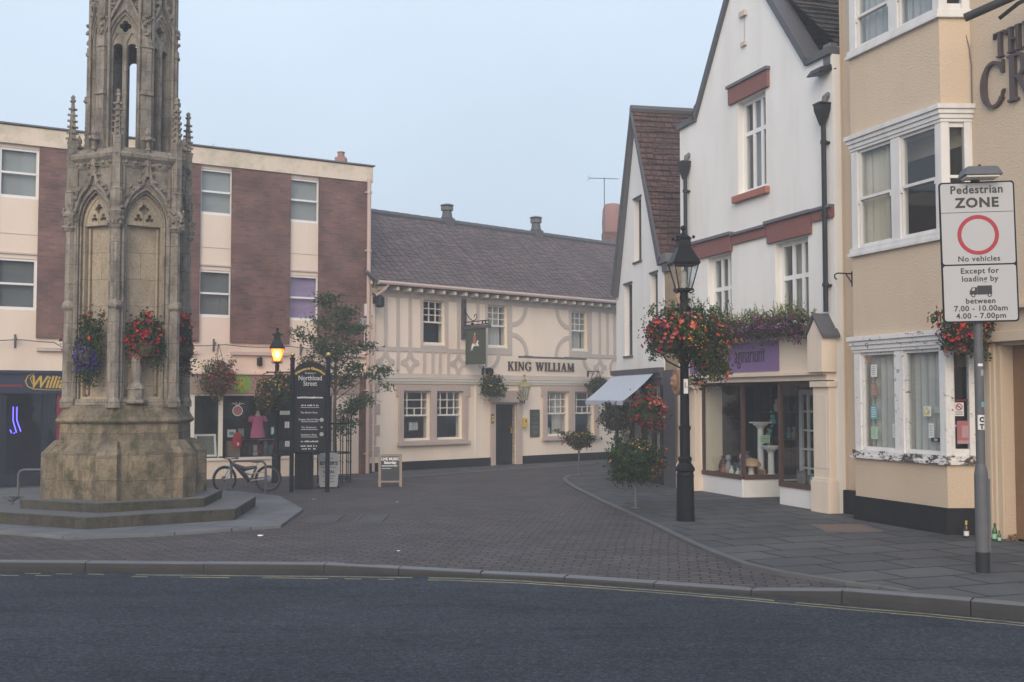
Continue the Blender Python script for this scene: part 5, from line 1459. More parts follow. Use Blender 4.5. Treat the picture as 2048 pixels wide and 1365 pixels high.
# ---------------------------------------------------------------- white gabled shop
RB = Fr((2.35, 30.05), atan2(-.95, .312))
sh = thing('white_shop', 'white gabled shop with red brick lintels and a purple shop sign', 'building', RB.p, RB.a)
SX0 = RB.px(1362, 600)[0]; SX1 = RB.px(1668, 400)[0]
k1 = RB.px(1362, 265); k2 = RB.px(1393, 243); k3_ = RB.px(1615, 132); k4 = RB.px(1660, 108)
# gable lines from two points each
r1 = RB.px(1459, 0); l1_ = k2; r2 = RB.px(1537, 0); l2_ = k3_
sl1 = (r1[1]-l1_[1])/(r1[0]-l1_[0]); sl2 = (r2[1]-l2_[1])/(r2[0]-l2_[0])
gx = (l2_[1]-l1_[1]+sl1*l1_[0]-sl2*l2_[0])/(sl1-sl2); gzz = l1_[1]+sl1*(gx-l1_[0])
zk = min(k2[1], k3_[1])
print('gable', gx, gzz, 'eaves', k2, k3_, SX0, SX1, 'slopes', sl1, sl2)
gw = RB.rect(1475,207,1533,372)
rw = RB.rect(1550,488,1618,625); lwn = RB.rect(1415,517,1464,640)
rw = (rw[0], rw[1], 3.05, rw[3]); lwn = (lwn[0], lwn[1], 3.05, lwn[3])
ZF0 = RB.px(1558,737)[1]; ZF1 = RB.px(1500,690)[1]
ZT = RB.px(1600,745)[1]-.16
wl_x0 = RB.px(1403,900)[0]; wl_x1 = RB.px(1482,900)[0]; wr_x0 = RB.px(1560,900)[0]; wr_x1 = RB.px(1640,900)[0]
ZB = .46
g = MB()
outl = [(SX0,0),(SX1,0),(SX1,k3_[1]),(k3_[0],k3_[1]),(gx,gzz),(k2[0],k2[1]),(SX0,k2[1]-.02)]
g.plate([outl] + [rect_loop(*r)[::-1] for r in (gw, rw, lwn)] + [rect_loop(wl_x0,wr_x1,.0+.001,ZT)[::-1]], 0, .28)
YB = 8.0
g.box(SX0, SX0+.25, .28, YB, 0, k2[1]); g.box(SX1-.25, SX1, .28, YB, 0, k3_[1]); g.box(SX0+.25, SX1-.25, YB-.2, YB, 0, k2[1])
g.box(SX0+.25, SX1-.25, .28, YB-.2, ZT+.02, ZT+.2)
g.build('wall', 'white_render', sh)
# coping along the rakes and kneelers
g = MB()
def cop(p, q, w_=.13, y0=-.07, y1=.33):
    d = Vector((q[0]-p[0], q[1]-p[1])).normalized(); n_ = Vector((-d.y, d.x)); n_ = n_ if n_.y > 0 else -n_
    g.plate([[p, q, (q[0]+n_.x*w_, q[1]+n_.y*w_), (p[0]+n_.x*w_, p[1]+n_.y*w_)]], y0, y1)
cop((SX0-.05,k2[1]-.02), (k2[0]+.02,k2[1])); cop(k2, (gx,gzz)); cop((gx,gzz), k3_); cop((k3_[0]-.02,k3_[1]), (SX1,k3_[1]))
g.build('coping', 'slate_grey', sh)
# tiled roof behind the gable and running sideways
for xe, ze, sg in ((SX0-.1, k2[1], -1), (SX1+.1, k3_[1], 1)):
    g = MB(); n = 20; m = 20; vs_ = []; fs = []; rr = random.Random(5)
    zt_ = gzz-.12
    for j in range(n):
        f0, f1 = j/n, (j+1)/n
        xa0, z0_ = xe+(gx-xe)*f0, ze+(zt_-ze)*f0; xb, zb = xe+(gx-xe)*f1, ze+(zt_-ze)*f1
        for i in range(m+1):
            y = .2+(YB+.2)*i/m; t_ = .05+rr.uniform(-.015,.015); w_ = rr.uniform(-.025,.025)
            vs_ += [(xa0+sg*t_, y, z0_+t_*.5+w_), (xb+sg*.01, y, zb), (xa0, y, z0_-.02+w_)]
        b = j*(m+1)*3
        for i in range(m): a = b+i*3; fs += [(a,a+3,a+4,a+1),(a+2,a+5,a+3,a)]
    g.add(vs_, fs); g.build('roof_slope', 'stone_tile', sh)
# small slit niche high in the gable
x, z = RB.px(1489, 58); g = MB(); g.box(x-.02,x+.02,-.003,.02,z-.25,z+.25); g.box(x-.12,x+.12,-.07,.02,z+.25,z+.36); g.box(x-.09,x+.09,-.05,.02,z-.36,z-.27); g.build('slit_vent', 'timber_grey', sh)
# red lintels and string course
g = MB(); g.box(gw[0]-.30, gw[1]+.16, -.06, .01, gw[3]+.02, gw[3]+.36); gl_ = g.build('lintel', 'red_lintel', sh, bevel=.006)
g = MB(); g.box(gw[0]-.33, gw[1]+.19, -.10, .012, gw[3]+.36, gw[3]+.42); g.build('lintel_cap', 'lead_grey', gl_)
zl1 = RB.px(1395,482)[1]; 
for r, xa_, xb_, cap_ in ((rw, rw[0]-.22, rw[1]+.14, .38), (lwn, SX0+.25, lwn[1]+.06, .34)):
    g = MB(); g.box(xa_, xb_, -.06, .01, r[3]+.02, r[3]+.02+cap_); q_ = g.build('lintel', 'red_lintel', sh, bevel=.006)
    g = MB(); g.box(xa_-.04, xb_+.04, -.11, .012, r[3]+.02+cap_, r[3]+.08+cap_); g.build('lintel_cap', 'lead_grey', q_)
zst = RB.px(1500,470)[1]-.02
for a_, b_, dz in ((lwn[1]+.1, rw[0]-.26, 0), (rw[1]+.18, SX1, .04)):
    g = MB(); g.box(a_, b_, -.05, .01, zst-.1+dz, zst+.08+dz); q_ = g.build('string_course', 'red_lintel', sh)
    g = MB(); g.box(a_, b_, -.10, .012, zst+.08+dz, zst+.13+dz); g.build('string_cap', 'lead_grey', q_)
# casements
for i, r in enumerate((gw, rw, lwn)):
    window(sh, r, .14, vb=(.34,.67), hb=(.66,), fw=.075, mt=.085, frame='white_paint', curtain=((0,1),) if i != 0 else ((0,.3),), cmat='blind_sheen_grey', sill=None)
g = MB(); g.box(gw[0]-.12, gw[1]+.12, -.10, .02, gw[2]-.16, gw[2]-.02); g.build('sill', 'pot_terracotta', sh, bevel=.01)
# shopfront
g = MB(); g.box(SX0+.1, SX1-.05, -.16, .02, ZT-.0, ZT+.0+.10); g.box(SX0+.1, SX1-.05, -.24, .02, ZT+.10, ZT+.15); g.box(SX0+.1, RB.px(1614,690,-.3)[0]+.06, -.12, .02, ZT+.15, ZF1+.2)
g.build('fascia', 'cream_paint', sh)
px0 = RB.px(1440,715,-.13)[0]-1.35; px1, pz = RB.px(1558,735,-.13); pz1 = RB.px(1558,687,-.13)[1]
g = MB(); g.box(px0, px1, -.14, -.122, ZT+.20, ZT+.20+.58); sb = g.build('sign_board', 'purple_board', sh)
g = MB(); ta, _ = RB.px(1459,715,-.14); tb_, _ = RB.px(1529,715,-.14)
g.text('aginarium', .50, tb_, ZT+.38, -.150, -.139, 'RIGHT', .60, .05, -.006)
g.build('lettering', 'letter_black', sb)
for nm, xa_, xb_ in (('pilaster', SX0+.12, wl_x0-.02), ('pilaster', wr_x1+.03, SX1-.02)):
    g = MB(); g.box(xa_, xb_, -.15, .02, .62, ZT-.10); g.box(xa_+.07, xb_-.07, -.158, -.15, .8, ZT-.25); g.box(xa_-.03, xb_+.03, -.2, .02, .03, .58); g.box(xa_-.015, xb_+.015, -.18, .02, .58, .63); g.box(xa_-.03, xb_+.03, -.2, .02, ZT-.12, ZT-.02)
    g.build('pilaster', 'cream_paint', sh, bevel=.008)
# gabled console block with slate top
cxa, cxb = RB.px(1614,690,-.3)[0], SX1+.02
ck = RB.px(1640,715,-.3)[1]; ct = RB.px(1620,660,-.3)[1]
g = MB(); g.box(cxa, cxb, -.30, .0, ZT+.14, ZT+.78); cb_ = g.build('console', 'cream_paint', sh, bevel=.006)
xm = (cxa+cxb)/2
g = MB(); g.prism((xm,-.30,ZT+.78),(xm,-.02,ZT+.78), [(-(cxb-cxa)/2,0),((cxb-cxa)/2,0),(0,.30)]); g.build('console_gable', 'cream_paint', cb_)
g = MB()
for s_ in (-1,1): 
    a_ = (xm+s_*((cxb-cxa)/2+.07), ZT+.74); b_ = (xm, ZT+1.13)
    g.plate([[a_, b_, (b_[0], b_[1]+.05), (a_[0], a_[1]+.05)] if s_ < 0 else [b_, a_, (a_[0], a_[1]+.05), (b_[0], b_[1]+.05)]], -.34, .03)
g.build('console_roof', 'slate_grey', cb_)
# display windows: left flush, return into the lobby, right flush
def shopwin(pts, name, zb=ZB):
    # pts: plan line (x,y)
    g = MB(); gg = MB(); rs_ = MB()
    for a_, b_ in zip(pts, pts[1:]):
        A, B = Vector((*a_,0)), Vector((*b_,0))
        gg.add([(A.x,A.y,zb),(B.x,B.y,zb),(B.x,B.y,ZT),(A.x,A.y,ZT)], [(0,1,2,3)])
        d = (B-A).normalized(); nn = Vector((d.y,-d.x,0))
        g.prism(A+Vector((0,0,zb-.02)), B+Vector((0,0,zb-.02)), [(-.05,-.05),(.06,-.05),(.06,.04),(-.05,.04)])
        g.prism(A+Vector((0,0,ZT-.03)), B+Vector((0,0,ZT-.03)), [(-.04,-.04),(.04,-.04),(.04,.03),(-.04,.03)])
        P = [A-nn*.1, B-nn*.1, B+nn*.035, A+nn*.035]; rs_.plan([(p.x,p.y) for p in P][::-1], .0, zb-.07)
    for p in pts: g.box(p[0]-.035,p[0]+.035,p[1]-.035,p[1]+.035,zb-.02,ZT)
    f_ = g.build(name, 'wood_brown', sh); gg.build('pane', 'shop_glass', f_); rs_.build('stall_riser', 'white_painted_brick', sh)
    return f_
YD = 1.25
shopwin([(wl_x0,.05),(wl_x1,.05),(wl_x1+.12,YD)], 'display_window')
shopwin([(wr_x0,YD),(wr_x0,.02),(wr_x1,.02)], 'display_window', ZB-.02)
g = MB(); g.plate([rect_loop(wl_x1+.16,wr_x0-.05,.03,2.2)] + [rect_loop(a_,b_,c_,d_2)[::-1] for a_,b_ in ((wl_x1+.27,wl_x1+.46),(wl_x1+.5,wl_x1+.69),(wl_x1+.73,wl_x1+.92)) for c_,d_2 in ((.25,.6),(.64,.98),(1.02,1.36),(1.4,1.74),(1.78,2.1))], YD, YD+.05); ds_ = g.build('door', 'white_paint', sh)
g = MB(); g.box(wl_x1+.14,wr_x0-.03,YD+.0,YD+.06,2.24,ZT); g.build('fanlight', 'wood_brown', sh)
g = MB(); g.box(SX0+.26, SX0+.28, .55, 3.2, 0, ZT); g.box(SX1-.28, SX1-.26, .3, 3.2, 0, ZT); g.box(SX0+.28, SX1-.28, .3, 3.2, ZT-.004, ZT+.012); g.box(SX0+.25, SX1-.25, 3.2, 3.25, 0, ZT); g.box(wl_x0, wl_x1, .12, 1.6, ZB-.08, ZB-.05); g.box(wr_x0+.06, wr_x1, .1, 1.6, ZB-.1, ZB-.07); g.build('shop_interior', 'room_dark', sh)
g = MB(); g.box(wl_x0-.02, wl_x0+.02, .12, .50, ZB, ZT); g.build('side_lining', 'curtain_cream', sh)
# glazed white door standing inside the right-hand display
def fn_gdoor(t_):
    g = MB(); cols_ = [(-.21,-.06),(-.02,.13)]
    hs_ = [rect_loop(a_,b_,.15+i*.34,.15+i*.34+.30)[::-1] for a_,b_ in ((-.27,-.12),(-.08,.07),(.11,.26)) for i in range(5)]
    g.plate([rect_loop(-.34,.32,0,1.95)] + hs_, -.02, .02); g.build('leaf', 'white_paint', t_)
    g = MB(); g.tube([(-.30,-.03,.85),(-.30,-.05,.95),(-.30,-.03,1.05)], .012, 5); g.build('handle', 'black_iron', t_)
xg = wr_x0+.72
t_ = thing('glazed_door', 'white many-paned door inside the right-hand display window', 'door', RB.w(xg, 1.1, ZB-.07), RB.a+radians(28)); fn_gdoor(t_)
def fn_ped(h_, m='white_paint'):
    def f(t_):
        g = MB(); g.lathe([(.11,0),(.11,.05),(.07,.08),(.06,h_-.12),(.08,h_-.09),(.11,h_-.05),(.15,h_-.04),(.15,h_)], 12); g.build('column', m, t_)
        g = MB(); g.box(-.17,.17,-.17,.17,h_,h_+.03); g.build('top', m, t_)
    return f
def put(name, label, cat, x, y, z, fn, rz=0):
    t_ = thing(name, label, cat, RB.w(x, y, z), RB.a+rz); fn(t_); return t_
put('pedestal', 'tall white plaster pedestal in the left shop window', 'pedestal', wl_x1-.42, .7, ZB-.05, fn_ped(1.1))
put('pedestal', 'shorter white pedestal behind the mushroom ornament', 'pedestal', wl_x1-.1, .75, ZB-.05, fn_ped(.62))
def fn_mush(m1_, m2_, s):
    def f(t_):
        g = MB(); g.lathe([(.07*s,0),(.05*s,.1*s),(.045*s,.22*s)], 12); g.build('stem', 'offwhite_paint', t_, smooth=True)
        g = MB(); g.lathe([(.04*s,.2*s),(.17*s,.2*s),(.165*s,.24*s),(.11*s,.31*s),(.01*s,.34*s)], 14); g.build('cap', m1_, t_, smooth=True)
        g = MB(); g.lathe([(.17*s,0),(.16*s,.05*s),(.02,.06*s)], 12); g.build('base', m2_, t_)
    return f
put('mushroom_ornament', 'pale mushroom ornament on an orange base in the shop window', 'ornament', wl_x1-.16, .32, ZB-.05, fn_mush('mushroom_cap','wood_door',1.2))
put('toadstool_ornament', 'larger red toadstool ornament low in the right display', 'ornament', wr_x0+1.0, .35, ZB-.07, fn_mush('red_cloth','leaf_picture',1.0))
put('toadstool_ornament', 'smaller red toadstool ornament at the right end of the display', 'ornament', wr_x0+1.25, .25, ZB-.07, fn_mush('paper_red','leaf_picture',.7))
def fn_vase(m_, s, prof):
    def f(t_):
        g = MB(); g.lathe([(r_*s, z_*s) for r_, z_ in prof], 14); g.build('body', m_, t_, smooth=True)
        g = MB(); g.lathe([(prof[-1][0]*s*1.15, prof[-1][1]*s), (prof[-1][0]*s*1.15, prof[-1][1]*s+.02)], 14); g.build('rim', m_, t_)
    return f
pv_ = [(.06,0),(.13,.1),(.15,.22),(.10,.36),(.05,.42),(.07,.46)]
put('vase', 'dark grey vase on the floor of the left display', 'vase', wl_x1-.42, .35, ZB-.05, fn_vase('blue_grey_cloth', 1.1, pv_))
put('vase', 'small yellow-green vase at the front of the left display', 'vase', wl_x1-.75, .25, ZB-.05, fn_vase('bottle_green_paint', .45, pv_))
put('vase', 'brown urn at the far end of the left display', 'vase', wl_x0+.35, .35, ZB-.05, fn_vase('wood_brown', .8, pv_))
def fn_bust(t_):
    g = MB(); g.lathe([(.10,0),(.13,.1),(.06,.18),(.05,.22)], 12); g.ball((0,0,.31), .095, 10, (.85,1,1.15)); g.build('figure', 'offwhite_paint', t_, smooth=True)
    g = MB(); g.lathe([(.12,-.06),(.12,0)], 10); g.build('base', 'offwhite_paint', t_)
put('figurine', 'small pale bust among ornaments in the left display', 'ornament', wl_x1-.95, .6, ZB+.02, fn_bust)
def fn_cat(t_):
    g = MB(); g.ball((0,0,.1), .1, 10, (.8,1,1.2)); g.ball((0,-.06,.24), .06, 8); g.build('figure', 'door_black', t_, smooth=True)
    g = MB(); g.ball((.01,-.10,.14), .035, 6); g.build('patch', 'paper_white', t_)
put('pedestal', 'white scrolled plant stand in the right display', 'pedestal', wr_x0+.98, .6, ZB-.07, fn_ped(.5))
put('cat_ornament', 'black and white ornament on the stand in the right display', 'ornament', wr_x0+.98, .6, ZB-.07+.535, fn_cat)
rq = random.Random(17)
for side, xa_, xb_, n_, zz_ in (('left', wl_x0+.25, wl_x1-.05, 20, ZB-.05), ('right', wr_x0+.2, wr_x1-.12, 14, ZB-.07)):
    g = MB(); g.box(xa_, xb_, 1.35, 1.6, zz_+.75, zz_+.78); g.box(xa_, xb_, 1.35, 1.6, zz_+1.3, zz_+1.33)
    for x in (xa_+.02, (xa_+xb_)/2, xb_-.02): g.box(x-.02, x+.02, 1.36, 1.59, zz_, zz_+1.9)
    o = g.build('display_shelf', 'wood_brown', loc=RB.p, rot=(0,0,RB.a)); tag(o, 'dark wooden display shelves at the back of the %s-hand shop window' % side, 'shelf')
    for i in range(n_):
        lv = rq.choice((0,0,0,0,.78,1.33)); yy = rq.uniform(.16,.8) if lv == 0 else 1.46
        x = xa_+(xb_-xa_)*(i+rq.random())/n_; s_ = rq.uniform(.45,1.0); m_ = rq.choice(['offwhite_paint','wood_brown','blue_grey_cloth','pot_terracotta','paper_teal','curtain_cream','maroon_paint','box_grey','mushroom_cap','lead_grey'])
        t_ = thing('ornament', 'one of the many small ornaments crowding the %s-hand shop display' % side, 'ornament', RB.w(x, yy, zz_+lv), RB.a+rq.random(), 'ornaments in the %s-hand shop display' % side)
        kd = rq.random()
        if kd < .4: fn_vase(m_, s_*.7, [(.07,0),(.12+rq.uniform(-.03,.05),.1),(.10,.25),(.04,.33),(.06,.37)])(t_)
        elif kd < .7:
            g = MB(); g.lathe([(.09*s_,0),(.11*s_,.12*s_),(.05*s_,.26*s_),(.03*s_,.3*s_)], 10); g.ball((0,0,.36*s_), .075*s_, 8); g.ball((-.09*s_,0,.16*s_), .04*s_, 6); g.ball((.09*s_,0,.16*s_), .04*s_, 6); g.build('figure', m_, t_, smooth=True)
        else:
            g = MB(); w_ = .12*s_; h_ = rq.uniform(.15,.35)*s_; g.plate([rect_loop(-w_,w_,0,h_), rect_loop(-w_*.8,w_*.8,h_*.12,h_*.88)[::-1]], -.015, .015); f2 = g.build('frame', m_, t_)
            g = MB(); g.box(-w_*.8,w_*.8,.0,.008,h_*.12,h_*.88); g.build('picture', rq.choice(['leaf_picture','paper_brown','paper_teal','curtain_cream']), f2)
def fn_hang(t_):
    g = MB()
    for i in range(9): a = i*.7; g.ball((.08*cos(a)*(i/9+.3), .05*sin(a), -.1*i), .035+.02*(i % 3), 6)
    g.build('ornament', 'paper_teal', t_); g = MB(); g.tube([(0,0,0),(0,0,.6)], .006, 4); g.build('string', 'grey_iron', t_)
put('hanging_ornament', 'teal hanging ornaments in the middle of the shop window', 'ornament', wl_x1-.35, .9, 1.75, fn_hang)
def fn_frame2(t_):
    g = MB(); pts = [(.14*cos(2*pi*i/20), 0, .3*sin(2*pi*i/20)) for i in range(21)]; g.tube(pts, .035, 6); g.build('frame', 'offwhite_paint', t_)
    g = MB(); g.lathe([(.13,0),(.13,.01)], 18, (0,0,0), 0, True, 1, 2.1); g.v = [(p[0],p[2],p[1]) for p in g.v]; g.build('mirror', 'lead_grey', t_)
put('oval_mirror', 'pale oval framed mirror at the right of the display', 'mirror', wr_x0+1.2, .9, 1.55, fn_frame2)
def fn_post(t_):
    g = MB(); g.box(-.11,.11,-.004,0,-.075,.075); g.build('sheet', 'paper_green', t_)
    g = MB(); [g.box(-.09,.09,-.006,-.0045,.04-.03*i,.05-.03*i) for i in range(4)]; g.build('print', 'letter_black', t_)
px_ = wl_x1+.05
d_ = Vector((.12, YD-.05, 0)).normalized()
t_ = thing('notice', 'pale green printed notice on the shop glass', 'notice', RB.w(wl_x1+.045, .5, RB.px(1523,879,.4)[1]), RB.a + atan2(YD-.05, .12)); fn_post(t_)
t_.location = RB.w(wl_x1+.052+.03, .5, RB.px(1523,879,.4)[1])
# rainwater pipes with hoppers on the shop
def hopper(label, u, vt, vb, u2=None, off=-.09):
    x, zt1 = RB.px(u, vt, off); zb1 = RB.px(u, vb, off)[1]
    t_ = thing('downpipe', label, 'pipe', RB.w(x, off, zb1), RB.a)
    h = zt1-zb1
    g = MB(); g.tube([(0,0,0),(0,0,h-.34)], .045, 8)
    for f in (.12,.45,.8): g.lathe([(.06,h*f),(.06,h*f+.06)], 8); g.box(-.07,.07,.0,.09,h*f,h*f+.04)
    g.build('pipe', 'pipe_black', t_)
    g = MB(); g.lathe([(.05,h-.42),(.15,h-.14),(.155,h-.05),(.17,h-.05),(.17,h-.02),(.13,h-.02),(.12,h-.12)], 4, (0,-.02,0), pi/4, True); g.build('hopper', 'pipe_black', t_)
    g = MB(); g.tube([(.02,0,h-.12),(.03,.02,h+.08),(.04,.1,h+.14)], .055, 8); g.build('spout', 'lead_grey', t_)
hopper('black drainpipe with hopper on the white shop, beside the tan house', 1646, 205, 625)
hopper('black drainpipe with hopper at the left edge of the white shop', 1370, 322, 640)
# ---------------------------------------------------------------- tan rendered house with the bay
YO, BO = .2, -.25
pub = thing('tan_house', 'tan rendered public house with peeling white bay windows on the right', 'building', RB.p, RB.a)
PX0 = SX1+.0; PXR = 19.0; ZTOP = 10.2
bx0 = RB.px(1706, 600, BO)[0]; bx1 = RB.px(1890, 700, BO)[0]; bx2 = RB.px(1953, 700, YO)[0]
print('pub', PX0, bx0, bx1, bx2)
dx0 = RB.px(2026, 900, YO+.15)[0]
g = MB()
g.plate([rect_loop(PX0, PXR, .0, ZTOP), rect_loop(dx0, dx0+1.1, .03, RB.px(2030,690,YO)[1])[::-1]], YO, YO+.3)
g.box(PX0, PX0+.25, YO+.3, 8, 0, ZTOP); g.box(PXR-.25, PXR, YO+.3, 8, 0, ZTOP); g.box(PX0+.25, PXR-.25, 7.8, 8, 0, ZTOP); g.box(PX0, PXR, YO+.3, 8, ZTOP-.05, ZTOP+.1)
g.build('wall', 'yellow_render', pub)
g = MB(); xq = RB.px(1690,500,YO)[0]; g.box(PX0+.0, xq, YO-.045, YO+.01, .3, ZTOP); g.build('corner_strip', 'yellow_paint', pub, bevel=.006)
# plinths
zp1 = .42
g = MB(); g.box(PX0+.02, xq+.03, YO-.12, YO+.02, 0, .44); g.box(xq+.03, bx0+.02, YO-.07, YO+.02, 0, .44)
g.plan([(bx0-.03,YO+.01),(bx0-.03,BO-.035),(bx1+.015,BO-.035),(bx2+.03,YO+.01)], 0, zp1)
g.box(bx2+.03, dx0-.28, YO-.05, YO+.02, 0, .43); g.build('plinth', 'black_plinth', pub, bevel=.012)
# bay shaft in storeys
def bayplan(o=0.0): return [(bx0-o,YO+.02),(bx0-o,BO-o),(bx1+o*.6,BO-o),(bx2+o,YO+.02)]
fz = lambda u, v: RB.px(u, v, BO)[1]
G1, G2 = fz(1715,915), fz(1800,668)+.0      # ground window zone: sill underside to head top
F1, F2 = fz(1790,498), fz(1790,243)
T1 = fz(1780,82)
T2 = T1+(F2-F1)
print('zones', G1, G2, F1, F2, T1)
for z0, z1 in ((zp1-.01, G1), (G2, F1), (F2, T1), (T2, ZTOP)):
    g = MB(); g.plan(bayplan(), z0, z1); g.build('bay_wall', 'yellow_render', pub)
# windows of the bay: front with two lights, return with one
def bay_window(z0, z1, paint, glassz, curtains, worn=False):
    bw = None
    g = MB()
    # sill
    # head mouldings
    g.plan(bayplan(.09), z1-.07, z1+.004); g.plan(bayplan(.06), z1-.14, z1-.07); g.plan(bayplan(.035), z1-.21, z1-.14); g.plan(bayplan(.015), z1-.26, z1-.21)
    f_ = g.build('bay_window', paint, pub, bevel=.008)
    g = MB(); g.plan(bayplan(.06), z0-.005, z0+.05); g.plan(bayplan(.035), z0+.05, z0+.13); g.build('sill', 'peeling_sill' if worn else paint, f_, bevel=.008)
    zi0, zi1 = z0+.13, z1-.26
    xm = bx0+(bx1-bx0)*.515
    g = MB()
    for a_, b_ in ((bx0, bx0+.17), (xm-.11, xm+.11), (bx1-.14, bx1-.003)): g.box(a_, b_, BO+.0, BO+.16, zi0, zi1)
    for a_, b_ in ((bx0+.17, xm-.11), (xm+.11, bx1-.14)):
        g.box(a_, a_+.045, BO+.03, BO+.10, zi0, zi1); g.box(b_-.045, b_, BO+.03, BO+.10, zi0, zi1)
        g.box(a_+.045, b_-.045, BO+.03, BO+.10, zi0, zi0+.06); g.box(a_+.045, b_-.045, BO+.03, BO+.10, zi1-.05, zi1)
        if glassz: g.box(a_+.045, b_-.045, BO+.02, BO+.09, zi0+(zi1-zi0)*glassz-.025, zi0+(zi1-zi0)*glassz+.025)
        if glassz:
            for xx in (a_+.02, b_-.02): g.box(xx-.02, xx+.02, BO+.005, BO+.03, zi0+(zi1-zi0)*glassz-.09, zi0+(zi1-zi0)*glassz-.02)
    # return side, along from (bx1,BO) to (bx2,YO)
    A = Vector((bx1, BO, 0)); B = Vector((bx2, YO, 0)); d = (B-A).normalized(); nn = Vector((d.y, -d.x, 0)); L = (B-A).length
    def rbox(s0, s1, y0, y1, a_, b_):
        P = [A+d*s0-nn*y0, A+d*s1-nn*y0, A+d*s1-nn*y1, A+d*s0-nn*y1]; g.plan([(p.x,p.y) for p in P], a_, b_)
    rbox(0.006, .12, .0, .10, zi0, zi1); rbox(L-.12, L, .0, .10, zi0, zi1); rbox(.12, L-.12, .03, .09, zi0, zi0+.10); rbox(.12, L-.12, .03, .09, zi1-.07, zi1)
    if glassz: rbox(.12, L-.12, .03, .09, zi0+(zi1-zi0)*glassz-.02, zi0+(zi1-zi0)*glassz+.025)
    g.build('frame', paint, f_, bevel=.005)
    g = MB(); g.add([(bx0+.1,BO+.07,zi0),(bx1-.05,BO+.07,zi0),(bx1-.05,BO+.07,zi1),(bx0+.1,BO+.07,zi1)], [(0,1,2,3)])
    a_, b_ = A+d*.1-nn*.06, A+d*(L-.1)-nn*.06
    g.add([(a_.x,a_.y,zi0),(b_.x,b_.y,zi0),(b_.x,b_.y,zi1),(a_.x,a_.y,zi1)], [(0,1,2,3)])
    g.build('pane', 'pane_glass', f_)
    for (s0, s1, cm) in curtains:
        b = MB(); n = 60; vs_ = []
        for i in range(n+1):
            x = bx0+.12+(bx1-bx0-.24)*(s0+(s1-s0)*i/n); yy = BO+.17+.022*sin(i*1.2)+.01*sin(i*.41)
            vs_ += [(x,yy,zi0-.02),(x+.006*sin(i),yy+.004,zi1+.02)]
        b.add(vs_, [(2*i,2*i+2,2*i+3,2*i+1) for i in range(n)]); b.build('curtain', cm, f_, smooth=True)
    return f_
bay_window(G1, G2, 'peeling_paint', None, [(0.06,1.0,'curtain_white')], True)
bay_window(F1, F2, 'bay_white', .5, [(.02,.34,'curtain_cream')])
bay_window(T1, T2, 'bay_white', .33, [(.0,.9,'blind_sheen_grey')])
# rooms behind the bay, dark
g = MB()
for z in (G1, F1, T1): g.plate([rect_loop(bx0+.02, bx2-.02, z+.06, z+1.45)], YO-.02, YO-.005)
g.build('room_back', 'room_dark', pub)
# posters in the ground floor bay
def bp(name, label, cat, u, v, fn, off=BO+.068): 
    x, z = RB.px(u, v, off); t_ = thing(name, label, cat, RB.w(x, off, z), RB.a); fn(t_); return t_
for (u, v, w_, h_, m_, lab) in ((1748,742,.16,.20,'paper_white','greyish poster, topmost of the column in the peeling bay window'),(1748,780,.16,.22,'paper_brown','brown poster, second from the top in the peeling bay window'),(1748,825,.17,.22,'paper_teal','teal postcard, third down in the peeling bay window'),(1749,866,.17,.20,'paper_green','greenish card, lowest of the column in the peeling bay window'),
    (1790,862,.11,.22,'paper_white','white sheet low beside the cream curtain of the peeling bay'),(1855,823,.17,.15,'paper_white','white notice with a yellow tick in the peeling bay window'),(1875,820,.09,.10,'paper_green','small bright green card beside the yellow tick notice'),(1863,862,.12,.22,'paper_white','white printed sheet below the yellow tick notice')):
    t_ = bp('poster', lab, 'poster', u, v, fn_notice(m_, w_, h_))
    if 'tick' in lab and u == 1855:
        g = MB(); g.tube([(-.05,-.007,.03),(.0,-.007,-.03),(.06,-.007,.01)], .014, 5); g.tube([(0,-.007,-.03),(-.01,-.007,-.06)], .012, 5); g.build('mark', 'paper_yellow', t_)
t_ = bp('sticker', 'small black sticker with pale lettering at the foot of the bay window', 'sticker', 1872, 880, lambda t_: None)
g = MB(); g.box(-.10,.09,-.006,0,-.03,.03); g.build('sheet', 'letter_black', t_); g = MB(); g.text('1000', .05, 0, -.017, -.008, -.006, 'CENTER', .9); g.build('lettering', 'letter_white', t_)
A = Vector((bx1, BO, 0)); B = Vector((bx2, YO, 0)); dR = (B-A).normalized(); nR = Vector((dR.y, -dR.x, 0)); LR = (B-A).length
aR = RB.a + atan2(dR.y, dR.x)
FR = Fr(tuple(RB.w(bx1, BO, 0))[:2], aR)
def rp(name, label, cat, u, v, fn, off=.052):
    x, z = FR.px(u, v, off); t_ = thing(name, label, cat, FR.w(x, off, z), aR); fn(t_); return t_
def fn_nosmoke(t_):
    g = MB(); g.box(-.07,.07,-.004,0,-.1,.1); g.build('sheet', 'paper_white', t_)
    g = MB(); pts = [(.045*cos(2*pi*i/18), -.006, .035+.045*sin(2*pi*i/18)) for i in range(19)]; g.tube(pts, .008, 5); g.tube([(-.03,-.006,.065),(.03,-.006,.005)], .007, 5); g.build('ring', 'sign_red', t_)
    g = MB(); g.box(-.03,.02,-.0055,-.004,.03,.042); [g.box(-.055,.055,-.0055,-.004,-.04-.02*i,-.033-.02*i) for i in range(3)]; g.build('print', 'letter_black', t_)
rp('no_smoking_sign', 'no-smoking notice in the narrow side light of the bay', 'notice', 1918, 819, fn_nosmoke)
def fn_pinkp(t_):
    g = MB(); g.box(-.12,.12,-.004,0,-.17,.17); g.build('sheet', 'paper_red', t_); g = MB(); g.box(-.12,.12,-.0055,-.004,-.17,-.12); g.box(-.05,.05,-.0055,-.004,-.08,.1); g.build('print', 'bloomless_pink', t_)
m_plain('bloomless_pink', (.42,.24,.26), .8, .1, 9)
rp('poster', 'pink poster in the narrow side light of the bay', 'poster', 1930, 865, fn_pinkp)
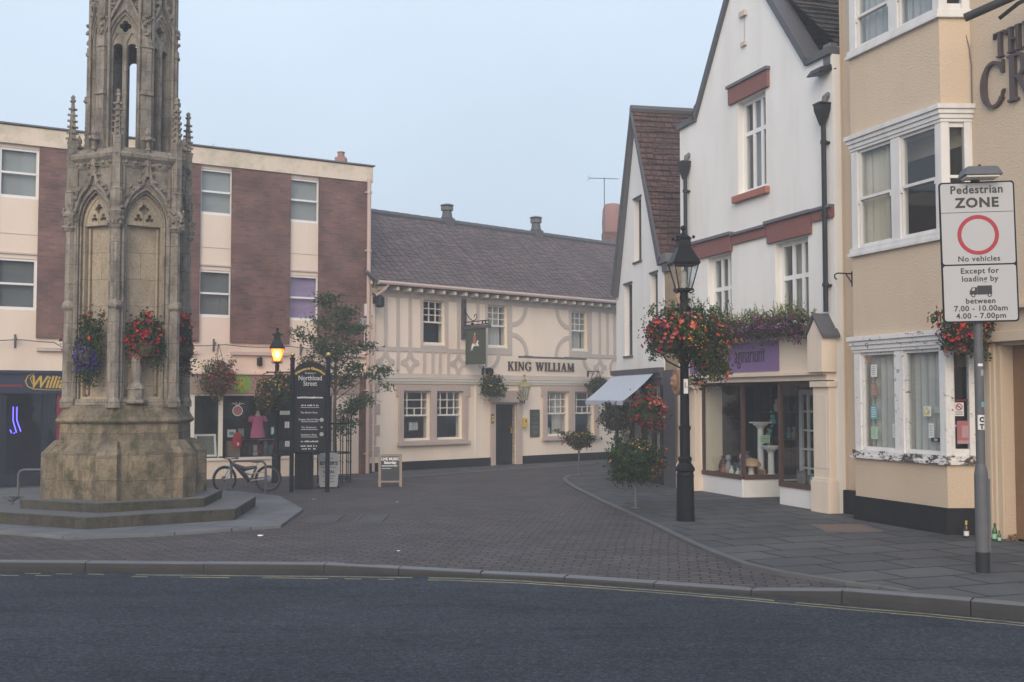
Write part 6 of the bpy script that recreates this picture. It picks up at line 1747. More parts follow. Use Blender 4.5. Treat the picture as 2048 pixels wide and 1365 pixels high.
def fn_strip(t_):
    g = MB(); g.box(-.12,.12,-.004,0,-.016,.016); g.build('sheet', 'door_black', t_); g = MB(); g.box(-.11,.11,-.0055,-.004,-.004,.008); g.build('print', 'sign_red', t_)
rp('window_strip', 'dark red and black strip above the no-smoking notice', 'strip', 1925, 801, fn_strip)
def fn_star(t_):
    g = MB(); g.plate([[(.06*(1 if i % 2 else .55)*cos(i*pi/6), .06*(1 if i % 2 else .55)*sin(i*pi/6)) for i in range(12)]], -.004, 0); g.build('star', 'bloomless_purple', t_)
    g = MB(); g.box(-.03,.03,-.0055,-.004,-.008,.008); g.build('print', 'paper_white', t_)
m_plain('bloomless_purple', (.12,.07,.3), .8, .1, 9)
rp('star_sticker', 'purple star sticker at the left of the pink poster', 'sticker', 1908, 852, fn_star)
# big letters on the wall
x0, z0 = RB.px(1996,112,YO); x1, z1 = RB.px(2003,70,YO)
hT = RB.px(2010,66,YO)[1]-RB.px(2003,112,YO)[1]
g = MB(); serif(g, 'THE', RB.px(1993,105,YO)[0], RB.px(2003,113,YO)[1]-.02, .37, YO-.06, YO+.004, .95)
xc, zc_ = RB.px(1968,170,YO); zc0 = RB.px(1990,217,YO)[1]; zc1 = RB.px(1990,125,YO)[1]
print('C', xc, zc0, zc1)
serif(g, 'CR', xc-.02, zc0, (zc1-zc0), YO-.06, YO+.004, .92)
g.build('lettering', 'letter_brown', pub)
# door and its frame at the right edge
zd = RB.px(2030,690,YO)[1]
g = MB(); g.box(dx0, dx0+1.1, YO+.18, YO+.24, .03, zd); d_ = g.build('door', 'wood_door', pub)
g = MB(); g.box(dx0+.95,dx0+1.0,YO+.15,YO+.18,1,1.1); g.build('handle', 'brass', d_)
g = MB(); g.box(dx0-.26, dx0-.10, YO-.07, YO+.02, .02, zd+.05); g.box(dx0-.10, dx0-.01, YO-.035, YO+.16, .02, zd+.0); g.box(dx0-.2, dx0-.16, YO-.09, YO-.07, .1, zd+.02); g.box(dx0-.3, dx0+1.4, YO-.14, YO+.02, zd+.05, zd+.2); g.box(dx0-.10,dx0+1.4,YO-.06,YO+.02,zd+.2,zd+.5); g.box(dx0-.35, dx0+1.4, YO-.2, YO+.02, zd+.5, zd+.56)
g.build('door_frame', 'yellow_paint', pub, bevel=.006)
# dark conduit beside the bay, cable
g = MB(); g.box(bx0-.03, bx0-.0, BO+.02, BO+.06, 1.05, 1.75)
o = g.build('conduit', 'pipe_black', loc=RB.p, rot=(0,0,RB.a)); tag(o, 'short black conduit at the left edge of the peeling bay window', 'conduit')
g = MB(); xq2 = bx2+.03
zA_, zB_ = RB.px(1950,210,YO)[1], RB.px(1945,80,YO)[1]
g.tube([(xq2,YO-.015,zA_),(xq2,YO-.015,zA_+.6),(xq2-.02,YO-.03,zB_-.1),(xq2-.1,YO-.08,zB_+.3),(xq2-.1,YO-.08,zB_+1)], .008, 5)
o = g.build('cable', 'grey_iron', loc=RB.p, rot=(0,0,RB.a)); tag(o, 'thin cable running up the tan wall beside the bay', 'cable')
# electricity box, floodlight, hook, flagpole
on(RB, 'meter_box', 'grey utility box high on the joint of white shop and tan house', 'utility box', 1668, 112, YO-.05, fn_abox(.22,.40,.16,'lead_grey'))
def fn_fl2(t_):
    g = MB(); g.add([(-.20,-.42,-.06),(.20,-.42,-.06),(.22,-.05,.02),(-.22,-.05,.02),(-.16,-.34,.06),(.16,-.34,.06),(.2,-.05,.14),(-.2,-.05,.14)], [(0,3,2,1),(4,5,6,7),(0,1,5,4),(1,2,6,5),(2,3,7,6),(3,0,4,7)]); h_ = g.build('housing', 'pipe_black', t_, bevel=.01)
    g = MB(); g.add([(-.17,-.40,-.066),(.17,-.40,-.066),(.19,-.08,.005),(-.19,-.08,.005)], [(0,1,2,3)]); g.build('lens', 'lead_grey', h_)
    g = MB(); g.box(-.04,.04,-.06,.04,.0,.06); g.build('arm', 'pipe_black', t_)
on(RB, 'floodlight', 'black floodlight below the grey utility box', 'floodlight', 1664, 148, YO-.06, fn_fl2)
def fn_hook(t_):
    g = MB(); g.tube([(0,0,.08),(0,-.30,.08),(0,-.36,.05),(0,-.36,.0),(0,-.32,-.03)], .013, 5); g.tube([(0,0,-.10),(0,-.14,.08)], .011, 5); g.build('hook', 'black_iron', t_)
    g = MB(); g.box(-.02,.02,-.012,0,-.14,.12); g.build('plate', 'black_iron', t_)
on(RB, 'basket_hook', 'empty iron basket hook on the tan wall left of the bay', 'hook', 1705, 557, YO, fn_hook)
x, z = RB.px(1930,36,-.9)
fp = thing('flagpole', 'slanted dark grey pole bracket at the top of the tan wall', 'pole', RB.w(x, YO, z+.0), RB.a)
x2, z2 = RB.px(2002,0,-.5)
g = MB(); g.tube([(0,-1.1,0),(x2-x+.35,-.2,z2-z+.2)], .06, 12); g.build('pole', 'pipe_black', fp)
g = MB(); g.tube([(x2-x-.15,-.6,z2-z-.20),(x2-x+.1,-.5,z2-z-.06),(x2-x+.35,-.3,z2-z+.05)], .03, 8); g.tube([(x2-x+.2,-.4,z2-z+.1),(x2-x+.35,-.0,z2-z+.1)], .05, 8); g.build('stay', 'pipe_black', fp)
# bottles and rubbish on the pavement at the foot of the wall
def bottle(label, u, v, m, s, cat='bottle', band='gold_paint'):
    p = gp(u, v, .03); t_ = thing('bottle', label, cat, p)
    g = MB(); g.lathe([(.036*s,0),(.037*s,.14*s),(.033*s,.165*s),(.016*s,.20*s),(.014*s,.25*s),(.016*s,.252*s),(.016*s,.262*s)], 14); b_ = g.build('glass', m, t_, smooth=True)
    g = MB(); g.lathe([(.0375*s,.04*s),(.0375*s,.11*s)], 14, caps=False); g.build('label', 'paper_white' if band != 'none' else 'paper_green', t_)
    g = MB(); g.lathe([(.0175*s,.205*s),(.0165*s,.264*s),(.002,.266*s)], 10); g.build('foil', band if band != 'none' else m, t_)
bottle('brown bottle with gold foil left of the sign pole', 1933, 1077, 'bottle_brown', .95, band='gold_paint')
bottle('taller green bottle right of the sign pole', 1990, 1083, 'bottle_green', .95, band='none')
bottle('squat green bottle beside the taller one at the wall', 1999, 1085, 'bottle_green', .62, band='none')
p = gp(2026,1082,.03); g = MB(); rr = random.Random(9)
for i in range(24): g.leaf((rr.gauss(0,.05), rr.gauss(0,.03), abs(rr.gauss(.03,.03))), .06, rr, asp=.8)
o = g.build('leaves', 'leaf_litter', loc=p, uv=False); tag(o, 'small heap of brown leaves by the wall at the right edge', 'leaves'); o.name = 'leaf_heap'
# ---------------------------------------------------------------- street lamps
def street_lamp(label, base, s, lit, sticker=False):
    L = thing('street_lamp', label, 'street lamp', base, .12)
    g = MB()
    g.lathe([(.155*s,0),(.155*s,.05*s),(.15*s,.06*s),(.142*s,.70*s),(.146*s,.74*s),(.135*s,.80*s)], 8, a0=pi/8)
    g.lathe([(.135*s,.80*s),(.16*s,.82*s),(.16*s,.86*s),(.13*s,.90*s),(.10*s,.95*s),(.11*s,.98*s),(.115*s,1.02*s),(.085*s,1.06*s)], 16)
    g.build('base', 'black_iron', L, bevel=.006)
    g = MB(); g.lathe([(.085*s,1.04*s),(.085*s,1.48*s),(.10*s,1.49*s),(.10*s,1.54*s),(.078*s,1.56*s),(.068*s,2.9*s),(.085*s,2.93*s),(.085*s,3.0*s),(.06*s,3.03*s),(.055*s,3.50*s)], 16)
    g.lathe([(.055*s,3.4*s),(.11*s,3.44*s),(.07*s,3.5*s),(.06*s,3.6*s),(.075*s,3.66*s),(.06*s,3.72*s),(.085*s,3.78*s)], 12)
    col_ = g.build('column', 'black_iron', L, smooth=True)
    g = MB(); zc = 3.47*s
    for a in (0, pi/2): g.tube([(-.30*s*cos(a),-.30*s*sin(a),zc),(.30*s*cos(a),.30*s*sin(a),zc)], .022*s, 6)
    for q in range(4):
        a = q*pi/2; c, d = cos(a), sin(a)
        g.ball((.31*s*c,.31*s*d,zc), .035*s, 6)
        g.tube([(.05*s*c,.05*s*d,3.78*s),(.12*s*c,.12*s*d,3.74*s),(.17*s*c,.17*s*d,3.78*s),(.15*s*c,.15*s*d,3.82*s)], .014*s, 5)
        g.tube([(.06*s*c,.06*s*d,2.5*s),(.3*s*c,.3*s*d,2.62*s),(.5*s*c,.5*s*d,2.95*s)], .014*s, 5)
    g.build('bracket', 'black_iron', L)
    # lantern: four-sided, wider at the top
    zb, zt = 3.80*s, 4.22*s; rb, rt = .15*s, .285*s
    g = MB()
    for q in range(4):
        a = pi/4+q*pi/2; a2 = a+pi/2
        P0 = Vector((rb*cos(a), rb*sin(a), zb)); P1 = Vector((rt*cos(a), rt*sin(a), zt)); Q0 = Vector((rb*cos(a2), rb*sin(a2), zb)); Q1 = Vector((rt*cos(a2), rt*sin(a2), zt))
        g.tube([P0, P1], .011*s, 5); g.tube([P0, Q0], .016*s, 5); g.tube([P1, Q1], .02*s, 5)
    g.lathe([(.06*s,zb-.05*s),(.17*s,zb-.02*s),(.17*s,zb+.01*s)], 4, a0=pi/4)
    f_ = g.build('lantern', 'black_iron', L)
    g = MB(); g.lathe([(rb*.97,zb+.01*s),(rt*.97,zt)], 4, a0=pi/4, caps=False); g.build('pane', 'warm_glass' if lit else 'lantern_glass', f_)
    g = MB(); g.lathe([(.31*s,zt-.01*s),(.32*s,zt+.02*s),(.15*s,zt+.27*s),(.14*s,zt+.28*s),(.145*s,zt+.30*s),(.135*s,zt+.40*s),(.165*s,zt+.41*s),(.13*s,zt+.44*s)], 4, a0=pi/4)
    g.lathe([(.13*s,zt+.44*s),(.06*s,zt+.50*s),(.025*s,zt+.53*s),(.025*s,zt+.57*s)], 10); g.ball((0,0,zt+.60*s), .05*s, 10)
    for q in range(4): a = pi/4+q*pi/2; g.ball((.19*s*cos(a),.19*s*sin(a),zt+.44*s), .03*s, 6)
    g.build('lantern_roof', 'black_iron', f_)
    g = MB(); g.lathe([(.05*s,zb+.02*s),(.05*s,zb+.10*s)], 8)
    if not lit: g.lathe([(.04*s,zb+.1*s),(.055*s,zb+.2*s),(.05*s,zb+.28*s),(.01*s,zb+.33*s)], 10)
    b_ = g.build('lamp_holder', 'bulb_holder', f_)
    if lit:
        g = MB(); g.ball((0,0,zb+.24*s), .075*s, 10, (1,1,1.5)); g.build('bulb', 'lamp_glow', b_)
        pl = bpy.data.lights.new('lamp_light', 'POINT'); pl.energy = 26; pl.color = (1,.34,.10); pl.shadow_soft_size = .12
        po = bpy.data.objects.new('lamp_light', pl); COL.objects.link(po); po.parent = L; po.location = (0,0,zb+.24*s)
    if sticker:
        g = MB(); g.box(-.035,.035,-.088*s-.004,-.07,2.08,2.32); k_ = g.build('number_plate', 'box_white', L)
        g = MB(); g.text('L', .12, 0, 2.18, -.0945*s, -.0885*s, 'CENTER', 1); g.build('lettering', 'letter_black', k_)
    return L
b = gp(1371, 1042, .03); LAMP1 = b.copy()
street_lamp('unlit black street lamp ringed with flower baskets on the right pavement', b, 1.0, False, True)
LAMP2 = gp(552, 966)
street_lamp('lit black street lamp glowing orange in front of the brick block', LAMP2, .765, True)

# ---------------------------------------------------------------- black direction sign
b = (gp(581, 985) + gp(656, 984))/2
ds = thing('street_sign', 'tall black street directory sign with two gold ball finials', 'sign', b, radians(4))
wd = .385; zt = 2.86
for s_ in (-1, 1):
    g = MB(); g.lathe([(.048,0),(.048,zt+.02)], 12, (s_*wd,0,0)); g.lathe([(.06,zt+.0),(.06,zt+.05),(.03,zt+.06),(.03,zt+.08)], 12, (s_*wd,0,0))
    p_ = g.build('post', 'sign_black', ds, smooth=True)
    g = MB(); g.ball((s_*wd,0,zt+.12), .055, 12); g.build('finial', 'brass', p_, smooth=True)
hw = wd-.05; zb = .86
top = [(hw*cos(a), 2.62+.20*sin(a)) for a in [pi*i/16 for i in range(17)]]
g = MB(); g.plate([[(-hw,zb),(hw,zb)]+top], -.02, .02); pn = g.build('panel', 'sign_black', ds)
g = MB()
g.text('Welcome to Glastonbury', .076, 0, 2.655, -.026, -.021, 'CENTER', .85, 0, .002, arc=.42)
g.build('heading', 'gold_paint', pn)
g = MB()
g.text('Northload', .15, 0, 2.42, -.026, -.021, 'CENTER', .80, 0, .0); g.text('Street', .15, 0, 2.30, -.026, -.021, 'CENTER', .80, 0, .0)
g.text('Shopping in', .05, 0, 2.56, -.026, -.021)
g.text('LookAtTheCountyShows.com', .05, 0, 2.03, -.026, -.021, 'CENTER', .9, 0, .003)
lines = [('Ice Records',1.87,1),('The Barber Shop',1.66,0),('Knights Fish & Chips',1.51,1),('The Continuum',1.36,1),('Hawthorn Shop',1.20,1),('Millionaires Chocolaterie',1.04,1)]
lines = [('The Barber Shop',1.70,0),('Knights Fish & Chips',1.55,1),('The Gatehouse',1.38,1),('Hawthorn Shop',1.22,1)]
for tx, z, sub in lines:
    g.text(tx, .055, -.02, z, -.026, -.021, 'CENTER', .95)
    if sub: g.box(-.19,.17,-.024,-.021,z-.035,z-.026)
for z in (1.86, 1.08, .98, .92): 
    n = 14
    for i in range(n):
        if R.random() < .8: x = -.19+i*.027; g.box(x, x+.02, -.024, -.021, z, z+R.uniform(.018,.032))
g.box(-.2,.2,-.024,-.021,1.825,1.832)
g.build('lettering', 'letter_white', pn)
g = MB()
for z, r in ((1.56,.045),(1.40,.02),(1.25,.045)): g.add([(.255+r*cos(2*pi*i/12), -.0235, z+r*sin(2*pi*i/12)) for i in range(12)], [tuple(range(12))])
g.build('badge', 'letter_grey', pn)
# ---------------------------------------------------------------- litter bin, swing board, guard
b = gp(608, 978)
t_ = thing('litter_bin', 'black square litter bin behind the street directory sign', 'bin', b, radians(4)); s_ = .19
g = MB(); g.box(-s_,s_,-s_,s_,.03,.80); 
for x in (-.1,0,.1): g.box(x-.04,x+.04,-s_-.008,-s_,.08,.72)
g.build('body', 'sign_black', t_, bevel=.012)
g = MB(); g.lathe([(.29,.80),(.29,.84),(.22,.93),(.05,.97)], 4, a0=pi/4); g.box(-.17,.17,-s_-.012,-s_-.004,.64,.76); g.build('hood', 'black_iron', t_, bevel=.008)
b = gp(657, 976)
t_ = thing('swing_sign', 'white upright pavement sign with black lettering behind the directory sign', 'pavement sign', b, radians(6))
g = MB(); w2 = .24; g.plate([[(-w2*.86,.06),(-w2*.78,.02),(w2*.78,.02),(w2*.86,.06),(w2,.70),(w2*.8,.78),(0,.80),(-w2*.8,.78),(-w2,.70)]], -.02, .02)
pn = g.build('panel', 'sign_white', t_, bevel=.008)
g = MB(); g.text("ESTHER'S", .105, 0, .52, -.026, -.021, 'CENTER', .95, 0, .005); g.text('OPEN', .085, 0, .33, -.026, -.021, 'CENTER', 1.1, 0, .004)
for z, w_ in ((.66,.1),(.46,.17),(.26,.15),(.2,.1),(.13,.13)): g.box(-w_,w_,-.024,-.021,z,z+.012)
g.build('lettering', 'letter_black', pn)
g = MB(); g.box(-.25,.25,-.14,.14,0,.02); g.tube([(-.2,0,.02),(-.2,0,.1)], .015, 6); g.tube([(.2,0,.02),(.2,0,.1)], .015, 6); g.build('base', 'rubber', t_)
TG = gp(668, 966); 
t_ = thing('tree_guard', 'black iron tree guard with outward curling bars behind the directory sign', 'tree guard', TG)
Rg = .40
for i in range(14):
    a = 2*pi*i/14; c, s_ = cos(a), sin(a); g = MB()
    g.tube([(Rg*c,Rg*s_,0),(Rg*c,Rg*s_,1.45),(Rg*1.03*c,Rg*1.03*s_,1.58),(Rg*1.16*c,Rg*1.16*s_,1.70),(Rg*1.30*c,Rg*1.30*s_,1.74)], .013, 5)
    for z in (.5,1.0): g.ball((Rg*c,Rg*s_,z), .024, 6)
    g.build('bar', 'black_iron', t_)
g = MB()
for z in (.12, .72, 1.42): g.tube([(Rg*cos(2*pi*i/24), Rg*sin(2*pi*i/24), z) for i in range(25)], .016, 5)
g.build('hoop', 'black_iron', t_)

# ---------------------------------------------------------------- bicycle
bA = gp(449, 985); bB = gp(536, 984)
t_ = thing('bicycle', 'black and silver full-suspension mountain bicycle leaning at a steel hoop', 'bicycle', ((bA+bB)/2), atan2(bB.y-bA.y+.10, bB.x-bA.x))
wb = (bB-bA).length/2; rw_ = .285
def wheel(cx, steer):
    M = Matrix.Translation((cx,0,rw_)) @ Matrix.Rotation(steer, 4, 'Z')
    g = MB(); g.M = M
    g.tube([((rw_-.022)*cos(2*pi*i/36), 0, (rw_-.022)*sin(2*pi*i/36)) for i in range(37)], .022, 8, False)
    for i in range(36):
        a = 2*pi*i/36; c, s_ = cos(a), sin(a); g.box(*(rw_*c-.01, rw_*c+.01, -.02, .02, rw_*s_-.006, rw_*s_+.006))
    ty = g.build('tyre', 'rubber', None)
    g = MB(); g.M = M
    g.tube([((rw_-.052)*cos(2*pi*i/36), 0, (rw_-.052)*sin(2*pi*i/36)) for i in range(37)], .011, 6, False)
    for i in range(18): a = 2*pi*i/18; g.tube([(.02*cos(a+.6), (-1)**i*.02, .02*sin(a+.6)),((rw_-.06)*cos(a),0,(rw_-.06)*sin(a))], .0018, 3)
    g.lathe([(.02,-.04),(.02,.04)], 8); n = len(g.v)
    rm = g.build('rim', 'grey_iron', None)
    g = MB(); g.M = M @ Matrix.Rotation(pi/2, 4, 'X'); g.lathe([(.07,-.028),(.07,-.024)], 18); g.lathe([(.024,-.045),(.024,.045)], 10); hb_ = g.build('hub', 'alloy', None)
    w_ = ty; w_.name = 'wheel'; w_.parent = t_
    rm.parent = w_; hb_.parent = w_
wheel(-wb, radians(28)); wheel(wb, 0)
hx = -wb+.17
g = MB(); 
g.tube([(hx,0,.60),(hx+.26,0,.50),(hx+.50,0,.54)], [.035,.05,.03], 8)
g.tube([(hx+.04,0,.59),(hx+.22,0,.40),(hx+.36,0,.22)], [.04,.055,.04], 8)
g.tube([(hx+.50,0,.54),(hx+.44,0,.40),(hx+.38,0,.24)], .026, 8)
g.tube([(hx-.02,0,.55),(hx-.045,0,.67)], .03, 8)
g.build('frame', 'bike_black', t_, smooth=True)
g = MB(); 
for s_ in (-1,1): g.tube([(hx+.38,s_*.03,.25),(wb,s_*.045,rw_)], .013, 6); g.tube([(hx+.40,s_*.03,.40),(wb-.1,s_*.045,.42),(wb,s_*.045,rw_)], .011, 6)
g.tube([(hx+.22,0,.43),(hx+.40,0,.38)], .028, 8)
g.build('swing_arm', 'alloy', t_)
g = MB()
cs, sn = cos(radians(28)), sin(radians(28))
for s_ in (-1,1): g.tube([(-wb-sn*s_*.0+s_*-.05*sn,s_*.05*cs,rw_),(hx-.035+s_*-.05*sn,s_*.05*cs,.56)], [.014,.022], 6)
g.box(hx-.09,hx+.0,-.07,.07,.545,.575); g.tube([(-wb-.01,0,.58),(hx-.03,0,.56)], .02, 6)
g.build('fork', 'alloy', t_)
g = MB(); g.tube([(hx-.05,0,.67),(hx-.10,0,.72)], .02, 6); hb1 = [(hx-.09-.28*sn*1.1,.28*cs,.745),(hx-.10-.1*sn,.1*cs,.72),(hx-.10+.1*sn,-.1*cs,.72),(hx-.09+.28*sn*1.1,-.28*cs,.745)]; g.tube(hb1, .013, 6)
for s_, e in ((1,hb1[0]),(-1,hb1[3])): v_ = Vector(e); g.tube([v_, v_+Vector((-.10*sn*s_,.10*cs*s_,.0))], .02, 6); g.tube([v_, v_+Vector((-.09,0,-.02))], .007, 5)
g.build('handlebar', 'bike_black', t_)
g = MB(); g.tube([(hx+.50,0,.54),(hx+.53,0,.64)], .014, 6); sp_ = g.build('seat_post', 'alloy', t_)
g = MB(); g.add([(hx+.38,0,.665),(hx+.46,-.03,.66),(hx+.60,-.075,.665),(hx+.66,-.06,.68),(hx+.66,.06,.68),(hx+.60,.075,.665),(hx+.46,.03,.66),(hx+.38,0,.635),(hx+.50,-.03,.62),(hx+.64,-.05,.635),(hx+.64,.05,.635),(hx+.50,.03,.62)],
  [(0,1,6),(1,2,5,6),(2,3,4,5),(0,7,8,1),(1,8,9,2),(2,9,3),(3,9,10,4),(4,10,5),(5,10,11,6),(6,11,7,0),(7,11,10,9,8)]); g.build('saddle', 'wood_brown', sp_, bevel=.01)
g = MB(); g.M = Matrix.Translation((hx+.37,0,.22)) @ Matrix.Rotation(pi/2, 4, 'X'); g.lathe([(.075,-.05),(.075,-.046)], 18); g.lathe([(.02,-.06),(.02,.06)], 8); g.M = None
g.tube([(hx+.37,-.06,.22),(hx+.29,-.065,.16)], .011, 6); g.tube([(hx+.37,.06,.22),(hx+.45,.065,.28)], .011, 6); g.box(hx+.24,hx+.32,-.14,-.065,.145,.165); g.box(hx+.42,hx+.50,.065,.14,.27,.29)
g.build('crank', 'grey_iron', t_)
g = MB()
for s_ in (.215,.225): pass
g.tube([(hx+.37,-.05,.295),(wb,-.05,rw_+.035)], .005, 4); g.tube([(hx+.37,-.05,.147),(wb,-.05,rw_-.035)], .005, 4); g.build('chain', 'grey_iron', t_)
def hoop(label, u0, u1, v, vt, fy=0):
    a, b_ = gp(u0, v), gp(u1, v); m_ = (a+b_)/2; L = (b_-a).length/2; z = CH-(vt-795)/FP*m_.y
    t_ = thing('bike_stand', label, 'bike stand', m_, atan2(b_.y-a.y, b_.x-a.x))
    pts = [(-L,0,0),(-L,0,z-.12)] + [(-L+.12-.12*cos(x), 0, z-.12+.12*sin(x)) for x in (.4,.8,1.2,1.57)] + [(L-.12+.12*sin(x), 0, z-.12+.12*cos(x)) for x in (0,.4,.8,1.2)] + [(L,0,z-.12),(L,0,0)]
    g = MB(); g.tube(pts, .024, 10); g.build('tube', 'galvanised', t_, smooth=True)
    g = MB(); [g.lathe([(.05,0),(.05,.012)], 12, (x,0,0)) for x in (-L,L)]; g.build('base_plate', 'galvanised', t_)
hoop('steel hoop stand with the mountain bicycle behind it', 462, 531, 987, 922)
hoop('steel hoop stand left of the market cross, by the navy shop', 36, 112, 998, 939)

# ---------------------------------------------------------------- chalkboard
b = gp(780, 973)
t_ = thing('chalkboard', 'wood framed A-board chalkboard advertising live music before the inn', 'chalkboard', b, radians(8))
w_ = .24; h_ = .735; tl_ = .16
def leaf_board(sg):
    g = MB()
    def P(x, z, y=0): return (x, sg*(-tl_*(1-z/h_))+y*sg*-1, z)
    for x in (-1, 1):
        g.add([P(x*w_-.03+.02*x*(-1)*(z/h_)*0, z, y) for z in (0, h_) for y in (-.012,.012)] + [P(x*w_+.03, z, y) for z in (0, h_) for y in (-.012,.012)], [(0,1,3,2),(4,6,7,5),(0,2,6,4),(1,5,7,3),(0,4,5,1),(2,3,7,6)])
    for z0, z1 in ((.10,.135),(h_-.05,h_)):
        g.add([P(x, z, y) for x in (-w_,w_) for z in (z0,z1) for y in (-.014,.010)], [(0,1,3,2),(4,6,7,5),(0,4,5,1),(2,3,7,6),(0,2,6,4),(1,5,7,3)])
    fr = g.build('frame', 'wood_light', t_)
    g = MB(); g.add([P(x, z, y) for x in (-w_+.02,w_-.02) for z in (.12,h_-.04) for y in (-.004,.004)], [(0,1,3,2),(4,6,7,5),(0,4,5,1),(2,3,7,6),(0,2,6,4),(1,5,7,3)]); g.build('board', 'chalk_black', fr)
    if sg > 0:
        g = MB(); q = MB(); q.text('LIVE MUSIC', .085, 0, .60, 0, .001, 'CENTER', .95, 0, .004); q.text('Saturday', .085, 0, .52, 0, .001, 'CENTER', .95, 0, .004)
        for i in range(12): q.box(-.19+i*.03, -.17+i*.03, -.0002*i, .001, .46, .485)
        q.box(-.19,.02,0,.001,.41,.418)
        g.add([P(x, z, .006+y) for x, y, z in q.v], q.f); g.build('lettering', 'letter_white', fr)
m_plain('chalk_black', (.045,.048,.052), .8, .25, 5)
leaf_board(1); leaf_board(-1)

# ---------------------------------------------------------------- pedestrian zone sign
b = gp(1966, 1146, .03)
ps = thing('traffic_sign', 'grey traffic sign pole with a Pedestrian Zone plate and lamp', 'traffic sign', b, radians(-6))
g = MB(); zc_ = 1.20
g.lathe([(.088,0),(.077,.004),(.076,zc_-.08),(.073,zc_-.05),(.058,zc_+.03),(.052,zc_+.05)], 20)
lo = g.build('lower_pole', 'galvanised', ps, smooth=True)
g = MB(); g.lathe([(.0785,.0),(.0785,.24)], 20, caps=False); g.build('pole_foot', 'pipe_black', lo)
g = MB(); g.box(.05,.092,-.03,.03,.24,1.08); g.build('pole_door', 'galvanised', lo, bevel=.005)
g = MB(); g.lathe([(.051,zc_),(.051,4.62)], 20); g.build('pole', 'galvanised', ps, smooth=True)
Y = b.y; zz = lambda v: CH - (v-795)/FP*(Y-.08)
z0, z1 = zz(650), zz(366); wS = .425; r_ = .04
def rrect(x0, x1, za_, zb_, r, n=5):
    out = []
    for cx, cz, a0 in ((x1-r,za_+r,-pi/2),(x1-r,zb_-r,0),(x0+r,zb_-r,pi/2),(x0+r,za_+r,pi)):
        out += [(cx+r*cos(a0+pi/2*i/n), cz+r*sin(a0+pi/2*i/n)) for i in range(n+1)]
    return out
yf = -.085
zsplit = zz(534)
roll = radians(1.0)
def tiltM(): return Matrix.Translation((0,0,(z0+z1)/2)) @ Matrix.Rotation(-roll, 4, 'Y') @ Matrix.Translation((0,0,-(z0+z1)/2))
g = MB(); g.M = tiltM(); g.plate([rrect(-wS,wS,z0,z1,r_)], yf, yf+.018); g.box(-wS+.08,wS-.08,yf+.018,yf+.04,z0+.3,z0+.34); g.box(-wS+.08,wS-.08,yf+.018,yf+.04,z1-.34,z1-.3)
pl = g.build('plate', 'sign_black', ps)
g = MB(); g.M = tiltM(); g.plate([rrect(-wS+.018,wS-.018,zsplit+.009,z1-.018,r_-.01)], yf-.002, yf); g.plate([rrect(-wS+.018,wS-.018,z0+.018,zsplit-.009,r_-.01)], yf-.002, yf)
fc = g.build('face', 'sign_white', pl)
zD = zz(428)
g = MB(); g.M = tiltM(); g.box(-wS+.018, wS-.018, yf-.0035, yf-.002, zD-.003, zD+.003)
def tx(body, v, cap, sx, bold=.004, al='CENTER', x=0, sp=1.0): g.text(body, cap/.70, x, zz(v), yf-.0045, yf-.0025, al, sx, 0, bold, None, sp)
tx('Pedestrian', 389.5, .092, .97, .003, sp=1.1); tx('ZONE', 417.5, .108, 1.06, .006, sp=1.14); tx('No vehicles', 527, .062, 1.02, .0015, sp=1.1)
tx('Except for', 551.5, .063, 1.0, .0018, sp=1.12); tx('loading by', 567.5, .063, 1.0, .0018, sp=1.1); tx('between', 612, .062, 1.0, .0018, sp=1.1)
tx('7.00 - 10.00am', 627, .062, 1.04, .0018, sp=1.08); tx('4.00 - 7.00pm', 642, .062, 1.04, .0018, sp=1.08)
# the lorry
zL = zz(597); k_ = .0125
def lp(pts): g.plate([[(x*k_, zL+z*k_) for x, z in pts]], yf-.0045, yf-.0025)
lp([(-2.5,1.2),(10.5,1.2),(10.5,9.5),(-2.5,9.5)]); lp([(-9.5,1.2),(-2.7,1.2),(-2.7,8),(-7.4,8),(-9,5.2),(-9.6,4)])
lp([(8.2+1.9*cos(2*pi*i/16), .6+1.9*sin(2*pi*i/16)) for i in range(16)]); lp([(-6.4+1.9*cos(2*pi*i/16), .6+1.9*sin(2*pi*i/16)) for i in range(16)])
g.build('lettering', 'letter_black', fc)
g = MB(); g.M = tiltM(); lw_ = lambda cx, r: g.plate([[(cx*k_+r*k_*cos(2*pi*i/14), zL+.6*k_+r*k_*sin(2*pi*i/14)) for i in range(14)]], yf-.0055, yf-.0046)
lw_(8.2,1.0); lw_(-6.4,1.0); g.plate([[(x*k_, zL+z*k_) for x, z in [(-7.2,5),(-5,5),(-5,7.2),(-6.6,7.2),(-7.9,5)]]], yf-.0055, yf-.0046); g.build('lorry_details', 'sign_white', fc)
g = MB(); g.M = tiltM(); zC = zz(474); ro, ri = .233, .188
g.plate([[(ro*cos(2*pi*i/48), zC+ro*sin(2*pi*i/48)) for i in range(48)], [(ri*cos(-2*pi*i/48), zC+ri*sin(-2*pi*i/48)) for i in range(48)]], yf-.0045, yf-.0025); g.build('ring', 'sign_red', fc)
zl_ = zz(358)
g = MB(); g.add([(-.20,-.30,zl_),(.24,-.30,zl_),(.24,.06,zl_),(-.20,.06,zl_),(-.15,-.24,zl_+.11),(.19,-.24,zl_+.11),(.19,.03,zl_+.11),(-.15,.03,zl_+.11)], [(0,3,2,1),(4,5,6,7),(0,1,5,4),(1,2,6,5),(2,3,7,6),(3,0,4,7)])
lm = g.build('sign_lamp', 'galvanised', ps, bevel=.02)
g = MB(); g.box(-.17,.20,-.27,-.02,zl_-.025,zl_-.001); g.build('diffuser', 'offwhite_paint', lm, bevel=.01)
g = MB(); g.lathe([(.02,0),(.02,.035),(.012,.045)], 8, (.03,-.08,zl_+.11)); g.build('photocell', 'rubber', lm)
